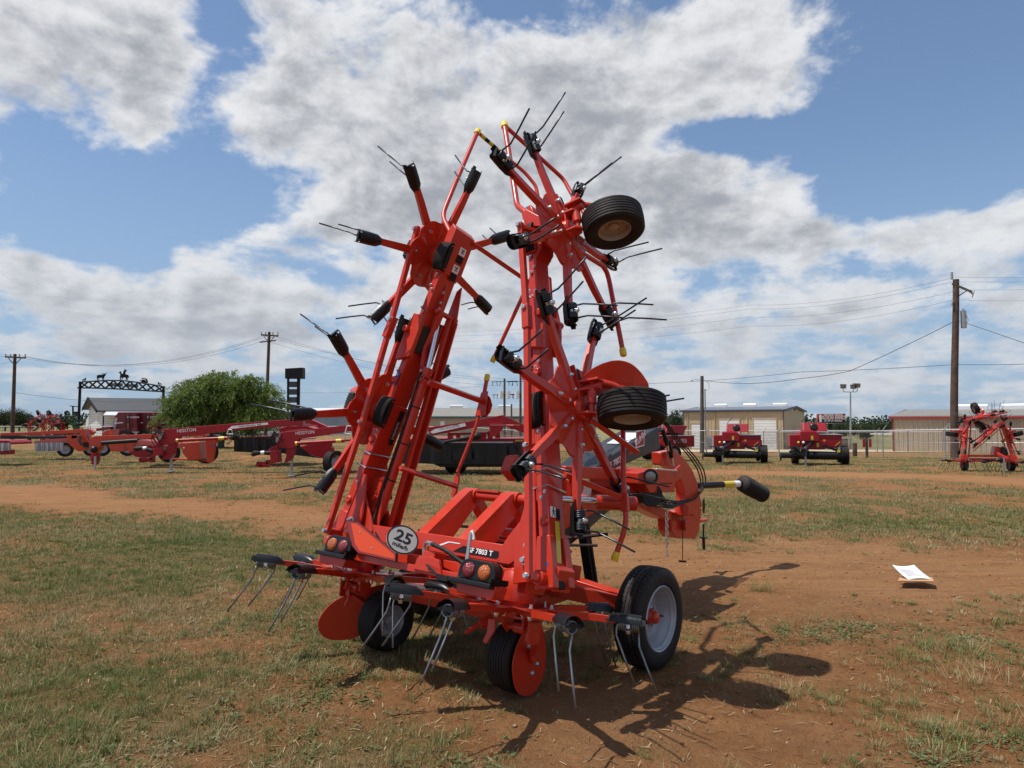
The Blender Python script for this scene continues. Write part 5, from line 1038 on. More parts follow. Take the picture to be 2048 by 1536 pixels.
k = MB(); pp(k, [(258,905),(300,890),(306,905),(285,916),(270,913)], 25.6, .8); k.build('header_end', CRIM, k3, .01); k = MB(); pp(k, [(272,880),(316,884),(366,888),(362,896),(320,892),(275,890)], 25.4, .6); k.build('cutter_bed', PINK, k3); decal(k3, [(366,894),(369,894),(369,897),(366,897)], 24.98, WHT)
for x_, yb, r_ in((412,927,.44),(338,925,.40)): p = gnd(x_, yb); wheel(k3, V(p[0], p[1], r_), V(.6,-.8,0), r_, .26)
k = MB(); pp(k, [(413,872),(425,869),(436,872),(432,884),(414,886)], 30, .6); k.build('spare_tank', BLK, k3)
k4 = thing('disc_mower', 'mower end with grey tarp and red skid cut off by the left edge', 'mower', (0,0,0), 0, G2)
k = MB(); pp(k, [(-60,880),(16,881),(22,885),(21,889),(-60,886)], 27, 1.2); pp(k, [(-20,898),(16,900),(15,909),(-20,910)], 27.1, .4); k.build('cutter_bed', CRIM, k4, .01); k = MB()
wavy(k, -50, 21, 886, 886, 904, 901, 26.94, .035, 6, 4)
k.build('tarp', bpy.data.materials['grey_tarp'], k4)
# ---------------- round balers
for i, (x_, lab) in enumerate(((222,'maroon round baler nearest the white barn, leftmost of the balers'),(262,'maroon round baler with a ladder, middle one between barn and tree'),(312,'maroon round baler half hidden by the edge of the green tree'))):
    Yr = 50+i*.6; rb = thing('round_baler', lab, 'round baler', (0,0,0), 0, 'maroon round balers near the barn'); k = MB()
    pp(k, [(x_,864),(x_+7,833),(x_+14,824),(x_+50,824),(x_+52,864)], Yr, 1.6); bd = k.build('bale_chamber', MARO, rb, .05)
    k = MB(); pp(k, [(x_+2.5,858),(x_+8,835),(x_+13,836),(x_+9,858)], Yr-.03, .05); k.build('front_panel', GALV, rb)
    k = MB(); pp(k, [(x_+7,846),(x_+24,844.5),(x_+24,846),(x_+7,847.5)], Yr-.04, .05); k.build('decal', WHT, rb); k = MB(); pp(k, [(x_+32,846),(x_+36,846),(x_+36,858),(x_+32,858)], Yr-.03, .05); k.build('reflector_strip', AMB, rb)
    k = MB()
    for dx_ in(30,37): k.cyl(at(x_+dx_,858,Yr-.2), at(x_+dx_,829,Yr-.2), .03, 6)
    for dy_ in range(6): k.cyl(at(x_+30,832+dy_*5,Yr-.2), at(x_+37,832+dy_*5,Yr-.2), .025, 6)
    k.build('ladder', BLKP, rb); k = MB(); pp(k, [(x_-30,857),(x_,853),(x_,858),(x_-30,862)], Yr-.5, .3); pp(k, [(x_-2,858),(x_+52,858),(x_+52,864),(x_-2,864)], Yr-.2, .3); k.build('chassis', MARO, rb, .02)
    lab_text(rb, 'Hesston', x_+44, 834, Yr-.02, .26, WHT)
    wheel(rb, V(at(x_+30,868,Yr)[0], Yr-.1, .55), V(0,1,0), .55, .4)
# ---------------- square balers on the right
def square_baler(label, group):
    r = thing('square_baler', label, 'square baler', (0,0,0), 0, group)                # local: x across, y rearwards, z up; the tongue points to -y
    k = MB(); k.poly([V(-.62,-.25,1.02), V(.18,-.25,1.02), V(.18,-.25,1.36), V(.08,-.25,1.46), V(-.60,-.25,1.46)], V(0,2.3,0)); k.poly([V(-.40,.55,1.46), V(.62,.55,1.46), V(.58,.80,1.84), V(-.36,.80,1.84)], V(0,1.2,0)); k.poly([V(-.55,-.12,.66), V(.40,-.12,.66), V(.48,-.12,1.04), V(-.55,-.12,1.04)], V(0,2.2,0)); k.build('bale_case', CRIM, r, .03)
    k = MB(); k.poly([V(.18,.30,.74), V(1.16,.30,.74), V(1.16,.30,1.30), V(.18,.30,1.30)], V(0,1.7,0)); k.build('twine_box', CRIM, r, .03); k = MB(); k.poly([V(.16,.26,1.303), V(1.19,.26,1.303), V(1.19,.26,1.33), V(.16,.26,1.33)], V(0,1.78,0)); k.build('box_lid', RIMG, r)
    k = MB(); k.poly([V(-1.0,.2,.76), V(-.55,.2,.76), V(-.55,.2,1.30), V(-1.0,.2,1.30)], V(0,1.3,0)); k.build('side_cover', CRIM, r, .02)
    k = MB(); k.lathe([(0,.02),(.10,.04),(.15,.02),(.17,0)], V(.06,.62,1.66), V(0,-1,.35), 16); k.build('flywheel_cover', BLK, r)
    k = MB(); k.poly([V(.183,-.15,1.18), V(.183,1.2,1.22), V(.183,1.2,1.34), V(.183,-.15,1.30)], V(.004,0,0)); k.build('decal', RIMG, r)
    for p in((-.12,-.255,1.18),(.12,-.125,.86),(.45,.295,1.0)): k = MB(); k.box(V(*p), .045, .004, .09); k.build('decal', YELT, r)
    k = MB(); k.lathe([(0,0),(.15,0),(.15,2.1),(0,2.1)], V(-1.0,-.35,.40), V(1,0,0), 18)
    for i in range(40): k.lathe([(.152,-.012),(.19,-.006),(.19,.006),(.152,.012)], V(-.98+i*.053,-.35,.40), V(1,0,0), 14)
    k.poly([V(-1.05,-.30,.40), V(1.15,-.30,.40), V(1.15,-.30,.56), V(-1.05,-.30,.60)], V(0,.5,0)); k.build('pickup_reel', BLK, r)
    k = MB()
    for x_ in(.98,): k.lathe([(0,-.08),(.36,-.08),(.40,0),(.36,.08),(0,.08)], V(x_,-.10,.50), V(1,0,0), 24)
    k.bar(V(.35,-.2,.82), V(.98,-.15,.60), .07, .10); k.build('pickup_shield', BLK, r); k = MB(); k.bar(V(.80,-.3,.84), V(1.0,-.32,1.02), .05, .02); k.box(V(.90,-.50,.62), .06, .01, .06); k.build('shield_clip', YELT, r)
    k = MB(); k.bar(V(-.30,.2,.62), V(-.75,-2.6,.52), .16, .14); k.build('drawbar', BLK, r); k = MB(); k.cyl(V(-.15,-.3,.98), V(-.70,-2.2,.70), .06, 12); k.cyl(V(-.12,-.2,1.0), V(-.2,-.45,.96), .11, 14); k.cyl(V(-.62,-1.95,.72), V(-.72,-2.35,.68), .10, 12); k.build('drive_shaft', BLK, r)
    k = MB(); k.bar(V(-.62,-2.1,.02), V(-.62,-2.1,.85), .06, .06); k.build('jack_stand', GALV, r)
    k = MB(); k.lathe([(0,0),(.12,0),(.12,.5),(0,.5)], V(-1.45,-.9,.42), V(1,0,0), 12); k.lathe([(0,0),(.17,.0),(.17,.06),(0,.06)], V(-1.52,-.9,.36), V(1,0,0), 14); k.bar(V(-1.1,-.9,.45), V(-.6,-1.2,.55), .12, .12); k.build('hydraulic_pump', BLK, r)
    k = MB()
    for i in range(7): k.tube([V(-.6-.1*i,-1.5+.1*i,.62+.03*i), V(-.8-.05*i,-1.2,.80), V(-.65,-.8-.05*i,.85), V(-.45,-.3,.80+.02*i)], .018, 6)
    k.box(V(-.85,-1.0,.70), .12, .12, .10); k.build('hose_bundle', RUB, r); k = MB(); k.ball(V(-.72,-.6,.98), .06, 10); k.build('oil_filter', YELT, r); k = MB(); k.ball(V(-.52,-.6,.98), .06, 10); k.build('oil_filter', WHT, r)
    wheel(r, V(1.28,.55,.42), V(1,0,0), .42, .32); wheel(r, V(-.78,.4,.36), V(-1,0,0), .36, .30)
    k = MB(); k.cyl(V(-.35,1.6,1.86), V(-.10,1.9,2.15), .015, 6); k.build('antenna_rod', BLKP, r)
    lab_text(r, 'BC403', 0, 0, 1, .1, WHT); t = bpy.data.objects[[c for c in kids(r) if c.name.startswith('lettering')][-1].name]; t.matrix_local = frame_mtx(V(1.164,1.1,1.04), V(0,1,0), V(0,0,1), V(1,0,0)); t.scale = (3,3,1)
    return r
GB = 'crimson small square balers by the fence'
sb1 = square_baler('crimson square baler standing left of the other one in front of the white roller doors', GB)
p = gnd(1472, 926); sb1.location = tuple(p); sb1.rotation_euler = (0,0,math.radians(-16))
index_children()
sb2 = copy_tree(sb1); p = gnd(1630, 929); sb2.location = tuple(p); tag(sb2, 'crimson square baler nearest the billboard and the tall floodlight pole', 'square baler', GB)
sb3 = copy_tree(sb1); p = gnd(1300, 921); sb3.location = tuple(p); sb3.rotation_euler = (0,0,math.radians(-68)); tag(sb3, 'crimson square baler mostly hidden behind the charcoal hood of the big tedder', 'square baler', GB)
# ---------------- buildings
def corr(name, c1, c2, scale, rough=.5, metal=.2, axis='X'):
    m = mat(name, c1, rough, metal, var=.12, vscale=.6); N_ = m.node_tree.nodes; L_ = m.node_tree.links
    tcn = N_.new('ShaderNodeTexCoord'); wv = N_.new('ShaderNodeTexWave'); wv.bands_direction = axis; wv.inputs['Scale'].default_value = scale; wv.wave_profile = 'SIN'; L_.new(tcn.outputs['Object'], wv.inputs['Vector'])
    b = N_['Principled BSDF']; bp_ = N_.new('ShaderNodeBump'); bp_.inputs['Strength'].default_value = .5; bp_.inputs['Distance'].default_value = .03; L_.new(wv.outputs['Fac'], bp_.inputs['Height']); L_.new(bp_.outputs[0], b.inputs['Normal'])
    src = b.inputs['Base Color'].links[0].from_socket; mx_ = N_.new('ShaderNodeMix'); mx_.data_type = 'RGBA'; mr_ = N_.new('ShaderNodeMapRange'); mr_.inputs['From Min'].default_value = .75; mr_.inputs['From Max'].default_value = 1.; mr_.inputs['To Max'].default_value = .8
    L_.new(wv.outputs['Fac'], mr_.inputs['Value']); L_.new(mr_.outputs['Result'], mx_.inputs['Factor']); L_.new(src, mx_.inputs['A']); mx_.inputs['B'].default_value = (*c2, 1); L_.new(mx_.outputs['Result'], b.inputs['Base Color']); return m
TAN = corr('tan_metal_siding', (.58,.44,.27), (.36,.27,.165), 2.2); TAN2 = corr('beige_metal_siding', (.48,.39,.28), (.26,.20,.14), 2.0); ROOFB = mat('blue_grey_roof', (.16,.18,.21), .5, .3); ROOFT = corr('tan_metal_roof', (.25,.235,.20), (.19,.175,.15), 1.5); DOORW = corr('white_roller_door', (.78,.77,.74), (.55,.54,.52), 1.6, axis='Z')
NAVY = mat('navy_trim', (.03,.04,.07), .5); REDT = mat('red_trim', (.30,.018,.022), .45); WHTM = mat('white_metal', (.72,.73,.74), .35, .2); WSID = corr('white_board_siding', (.74,.73,.70), (.5,.5,.48), 1.1, axis='Z'); ROOFK = corr('charcoal_metal_roof', (.055,.058,.064), (.03,.032,.036), 1.1); GREYB = corr('grey_metal_siding', (.33,.35,.37), (.24,.26,.28), 1.2); TEAL = mat('teal_trim', (.02,.10,.12), .4)
def gable(name, label, xl, xr, ytop, Y, Y2, depth, rise, wallm, roofm, trimm, th=.12, over=.25):
    """wall along local x from 0..Wd, gable ridge along x; local y goes back."""
    Y2 = Y2 or Y; a, b = at(xl, ytop, Y), at(xr, ytop, Y2); yaw = math.atan2(Y2-Y, b[0]-a[0]); Wd = math.hypot(b[0]-a[0], Y2-Y); zb = min(grounded(a), grounded(b))-.35; h = a[2]-zb
    o = thing(name, label, 'building', (a[0], Y, zb), yaw)
    w_ = MB(); w_.poly([V(0,0,0), V(0,depth,0), V(0,depth,h), V(0,depth/2,h+rise), V(0,0,h)], V(Wd,0,0)); 
    nb = int(Wd/.42)
    for i in range(1, nb): x_ = Wd*i/nb; w_.poly([V(x_-.06,-.035,.05), V(x_+.06,-.035,.05), V(x_+.06,-.035,h-.22), V(x_-.06,-.035,h-.22)], V(0,.03,0))
    w_.build('wall', wallm, o)
    r_ = MB(); t = V(0,0,th)
    r_.poly([V(-over,-over,h-over*rise/depth*2+.02), V(Wd+over,-over,h-over*rise/depth*2+.02), V(Wd+over,depth/2,h+rise+.02), V(-over,depth/2,h+rise+.02)], t)
    r_.poly([V(-over,depth+over,h-over*rise/depth*2+.02), V(Wd+over,depth+over,h-over*rise/depth*2+.02), V(Wd+over,depth/2,h+rise+.02), V(-over,depth/2,h+rise+.02)], t); r_.build('roof', roofm, o)
    k = MB(); k.box(V(Wd/2,-over-.04,h-.06), Wd/2+over, .04, .085)
    for x_ in(-over-.02, Wd+over+.02):
        for s in(0,1):
            y0, y1 = (-over,depth/2) if s == 0 else (depth+over,depth/2); k.bar(V(x_,y0,h-.03), V(x_,y1,h+rise+.05), .08, .26)
    for x_ in(.0, Wd): k.bar(V(x_,-.05,0), V(x_,-.05,h-.1), .16, .10)
    k.build('trim', trimm, o); return o, Wd, depth, h, rise
def local_x(o, Wd, px, Y, yaw, x0): return (at(px, 800, Y)[0]-x0)/math.cos(yaw)
def doors(o, lst, Y, zb, yaw, x0):
    for xl, xr, yt in lst:
        a, b = (at(xl, yt, Y)[0]-x0)/math.cos(yaw), (at(xr, yt, Y)[0]-x0)/math.cos(yaw); h = at(xl, yt, Y)[2]-zb; d = MB(); d.poly([V(a,-.03,.2), V(b,-.03,.2), V(b,-.03,h), V(a,-.03,h)], V(0,.06,0)); dd__ = d.build('roller_door', DOORW, o)
        k = MB(); k.bar(V(a-.08,-.05,.2), V(a-.08,-.05,h), .14, .10); k.bar(V(b+.08,-.05,.2), V(b+.08,-.05,h), .14, .10); k.bar(V(a-.15,-.05,h+.08), V(b+.15,-.05,h+.08), .10, .14); k.build('door_frame', TAN, dd__)
def vents(o, xs, y, z, L_=1.6, w_=.35):
    for x_ in xs: k = MB(); k.box(V(x_,y,z+.18), L_/2, w_/2, .18); k.cyl(V(x_-L_/2,y,z+.40), V(x_+L_/2,y,z+.40), w_/2, 12); k.build('roof_vent', WHTM, o)
# tan shop: long side towards us, right gable wall turned away
o, Wd, dp, h, ri = gable('metal_shop', 'tan metal shop building with three white roller doors and a dark blue roof edge', 1366, 1567, 822, 97, 90, 14, .5, TAN, ROOFB, NAVY)
for f0, f1, yt in((.085,.19,848),(.375,.575,840),(.715,.93,839)):
    hh = h-(yt-822)*.0655; d = MB(); a_, b_ = Wd*f0, Wd*f1; d.poly([V(a_,-.05,.2), V(b_,-.05,.2), V(b_,-.05,hh), V(a_,-.05,hh)], V(0,.08,0)); dd__ = d.build('roller_door', DOORW, o)
    k = MB(); k.bar(V(a_-.08,-.05,.2), V(a_-.08,-.05,hh), .14, .10); k.bar(V(b_+.08,-.05,.2), V(b_+.08,-.05,hh), .14, .10); k.bar(V(a_-.15,-.05,hh+.08), V(b_+.15,-.05,hh+.08), .10, .14); k.build('door_frame', TAN, dd__)
vents(o, [Wd*.24, Wd*.55, Wd*.86], dp/2, h+ri, 1.7)
for f in(.05,.335,.655): k = MB(); k.cyl(V(Wd*f,-.08,.2), V(Wd*f,-.08,h-.2), .07, 8); k.build('downpipe', TAN, o)
k = MB(); k.lathe([(0,.05),(.22,.05),(.22,0)], V(Wd+.02,dp/2,h+.2), V(1,0,0), 12); k.build('gable_vent', BLKP, o); k = MB(); k.box(V(Wd+.06,dp*.6,h*.55), .06, .12, .12); k.build('wall_lamp', WHT, o)
# beige shed with red trim, far right
o, Wd, dp, h, ri = gable('metal_shed', 'long beige metal shed with red trim and roof edge at the right', 1785, 2290, 834.5, 70., 58., 15, .7, TAN2, ROOFT, REDT); vents(o, [Wd*.30, Wd*.52, Wd*.8], dp/2, h+ri, 2.9, .5)
for f in(.262,.62): k = MB(); k.cyl(V(Wd*f,-.09,.2), V(Wd*f,-.09,h-.2), .07, 8); k.build('downpipe', TAN2, o)
k = MB(); k.box(V(-1.2,2.5,h*.55), 1.2, 1.2, .06); k.build('side_awning', WHTM, o)
# white barn
BY = 85.; o = thing('white_barn', 'white barn with a charcoal metal roof behind the ranch gate', 'barn', (0,0,0)); ex = V(19.5,7.5,0)
B_ = lambda x, y, Y: at(x, y, Y); g1, g2, gr_, el_, er_ = B_(178,874,BY+5), B_(204,874,BY), B_(188,798,BY+2.2), B_(178,817,BY+5), B_(204,821,BY)
k = MB(); k.add([g1,g2,er_,gr_,el_, g1+ex,g2+ex,er_+ex,gr_+ex,el_+ex], [(0,1,2,3,4),(1,6,7,2),(0,4,9,5),(5,9,8,7,6)]); k.build('wall', WSID, o)
up = V(0,0,.16); n0 = nrm(ex)*-.6; k = MB(); k.poly([er_+n0+(er_-gr_)*.12, gr_+n0, gr_+ex, er_+ex+(er_-gr_)*.12], up); k.poly([el_+n0+(el_-gr_)*.16, gr_+n0, gr_+ex, el_+ex+(el_-gr_)*.16], up); k.build('roof', ROOFK, o)
k = MB(); k.bar(gr_+n0*1.1+up*.5, er_+n0*1.1+(er_-gr_)*.14+up*.5, .12, .32); k.bar(gr_+n0*1.1+up*.5, el_+n0*1.1+(el_-gr_)*.18+up*.5, .12, .32); k.build('trim', BLKP, o)
fd = nrm(g1-g2); k = MB(); pc_ = g2+fd*(np.linalg.norm(g1-g2)*.45)+V(0,0,4.0); k.bar(pc_-nrm(ex)*.04-V(0,0,.5), pc_-nrm(ex)*.04+V(0,0,.5), .7, .1, nrm(ex)); k.build('loft_window', BLKP, o)
dn = nrm(V(ex[1],-ex[0],0)); e0_, e1_ = er_+nrm(ex)*.5-V(0,0,.15), er_+ex*.55-V(0,0,.15); k = MB(); k.poly([e0_, e1_, e1_+dn*2.2-V(0,0,.5), e0_+dn*2.2-V(0,0,.5)], V(0,0,.1)); k.build('lean_to_roof', WHTM, o); k = MB()
for f in(0,.33,.66,1): p = e0_*(1-f)+e1_*f+dn*2.1; k.cyl(V(p[0],p[1],0), V(p[0],p[1],p[2]-.5), .07, 6)
k.build('lean_to_posts', BLKP, o); k = MB(); p = g2+nrm(ex)*2.5; k.box(p+dn*.05+V(0,0,1.0), .9, .06, 1.1, np.array([nrm(ex), dn, V(0,0,1)])); k.build('dark_doorway', BLKP, o)
k = MB(); w0 = g1+fd*.2; k.add([w0, w0+fd*1.8, w0+fd*1.8+V(0,0,2.1), w0+V(0,0,2.9), w0+ex*.8, w0+fd*1.8+ex*.8, w0+fd*1.8+ex*.8+V(0,0,2.1), w0+ex*.8+V(0,0,2.9)], [(0,1,2,3),(1,5,6,2),(3,2,6,7)]); k.build('side_wing', WSID, o); k = MB(); k.bar(w0+V(0,0,3.0)+n0, w0+fd*2.2+V(0,0,2.05)+n0, .12, .25); k.build('wing_trim', BLKP, o)
# grey shed behind tree, office with teal trim
o, Wd, dp, h, ri = gable('grey_shed', 'pale grey metal building seen behind the crimson drawbars right of the tree', 470, 810, 826, 100., None, 14, .7, GREYB, WHTM, WHTM)
o, Wd, dp, h, ri = gable('tan_office', 'low tan building with a teal roof edge seen between the two tedder wings', 838, 1190, 834, 92., None, 16, 1.2, TAN2, ROOFT, TEAL)
k = MB(); a0 = V(*o.location)
for x_, y_, w__ in((885,849,4),(1010,858,3),(1032,858,3)): q_ = at(x_, y_, 92.)-a0; k.box(q_+V(0,-.04,0), .07*w__, .05, .40)
k.build('window', WHT, o); vents(o, [4.2,11.], dp/2, h+ri, 1.8)
# tall dark sign
o = thing('sign_tower', 'tall dark sign tower with a black box on top and ladder-like panels', 'sign'); Y = 90.; k = MB(); pp(k, [(570,737),(605,735),(605,757),(570,757)], Y, 1.2); k.build('sign_box', BLKP, o)
k = MB(); pp(k, [(574,757),(577,757),(576,880),(573,880)], Y+.3, .4); pp(k, [(594,757),(599,757),(597,880),(592,880)], Y+.3, .4); k.build('leg', BLKP, o)
for y_ in(763,778,794,809,825): k = MB(); pp(k, [(576,y_),(594,y_),(594,y_+11.5),(576,y_+11.5)], Y+.4, .15); k.build('panel', mat('dark_panel', (.05,.055,.065), .5), o)
# ranch gate with silhouettes
GY = 75.; o = thing('ranch_gate', 'black steel ranch gate arch carrying animal and rider cut-outs', 'gate'); k = MB()
for xt, xb, yt in((160.5,156,764),(327,326,773)): k.cyl(V(at(xb,880,GY)[0], GY, -.2), at(xt, yt, GY), .14, 8)
k.build('post', BLKP, o); top = [(158,764.5),(185,762.5),(215,760.8),(245,761.2),(275,764.5),(303,769),(330,774)]; bot = [(155,775.5),(190,776.2),(230,777.6),(265,779.6),(300,781.8),(330,783.5)]
k = MB()
def ip(c, x): return np.interp(x, [a for a, _ in c], [b for _, b in c])
for c in(top, bot): k.tube([at(x_, y_, GY) for x_, y_ in c], .085, 6)
xs = np.linspace(161, 326, 11)
for i in range(10):
    a_, b_ = xs[i], xs[i+1]; P = at(a_, ip(top,a_), GY); Q = at(b_, ip(bot,b_), GY); k.tube([P,Q], .085, 6); k.tube([at(a_, ip(bot,a_), GY), at(b_, ip(top,b_), GY)], .085, 6)
k.build('truss', BLKP, o); k = MB(); pp(k, [(213,766),(245,766.5),(245,773.5),(217,772.5)], GY+.2, .06); pp(k, [(250,767.5),(276,769),(276,775),(250,774)], GY+.2, .06); k.build('name_board', mat('grey_name_board', (.17,.18,.19), .5), o)
def cut(name, pts, cx, cy, s, flip=1): k = MB(); pp(k, [(cx+flip*x_*s, cy-y_*s) for x_, y_ in pts], GY-.05, .06); k.build(name, BLKP, o)
BULL = [(-8,0),(-7.2,0),(-7,5),(-5.6,5.2),(-5.2,0),(-4.4,0),(-4.2,5),(2,5.4),(2.4,0),(3.2,0),(3.6,5),(4.4,5),(4.8,0),(5.6,0),(5.8,6),(7,9),(8.5,9.6),(9,11),(8.5,13),(11,14.5),(13,15.6),(9,14.6),(6,13.4),(2,14.4),(1,13.6),(5,12.6),(3,11.8),(-6,11.2),(-8.4,10),(-8.6,5)]
HORSE = [(-8,0),(-7,0),(-6.4,5),(-4.8,6.4),(-4.4,4),(-5,0),(-4,0),(-3,5),(2.6,6),(3.4,3),(3,0),(4.2,0),(4.8,4),(6,6),(5.4,2.6),(6.6,0.4),(7.4,0.4),(6.8,3),(7.2,8),(8.6,5),(9.4,4.6),(9,8),(7.4,11),(4,11.6),(2.2,12),(2.4,15),(4,18),(5.4,19.4),(5,20.6),(3,18.6),(2.6,19.6),(3,21),(1.6,22),(.6,21),(.6,19.4),(-1.2,18),(-2,14),(-2.6,12.4),(-4.6,13),(-6.6,17.4),(-7.4,18),(-8,16.8),(-10.6,14.6),(-10,13.6),(-7.6,14.4),(-7.4,10),(-8,6)]
WOLF = [(-3,0),(-2.4,0),(-2,2.6),(-.6,2.8),(-.4,0),(.4,0),(.6,2.6),(2,3.4),(2.2,0),(2.8,0),(3.2,4),(3.6,6),(3.4,7.2),(2.6,7.6),(1.8,6),(.8,4.8),(-2.4,4.6),(-3.4,2.4)]
cut('bull_cutout', BULL, 202, 761, 1.0); cut('rider_cutout', HORSE, 248, 761, 1.05); cut('wolf_cutout', WOLF, 168, 763, 1.05); cut('wolf_cutout', WOLF, 319, 771, 1.0, -1)
k = MB(); c_ = at(288, 766, GY)
for i in range(26): a = random.uniform(.15, 3.0); r = random.uniform(.15, .55); e = c_+V(math.cos(a)*r*1.1, 0, math.sin(a)*r*.95); k.tube([c_, e], .018, 4); k.box(e, .06, .02, .06)
k.build('cactus_cutout', BLKP, o)
k = MB(); pp(k, [(139.5,811),(158,813),(158,814.6),(139.5,812.6)], GY, .15); pp(k, [(144,812),(146,812),(146,840),(144,840)], GY, .15); pp(k, [(146.5,823),(156,823),(156,832),(146.5,832)], GY, .1); k.build('side_board', BLKP, o)
# ---------------- poles and wires
def pole(label, name, x, yt, yb, Y, r, m=WOOD, lean=0., curve=0.):
    b = at(x-lean, yb, Y); b[2] = grounded(b)-.3; t = at(x, yt, Y); o = thing(name, label, 'pole', tuple(b)); k = MB(); n = 7
    k.tube([(b*(1-s)+t*s)-b+V(curve*math.sin(s*5),0,0) for s in np.linspace(0,1,n)], r, 14, True, 0, r*.72); k.build('pole', m, o); return o, t-b, b
PR, tR, bR = pole('tall dark brown utility pole with a grey transformer at the right', 'utility_pole', 1910.5, 559, 920, 43., .235, WOOD, 1., -.05)
k = MB(); k.bar(tR+V(-.2,0,-.25), tR+V(.75,-.4,-.85), .10, .12); k.bar(tR+V(.05,0,-1.1), tR+V(.55,-.3,-.7), .06, .05); k.build('crossarm', WOODG, PR); k = MB(); k.cyl(tR+V(-.2,0,.0), tR+V(-.2,0,.45), .07, 10); k.cyl(tR+V(.6,-.3,-.75), tR+V(.85,-.3,-.95), .05, 8); k.cyl(tR+V(.95,-.3,-.75), tR+V(.80,-.3,-1.15), .03, 8); k.cyl(tR+V(-.35,-.1,-1.6), tR+V(-.25,-.1,-1.3), .05, 8); k.build('insulator', GALV, PR)
k = MB(); k.cyl(tR+V(.36,-.1,-3.0), tR+V(.36,-.1,-1.95), .16, 14); k.cyl(tR+V(.36,-.1,-1.95), tR+V(.36,-.1,-1.82), .05, 8); k.tube([tR+V(.5,-.1,-2.1), tR+V(.65,-.1,-2.5), tR+V(.45,-.1,-2.9)], .015, 5); k.build('transformer', GALV, PR)
def armpole(label, x, yt, yb, Y, lean, w_, dy=3):
    o, t, b = pole(label, 'utility_pole', x, yt, yb, Y, .17, WOOD, lean); k = MB(); k.bar(t+V(-w_*.9,0,-.25), t+V(w_,0,-.35), .10, .13); 
    for s in(-1,1): k.bar(t+V(s*w_*.6,0,-.35), t+V(0,0,-1.0), .05, .05)
    k.build('crossarm', WOODG, o); k = MB()
    for f in(-.85,-.4,.4,.95): k.cyl(t+V(w_*f,0,-.28), t+V(w_*f,0,.0), .05, 6)
    k.build('insulator', GALV, o); return o, t, b
PL, tL, bL = armpole('brown utility pole with a wooden crossarm at the far left', 30, 708, 880, 62., 5.5, .95); PM, tM, bM = armpole('leaning brown utility pole rising behind the green tree', 538.5, 664, 880, 62., 8, .80)
k = MB(); k.bar(tM+V(-.8,0,-.9), tM+V(.6,0,-.75), .08, .10); k.build('crossarm', WOODG, PM)
PS, tS, bS = pole('short grey pole with a small lamp arm in front of the tan shop', 'utility_pole', 1404, 752, 906, 60., .19, WOODG, 0.)
k = MB(); k.tube([tS+V(0,0,-.35), tS+V(-.6,0,-.30), tS+V(-.85,0,-.35)], .025, 6); pl_ = k.build('lamp_arm', GALV, PS); k = MB(); k.tube([tS+V(-.75,0,-.36), tS+V(-.95,0,-.36)], [.06,.10], 10); k.build('lamp_head', WHTM, PS)
k = MB(); k.cyl(tS+V(.22,-.05,-1.1), tS+V(.22,-.05,-6.3), .05, 6); k.tube([tS+V(.2,0,-.35), tS+V(.55,0,-.6), tS+V(.60,0,-1.1), tS+V(.35,0,-1.25), tS+V(.22,0,-1.1)], .018, 5); k.box(tS+V(.5,-.1,-5.7), .20, .12, .48); k.build('meter_box', GALV, PS)
for x_, lb_ in((1009,'grey pole carrying two white transformer cans, left of the pair behind the right wing'),(1041,'grey pole carrying white transformer cans, right of the pair behind the right wing')):
    o, t, b = pole(lb_, 'utility_pole', x_, 757 if x_ < 1020 else 735, 885, 82., .16, WOODG); k = MB(); z_ = at(x_, 790, 82.)[2]-b[2]
    for s in(-1,1): k.cyl(t*V(1,1,0)+V(s*.42,-.2,z_-.42), t*V(1,1,0)+V(s*.42,-.2,z_+.42), .26, 12); k.cyl(t*V(1,1,0)+V(s*.42,-.2,z_+.42), t*V(1,1,0)+V(s*.42,-.2,z_+.75), .05, 6)
    k.build('transformer', WHTM, o); k = MB()
    for dz, w_ in((-.4,1.5),(-1.9,1.4)):
        zz = at(x_, 757, 82.)[2]-b[2]+dz; k.bar(t*V(1,1,0)+V(-w_,0,zz), t*V(1,1,0)+V(w_,0,zz+.1), .05, .06)
        for f in(-.9,-.6,-.3,.35,.65,.95): k.cyl(t*V(1,1,0)+V(w_*f,0,zz), t*V(1,1,0)+V(w_*f+random.uniform(-.15,.15),0,zz-.45), .035, 6)
    k.build('crossarm', BLKP, o)
o, t, b = pole('thin dark pole between the transformer pair', 'utility_pole', 1023, 808, 885, 84., .13, WOODG)
# floodlights
def flood(label, x, yt, yb, Y, heads, r):
    b = at(x, yb, Y); b[2] = grounded(b)-.2; t = at(x, yt, Y)-b; o = thing('floodlight_pole', label, 'light pole', tuple(b)); k = MB(); k.tube([V(0,0,0), t], r, 10, True, 0, r*.6); k.build('pole', GALV, o)
    for dx_, dz_, tw in heads:
        k = MB(); k.tube(rounded([t, t+V(dx_*.8,0,.0), t+V(dx_,0,.10), t+V(dx_,0,dz_)], .25), .05, 6); a_ = k.build('bracket', GALV, o); k = MB(); k.poly([t+V(dx_-.34,-.2,dz_), t+V(dx_+.28,-.2,dz_-.02), t+V(dx_+.34,-.2,dz_+.50), t+V(dx_-.38,-.2,dz_+.52)], V(tw,.45,0)); k.build('lamp_head', mat('bronze_lamp', (.12,.11,.09), .5), a_)
    return o
flood('tall grey light pole with three square floodlights near the billboard', 1701, 784, 900, 88., [(-.9,.45,.1),(.35,.4,.1),(.85,.55,-.1)], .13); flood('small light pole with two lamps above the tan office roof', 890, 828, 872, 130., [(-.55,.3,.1),(.55,.3,.1)], .09)
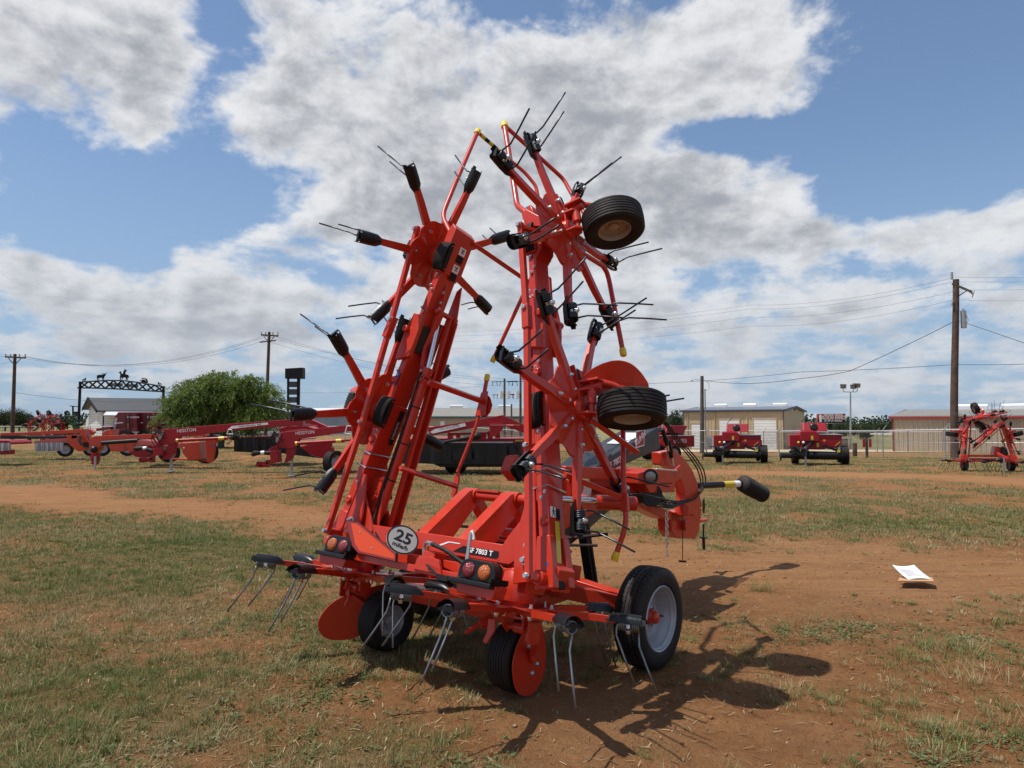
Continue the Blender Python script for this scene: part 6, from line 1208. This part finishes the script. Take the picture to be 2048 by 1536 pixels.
# billboard
Yq = 230.; o = thing('billboard', 'red and black roadside billboard with white lettering on a dark post', 'billboard'); k = MB(); pp(k, [(1635,828),(1691,827),(1690,846),(1635,845)], Yq, .8); k.build('panel', mat('billboard_red', (.36,.035,.03), .5), o)
k = MB(); pp(k, [(1636,839),(1690,839.5),(1689.5,845.5),(1636,844.5)], Yq-.1, .08); k.build('dark_band', BLKP, o); k = MB(); pp(k, [(1638,830),(1643,829),(1644,844),(1639,844)], Yq-.14, .05); k.build('animal_picture', WHT, o)
for s_, y_, z_ in(('NATURAL BRIDGE',830.4,1.0),('WILDLIFE RANCH',835.6,1.72),('I-35 - EXIT 175 - OPEN DAILY',841.8,.62)): text_obj('lettering', s_, WHT, o, at(1666.5, y_, Yq-.2), V(1,0,0), V(0,0,1), z_*(1. if z_ < 1.5 else .98), .02, .74 if z_ < 1.5 else .66, .02)
p_ = at(1662, 846, Yq); k = MB(); k.cyl(V(p_[0], Yq+.5, -3), V(p_[0], Yq+.5, p_[2]), .7, 12); k.build('post', BLKP, o); k = MB(); pp(k, [(1637,846),(1694,847.5),(1694,848.3),(1637,846.8)], Yq-1., 1.8); k.build('catwalk', GALV, o)
# wires
def wire(label, pts, r, group=None, sag=0): 
    k = MB(); P = []
    for a, b in zip(pts[:-1], pts[1:]):
        for t in np.linspace(0, 1, 12, endpoint=False): P.append(a*(1-t)+b*t-V(0,0,sag*4*t*(1-t)))
    P.append(pts[-1]); k.tube(P, r*.75, 5); o_ = k.build('overhead_wire', WIRE, None); tag(o_, label, 'wire', group); return o_
WIRE = mat('grey_wire', (.10,.104,.11), .6)
R_ = lambda x, y, Y: at(x, y, Y)
w1 = 'thin overhead wire running left from the tall right utility pole'; g1_ = 'high wires left of the right utility pole'
for y0, y1, ym in((555,664,618),(563,672,626),(583,683,642),(600,697,660)): wire(w1, [R_(1908,y0,43), R_(1500,ym-8,62), R_(900,y1,92)], .011, g1_, .5)
w2 = 'thin overhead wire running right from the tall right utility pole'; g2_ = 'high wires right of the right utility pole'
for y0, y1 in((554,553),(563,562),(579,577),(600,600)): wire(w2, [R_(1908,y0,43), R_(2120,y1,38)], .010, g2_, .05)
wire('thick cable falling from the tall right utility pole to the short grey pole', [R_(1908,643,43), R_(1700,742,48), R_(1600,757,51), R_(1500,767,54), R_(1406,761,60)], .028, None, .06)
wire('thick cable falling off to the right from the tall right utility pole', [R_(1914,640,43), R_(1985,664,40), R_(2060,690,37)], .026)
wire('long cable strung level from the right utility pole past the short grey pole', [R_(2100,726,39), R_(1912,729,43), R_(1600,744,50), R_(1404,762,60), R_(1150,772,75)], .022, None, .05)
w3 = 'thin overhead wire strung between the far left pole and the leaning pole'; g3_ = 'wires between the two left poles'
for a_, b_ in(((18,711),(526,672)),((40,711),(534,672)),((47,713),(548,674))): wire(w3, [R_(*a_,62), R_(*b_,62)], .017, g3_, 1.6)
wire('lower cable reaching from the far left pole towards the barn', [R_(30,785,62), R_(330,800,90)], .02, None, .5)
w4 = 'thin overhead wire running right from the leaning pole behind the tedder'; g4_ = 'wires right of the leaning pole'
for a_, b_ in(((530,672),(1010,757)),((548,672),(1012,763)),((540,684),(1010,772))): wire(w4, [R_(*a_,62), R_(*b_,82)], .014, g4_, .8)
w5 = 'thin overhead wire leaving the far left pole at the picture edge'; g5_ = 'wires left of the far left pole'
for a_, b_ in(((20,711),(-60,722)),((26,722),(-60,745))): wire(w5, [R_(*a_,62), R_(*b_,55)], .014, g5_)
wire('level cable crossing behind the dark sign tower', [R_(300,782,100), R_(560,785,100), R_(960,773,90)], .02, None, .3)
# ---------------- fences
def chain_mat():
    m = bpy.data.materials.new('chain_link'); m.use_nodes = True; N_ = m.node_tree.nodes; L_ = m.node_tree.links; b = N_['Principled BSDF']; b.inputs['Base Color'].default_value = (.22,.225,.23,1); b.inputs['Metallic'].default_value = .6; b.inputs['Roughness'].default_value = .5
    t_ = N_.new('ShaderNodeTexCoord'); fac = []
    for rot in(45,-45):
        mp_ = N_.new('ShaderNodeMapping'); mp_.inputs['Rotation'].default_value = (0,math.radians(rot),0); L_.new(t_.outputs['Object'], mp_.inputs['Vector']); wv = N_.new('ShaderNodeTexWave'); wv.bands_direction = 'X'; wv.inputs['Scale'].default_value = 5.2; L_.new(mp_.outputs[0], wv.inputs['Vector'])
        g = N_.new('ShaderNodeMath'); g.operation = 'GREATER_THAN'; g.inputs[1].default_value = .987; L_.new(wv.outputs['Fac'], g.inputs[0]); fac.append(g)
    mx = N_.new('ShaderNodeMath'); mx.operation = 'MAXIMUM'; L_.new(fac[0].outputs[0], mx.inputs[0]); L_.new(fac[1].outputs[0], mx.inputs[1]); tr = N_.new('ShaderNodeBsdfTransparent'); ms = N_.new('ShaderNodeMixShader'); L_.new(mx.outputs[0], ms.inputs[0]); L_.new(tr.outputs[0], ms.inputs[1]); L_.new(b.outputs[0], ms.inputs[2]); L_.new(ms.outputs[0], N_['Material Output'].inputs[0]); return m
CHM = chain_mat()
def fence(label, pts, h, bent=True):
    o = thing('chain_link_fence', label, 'fence'); P = [V(p[0], p[1], grounded(p)) for p in pts]
    for p in P:
        k = MB(); k.cyl(p-V(0,0,.2), p+V(0,0,h), .042, 10)
        if bent: k.cyl(p+V(0,0,h), p+V(.22,-.1,h+.35), .022, 6)
        k.build('post', GALV, o)
    k = MB(); k.tube([p+V(0,0,h-.02) for p in P], .026, 8); k.build('top_rail', WHTM, o); k = MB(); k.tube([p+V(0,0,h*.55) for p in P], .012, 5); k.build('tension_wire', GALV, o)
    k = MB()
    for a, b in zip(P[:-1], P[1:]): k.add([a+V(0,0,.05), b+V(0,0,.05), b+V(0,0,h-.05), a+V(0,0,h-.05)], [(0,1,2,3)])
    k.build('wire_mesh', CHM, o); return o
fp = [at(x, 900, 46.)*V(1,1,0) for x in(1335,1413,1558,1766)]+[at(1891,900,41.5)*V(1,1,0), at(2080,900,38.)*V(1,1,0)]
fence('chain-link fence with a bright top rail behind the square balers on the right', fp, 1.72)
fence('low chain-link fence running across behind the crimson mowers', [at(x, 880, 70.)*V(1,1,0) for x in(-60,60,180,300,430,560,690,820,950,1080,1200)], 1.3, False)
fence('far wire fence with bent post tops in front of the beige shed and green field', [at(x, 880, 66.)*V(1,1,0) for x in(1527,1613,1754,1815,1884,1960)], 1.9)
# ---------------- bits near the fence
k = MB(); p = gnd(1710, 912); post(k, p-V(0,0,.1), 1.0, .15, 10); q_ = k.build('wooden_stump', WOOD, None); tag(q_, 'short brown wooden stump post near the fence right of the second baler', 'post')
o = thing('sign_post', 'small wooden post with a red box sign between stump and fence post', 'sign', tuple(gnd(1734, 915))); k = MB(); k.bar(V(0,0,-.1), V(0,0,1.15), .12, .12); k.build('post', WOODG, o); k = MB(); k.box(V(-.20,-.05,.90), .07, .04, .26); k.box(V(.20,-.05,.90), .07, .04, .26); k.build('red_box', REDT, o)
k = MB(); p = gnd(1521, 908); post(k, p, 1.1, .14, 10); q_ = k.build('wooden_stump', WOOD, None); tag(q_, 'brown wooden stump standing behind the first square baler', 'post')
o = thing('block_wall', 'low tan block wall beside the tan shop behind the second baler', 'wall', (0,0,0)); k = MB(); pp(k, [(1650,877),(1696,877.5),(1697,900),(1650,900)], 88., 3.); k.build('wall', mat('tan_block', (.24,.21,.165), .8, var=.2), o); k = MB(); pp(k, [(1649,876),(1697,876.5),(1697,877.6),(1649,877.2)], 87.8, 3.4); k.build('coping', TAN2, o)
o = thing('storage_box', 'white metal box standing against the tan shop beside its left door', 'box', (0,0,0)); k = MB(); pp(k, [(1418,873),(1426,873),(1426,893),(1418,893)], 90., 1.); k.build('case', WHTM, o, .05); k = MB(); pp(k, [(1417,872),(1427,872),(1427,873.3),(1417,873.3)], 89.8, 1.3); k.build('lid', GALV, o)
# pale caliche road strip in front of the sheds
k = MB(); xs_ = np.linspace(1150, 2500, 46); ro = []
for x_ in xs_:
    for yy in(904, 897.5): p = at(x_, 880, 66. if yy > 900 else 84.); ro.append(V(p[0], p[1], grounded(p)+.03))
k.add(ro, [(2*i, 2*i+2, 2*i+3, 2*i+1) for i in range(45)]); q_ = k.build('gravel_road', mat('caliche', (.50,.40,.27), .95, var=.25, vscale=.5, bump=.2, bscale=6), None); tag(q_, kind='structure')
k = MB(); ro = []
for x_ in np.linspace(-800, 700, 46):
    for Y_ in(95., 112.): p = at(x_, 880, Y_); ro.append(V(p[0], p[1], grounded(p)+.05))
k.add(ro, [(2*i, 2*i+2, 2*i+3, 2*i+1) for i in range(45)]); q_ = k.build('highway', mat('far_asphalt', (.20,.195,.185), .9), None); tag(q_, kind='structure')
# ---------------- trees
LEAFT = leafmat('tree_leaves', TREE_RAMP, .7, .3); LEAFI = leafmat('shaded_inner_leaves', [tuple(c*.6 for c in q) for q in TREE_RAMP], .8, .2); LEAFD = leafmat('oak_leaves', OAK_RAMP, .75, .25)  # inner ramp is a darkened copy: shade inside the crown put into the colour
def tree(name, label, base, h, crowns, nleaf, ls, m, trunk_h, tr=.2, droop=.4, cat='tree', group=None):
    o = thing(name, label, cat, tuple(base), 0, group); k = MB(); k.tube([V(0,0,-.3), V(.05,0,trunk_h*.5), V(-.03,0,trunk_h)], [tr,tr*.8,tr*.6], 9)
    for (cx_, cy_, cz_, rx, ry, rz) in crowns: k.tube([V(0,0,trunk_h*.9), V(cx_*.5,cy_*.5,(trunk_h+cz_)*.5), V(cx_,cy_,cz_)], [tr*.5,tr*.3,tr*.08], 6)
    k.build('trunk', WOODG, o)
    vol = np.array([c[3]*c[4]*c[5] for c in crowns])**.75; pick = RNG.choice(len(crowns), nleaf//22, p=vol/vol.sum()); C_ = np.array(crowns)[pick]; n = len(pick)
    d = RNG.normal(0, 1, (n,3)); d /= np.linalg.norm(d, axis=1)[:, None]; rad = RNG.uniform(.35, 1.08, n)**.55; cc = C_[:, :3]+d*rad[:, None]*C_[:, 3:]
    keep = cc[:, 2] > trunk_h*.35; cc = cc[keep]; n = len(cc); per = 22
    t0 = np.clip(RNG.normal(.45, .22, n), 0, 1); cs = np.repeat(cc, per, 0); sp = ls*3.2; off_ = RNG.normal(0, sp, (n*per,3)); off_[:, 2] = off_[:, 2]*.9-np.abs(RNG.normal(0, sp*droop*1.8, n*per)); P = cs+off_; N_ = n*per
    u = RNG.normal(0, 1, (N_,3)); u[:, 2] -= droop*1.5; u /= np.linalg.norm(u, axis=1)[:, None]; v_ = np.cross(u, RNG.normal(0, 1, (N_,3))); v_ /= np.linalg.norm(v_, axis=1)[:, None]; L_ = ls*RNG.uniform(.6, 1.5, N_)[:, None]
    vs_ = np.stack([P-u*L_, P+v_*L_*.34, P+u*L_, P-v_*L_*.34], 1).reshape(-1,3); tone = np.repeat(np.clip(np.repeat(t0, per)+RNG.normal(0, .12, N_), 0, 1), 4)
    c_ = quick('crown', vs_, np.arange(N_*4).reshape(-1,4), tone, m); c_.parent = o; return o
TY = 46.; b = at(441, 890, TY); b[2] = 0; S_ = TY/FPX
def cr(x, y, rx, ry): p = at(x, y, TY)-b; return (p[0], random.uniform(-.8,.8), p[2], rx*S_, rx*S_*.9, ry*S_)
random.seed(3)
lob = [(440,770,34,18),(400,786,30,22),(362,808,24,24),(486,778,30,20),(522,794,26,22),(546,820,13,20),(425,812,44,30),(478,818,42,30),(515,832,34,24),(378,838,32,22),(344,834,15,20),(424,758,18,11),(452,752,14,8),(504,766,16,10),(545,798,9,14),(395,764,12,8),(440,850,50,20),(340,812,10,14),(552,838,12,16),(360,786,12,12),(530,776,10,10),(468,795,30,22),(400,850,30,16),(505,855,30,14)]
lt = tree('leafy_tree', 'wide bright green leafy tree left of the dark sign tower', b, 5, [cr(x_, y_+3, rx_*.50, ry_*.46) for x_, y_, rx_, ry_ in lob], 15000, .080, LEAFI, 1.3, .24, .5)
def plumes(o, lobes, n, per, L0, ls, m):
    C_ = np.array(lobes); vol = (C_[:, 3]*C_[:, 5]); pick = RNG.choice(len(C_), n, p=vol/vol.sum()); C_ = C_[pick]
    d = RNG.normal(0, 1, (n,3)); d[:, 2] = np.abs(d[:, 2])*1.0-.35; d[:, 1] -= .25; d /= np.linalg.norm(d, axis=1)[:, None]; o0 = C_[:, :3]+d*C_[:, 3:]*RNG.uniform(.5, .85, (n,1))
    g = d+RNG.normal(0, .35, (n,3))+np.array([0,0,.35]); g /= np.linalg.norm(g, axis=1)[:, None]; L_ = L0*RNG.uniform(.5, 1.35, n)
    t = np.tile(np.linspace(.1, 1, per), n); R_ = lambda a: np.repeat(a, per, 0)
    P = R_(o0)+R_(g)*(R_(L_)*t)[:, None]+np.array([0,0,-1.])*(R_(L_)*.75*t*t)[:, None]+RNG.normal(0, .055, (n*per,3))
    tg = R_(g)-np.array([0,0,1.])*(1.5*t)[:, None]+RNG.normal(0, .55, (n*per,3)); tg /= np.linalg.norm(tg, axis=1)[:, None]; v_ = np.cross(tg, RNG.normal(0, 1, (n*per,3))); v_ /= np.linalg.norm(v_, axis=1)[:, None]
    l = ls*RNG.uniform(.6, 1.4, n*per)[:, None]; vs_ = np.stack([P-tg*l, P+v_*l*.26, P+tg*l, P-v_*l*.26], 1).reshape(-1,3)
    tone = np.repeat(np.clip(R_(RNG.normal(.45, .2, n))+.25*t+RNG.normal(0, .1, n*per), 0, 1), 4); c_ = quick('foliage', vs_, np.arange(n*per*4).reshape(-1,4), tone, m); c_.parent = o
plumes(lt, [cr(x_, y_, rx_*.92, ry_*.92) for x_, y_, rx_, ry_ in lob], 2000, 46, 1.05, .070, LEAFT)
def oak(x, yb, yt, wpx, Y, label, group='trees along the far field'):
    b = at(x, yb, Y); b[2] = grounded(b); s = Y/FPX; h = at(x, yt, Y)[2]-b[2]; r = wpx*s/2; cs = []
    for i in range(9): a = i*2.4; q = random.uniform(.1, .62)*r; cs.append((q*math.cos(a), q*math.sin(a), h*random.uniform(.42,.74), r*random.uniform(.38,.55), r*.5, h*random.uniform(.2,.28)))
    return tree('oak_tree', label, b, h, cs, 6600, max(.13, r*.042), LEAFD, h*.35, max(.2, h*.04), .1, 'tree', group)
oak(10,862,822,46,140,'dark rounded oak at the left picture edge'); oak(38,863,818,40,138,'tall dark oak directly left of the far left pole'); oak(56,862,828,26,150,'smaller dark oak directly right of the far left pole')
oak(1352,858,822,30,130,'dark oak peeping out left of the tan shop'); oak(1682,874,846,36,160,'small round oak right below the billboard'); oak(1732,872,852,24,150,'single bushy tree standing in the far green field'); oak(1765,866,846,38,190,'oak nearest the corner of the beige shed'); oak(1640,866,850,22,190,'small oak left of the billboard post'); oak(1612,862,856,18,200,'low dark bush tree beside the corner of the tan shop'); oak(1708,864,852,22,200,'small tree just right of the tall floodlight pole')
# far tree line and hills as one mass
def treeline(name, x0, x1, Y, hlo, hhi, n, label):
    xs = RNG.uniform(x0, x1, n); X = np.array([at(x, 850, Y)[0] for x in xs]); Yv = Y+RNG.uniform(-15, 15, n); g = terrain(X, Yv); H_ = RNG.uniform(hlo, hhi, n)*(.5+fbm(X*.02, X*0, 5, 3)); per = 60
    P = np.stack([X, Yv, g+H_*.5], -1); P = np.repeat(P, per, 0)+np.clip(RNG.normal(0, 1, (n*per,3)), -1.7, 1.7)*np.repeat(H_, per)[:, None]*np.array([.45,.3,.24]); s = np.repeat(H_, per)*.10
    u = RNG.normal(0, 1, (n*per,3)); u /= np.linalg.norm(u, axis=1)[:, None]; v_ = np.cross(u, RNG.normal(0, 1, (n*per,3))); v_ /= np.linalg.norm(v_, axis=1)[:, None]
    vs_ = np.stack([P-u*s[:, None], P+v_*s[:, None]*.6, P+u*s[:, None], P-v_*s[:, None]*.6], 1).reshape(-1,3); tone = np.repeat(np.clip(np.repeat(RNG.normal(.4,.2,n), per)+RNG.normal(0,.1,n*per), 0, 1), 4)
    o_ = quick(name, vs_, np.arange(n*per*4).reshape(-1,4), tone, LEAFD); tag(o_, label, 'trees', kind='stuff')
treeline('tree_line', -250, 1350, 420, 5, 10, 240, 'far dark line of trees on the left horizon'); treeline('tree_line', 1560, 2300, 330, 4, 9, 170, 'far dark line of trees on the right horizon')
k = MB(); xs_ = np.linspace(-1400, 1400, 80); hv = []
for x_ in xs_: hv += [V(x_, 1500, -4), V(x_, 1560, 10+9*math.sin(x_*.004+1)+5*math.sin(x_*.013)-max(0, x_)*.012)]
k.add(hv, [(2*i, 2*i+2, 2*i+3, 2*i+1) for i in range(79)]); hm = k.build('hills', mat('far_hills', (.075,.095,.085), .95), None); tag(hm, kind='structure')
# ---------------- parked tedder on the right, tangle of tedders on the left
def palette(m): 
    a = PLATE_ME.copy(); a.materials[0] = m; b_ = ARM_ME.copy(); b_.materials[0] = m; return a, b_
def small_tedder(label, loc, rz, m, group=None, sc_=1.):
    # another make of tedder: outer wing sections folded inwards across each other.  local x across, z up, seen along y
    r = thing('hay_tedder', label, 'hay tedder', tuple(loc), rz, group); r.scale = (sc_,)*3; pl, ar = palette(m); kw = dict(parent=r, plate=pl, arm=ar, red=m, lowdetail=True, handle=False)
    X, Yv, Z = V(1,0,0), V(0,1,0), V(0,0,1)
    segs = [(V(-.76,0,.45), V(-.61,0,1.69)), (V(.74,0,.45), V(.43,0,1.64))]; up_ = [(V(-.63,.02,1.66), V(.62,.02,2.05)), (V(.46,-.06,1.68), V(-.50,-.06,.78))]
    k = MB(); k.box(V(0,0,.52), .80, .06, .04); k.box(V(0,.1,.40), .55, .08, .035); k.bar(V(.15,-.3,.62), V(.22,-1.0,.45), .08, .09); k.poly([V(.10,-.15,.55), V(.52,-.15,.55), V(.48,-.15,.80), V(.16,-.15,.86)], V(0,.3,0)); k.build('rear_frame', m, r, .005)
    k = MB(); k.poly([V(.32,-.30,.55), V(.50,-.30,.58), V(.46,-.30,.78), V(.34,-.30,.86)], V(0,.15,0)); k.tube([V(-.1,-.9,.40), V(.02,-.9,.44), V(.08,-.9,.42), V(.2,-.8,.46)], [.05,.08,.08,.05], 10); k.build('drive_hood', BLK, r)
    k = MB(); k.bar(V(.10,-.95,.0), V(.10,-.95,.50), .05, .05); k.build('jack_stand', GALV, r)
    for a_, b_ in segs: 
        k = MB(); d = nrm(b_-a_); s = np.sign(a_[0]); k.bar(a_, b_, .065, .11, Yv); k.bar(a_-X*s*.14, b_-X*s*.10, .035, .04, Yv); k.bar(a_+X*s*.10, b_+X*s*.09-Z*.1, .03, .03, Yv); k.box(b_, .06, .08, .06); k.box(a_, .09, .10, .07); k.build('boom', m, r, .005)
        q_ = MB(); 
        for f in(.3,.6): q_.box(a_*(1-f)+b_*f-Yv*.079, .012, .002, .10); q_.build('decal', WHT, r) if False else None
    for i, (a_, b_) in enumerate(up_): 
        k = MB(); k.bar(a_, b_, .055, .07, Yv); k.bar(a_-Z*.12, b_-Z*.11, .026, .026, Yv); bo_ = k.build('wing_section', m, r, .005); k = MB(); d = b_-a_
        for t in range(10): k.cyl(a_-Z*.12+d*(.05+.09*t), a_-Z*.12+d*(.09+.09*t), .0195, 8)
        k.build('striped_tape', YELT, bo_)
    for s in(-1,1):
        rotor(V(s*.72,0,.34), -Z, Yv, X*s, .3+s, cf=.12, ce=.14+.0, **kw)
        a_, b_ = segs[0 if s < 0 else 1]; d = nrm(b_-a_); nn = nrm(V(s*d[2],0,-s*d[0])); rotor(a_+(b_-a_)*.62+nn*.10, nn, Yv, d, .6, **kw)
        k = MB(); k.tube([V(s*.80,-.1,.42), V(s*1.25,-.2,.36), V(s*1.38,-.25,.30)], .018, 8); gb = k.build('guard_bar', m, r); k = MB(); k.cyl(V(s*1.38,-.25,.30), V(s*1.42,-.26,.28), .024, 8); k.build('end_cap', YEL, gb)
    a_, b_ = up_[0]; d = nrm(b_-a_); nn = V(-d[2],0,d[0]); rotor(a_+(b_-a_)*.36+nn*.10, nn, Yv, d, .2, **kw)
    a_, b_ = up_[1]; d = nrm(b_-a_); nn = V(d[2],0,-d[0]); nn = nn if nn[2] > 0 else -nn; rotor(a_+(b_-a_)*.42+nn*.08, nn, Yv, -d, .9, **kw)
    return r
TRED = mat('tedder_red', (.46,.028,.016), .35, coat=.2, var=.2, vscale=3); TGRN = mat('implement_green', (.03,.11,.03), .4, coat=.1, var=.2, vscale=3)
p = gnd(1990, 943); small_tedder('second hay tedder, red and folded, beside the tall utility pole at the right edge', (p[0], p[1]+.3, grounded(p)), math.radians(-14), TRED)
G5 = 'red folded tedders far left'
for i, (x_, Yq_, rz_, lb_) in enumerate(((84,58.,.5,'small far red tedder at the left end of the tangle, in front of the field'),(108,60.,1.1,'small far red tedder in the middle of the tangle beside the green one'))):
    q_ = at(x_, 850, Yq_); small_tedder(lb_, (q_[0], Yq_, .0), rz_, TRED, G5, 1.12)
q_ = at(136, 850, 61.); small_tedder('small far green tedder standing left of the ranch gate post', (q_[0], 61., 0), -.2, TGRN, None, 1.12)
# ---------------- papers on the dirt
o = thing('paper_folder', 'open brown envelope with a white printed sheet lying on the red dirt', 'papers', (0,0,0)); g0 = gnd(1835, 1174); Yp = g0[1]; zt = grounded(g0)
k = MB(); e = [V(*at(1796,1170,Yp-.02)), V(*at(1868,1172,Yp-.05)), V(*at(1866,1168,Yp+.1)), V(*at(1838,1164,Yp+.25)), V(*at(1802,1166,Yp+.2))]
cx_ = sum(e)/5; k.poly([V(p_[0], cx_[1]+(p_[1]-cx_[1])*1.0, zt+.055+.05*((p_[0]-cx_[0]))*0+.0) for p_ in e], V(0,0,.012)); k.build('envelope', mat('manila', (.50,.27,.12), .7), o)
P_ = lambda x, y, z, dy: V(at(x, 1170, Yp)[0], Yp+dy, zt+z)
k = MB(); grid = []; W0, W1 = P_(1819,0,0,0), P_(1868,0,0,0); n_ = 12
for i in range(n_+1):
    s = i/n_; zc_ = .062+.120*s**.8-.015*math.sin(s*3.1); dy_ = .02+.15*s
    for j in range(9): q_ = j/8; x_ = W0[0]*(1-q_)+W1[0]*q_-.02*s*q_-.085*s; grid.append(V(x_+(.012*s), Yp+dy_, zt+zc_+.018*math.sin(q_*3.14)*(1-s)-.03*q_*s*(q_ > .0)*(1-q_)*2))
k.add(grid, [(i*9+j, i*9+j+1, (i+1)*9+j+1, (i+1)*9+j) for i in range(n_) for j in range(8)], 0, True); pg = k.build('sheet', mat('white_paper', (.80,.80,.80), .6), o)
md = pg.modifiers.new('t', 'SOLIDIFY'); md.thickness = .002
k = MB()
for i in range(9):
    s = .25+.07*i; a_ = grid[int(s*n_)*9+1]; b_ = grid[int(s*n_)*9+6]; d_ = V(0,-.004,.003); k.bar(a_+d_, a_+(b_-a_)*random.uniform(.7,1)+d_, .004, .001)
k.build('printing', mat('print_grey', (.45,.45,.47), .7), o)
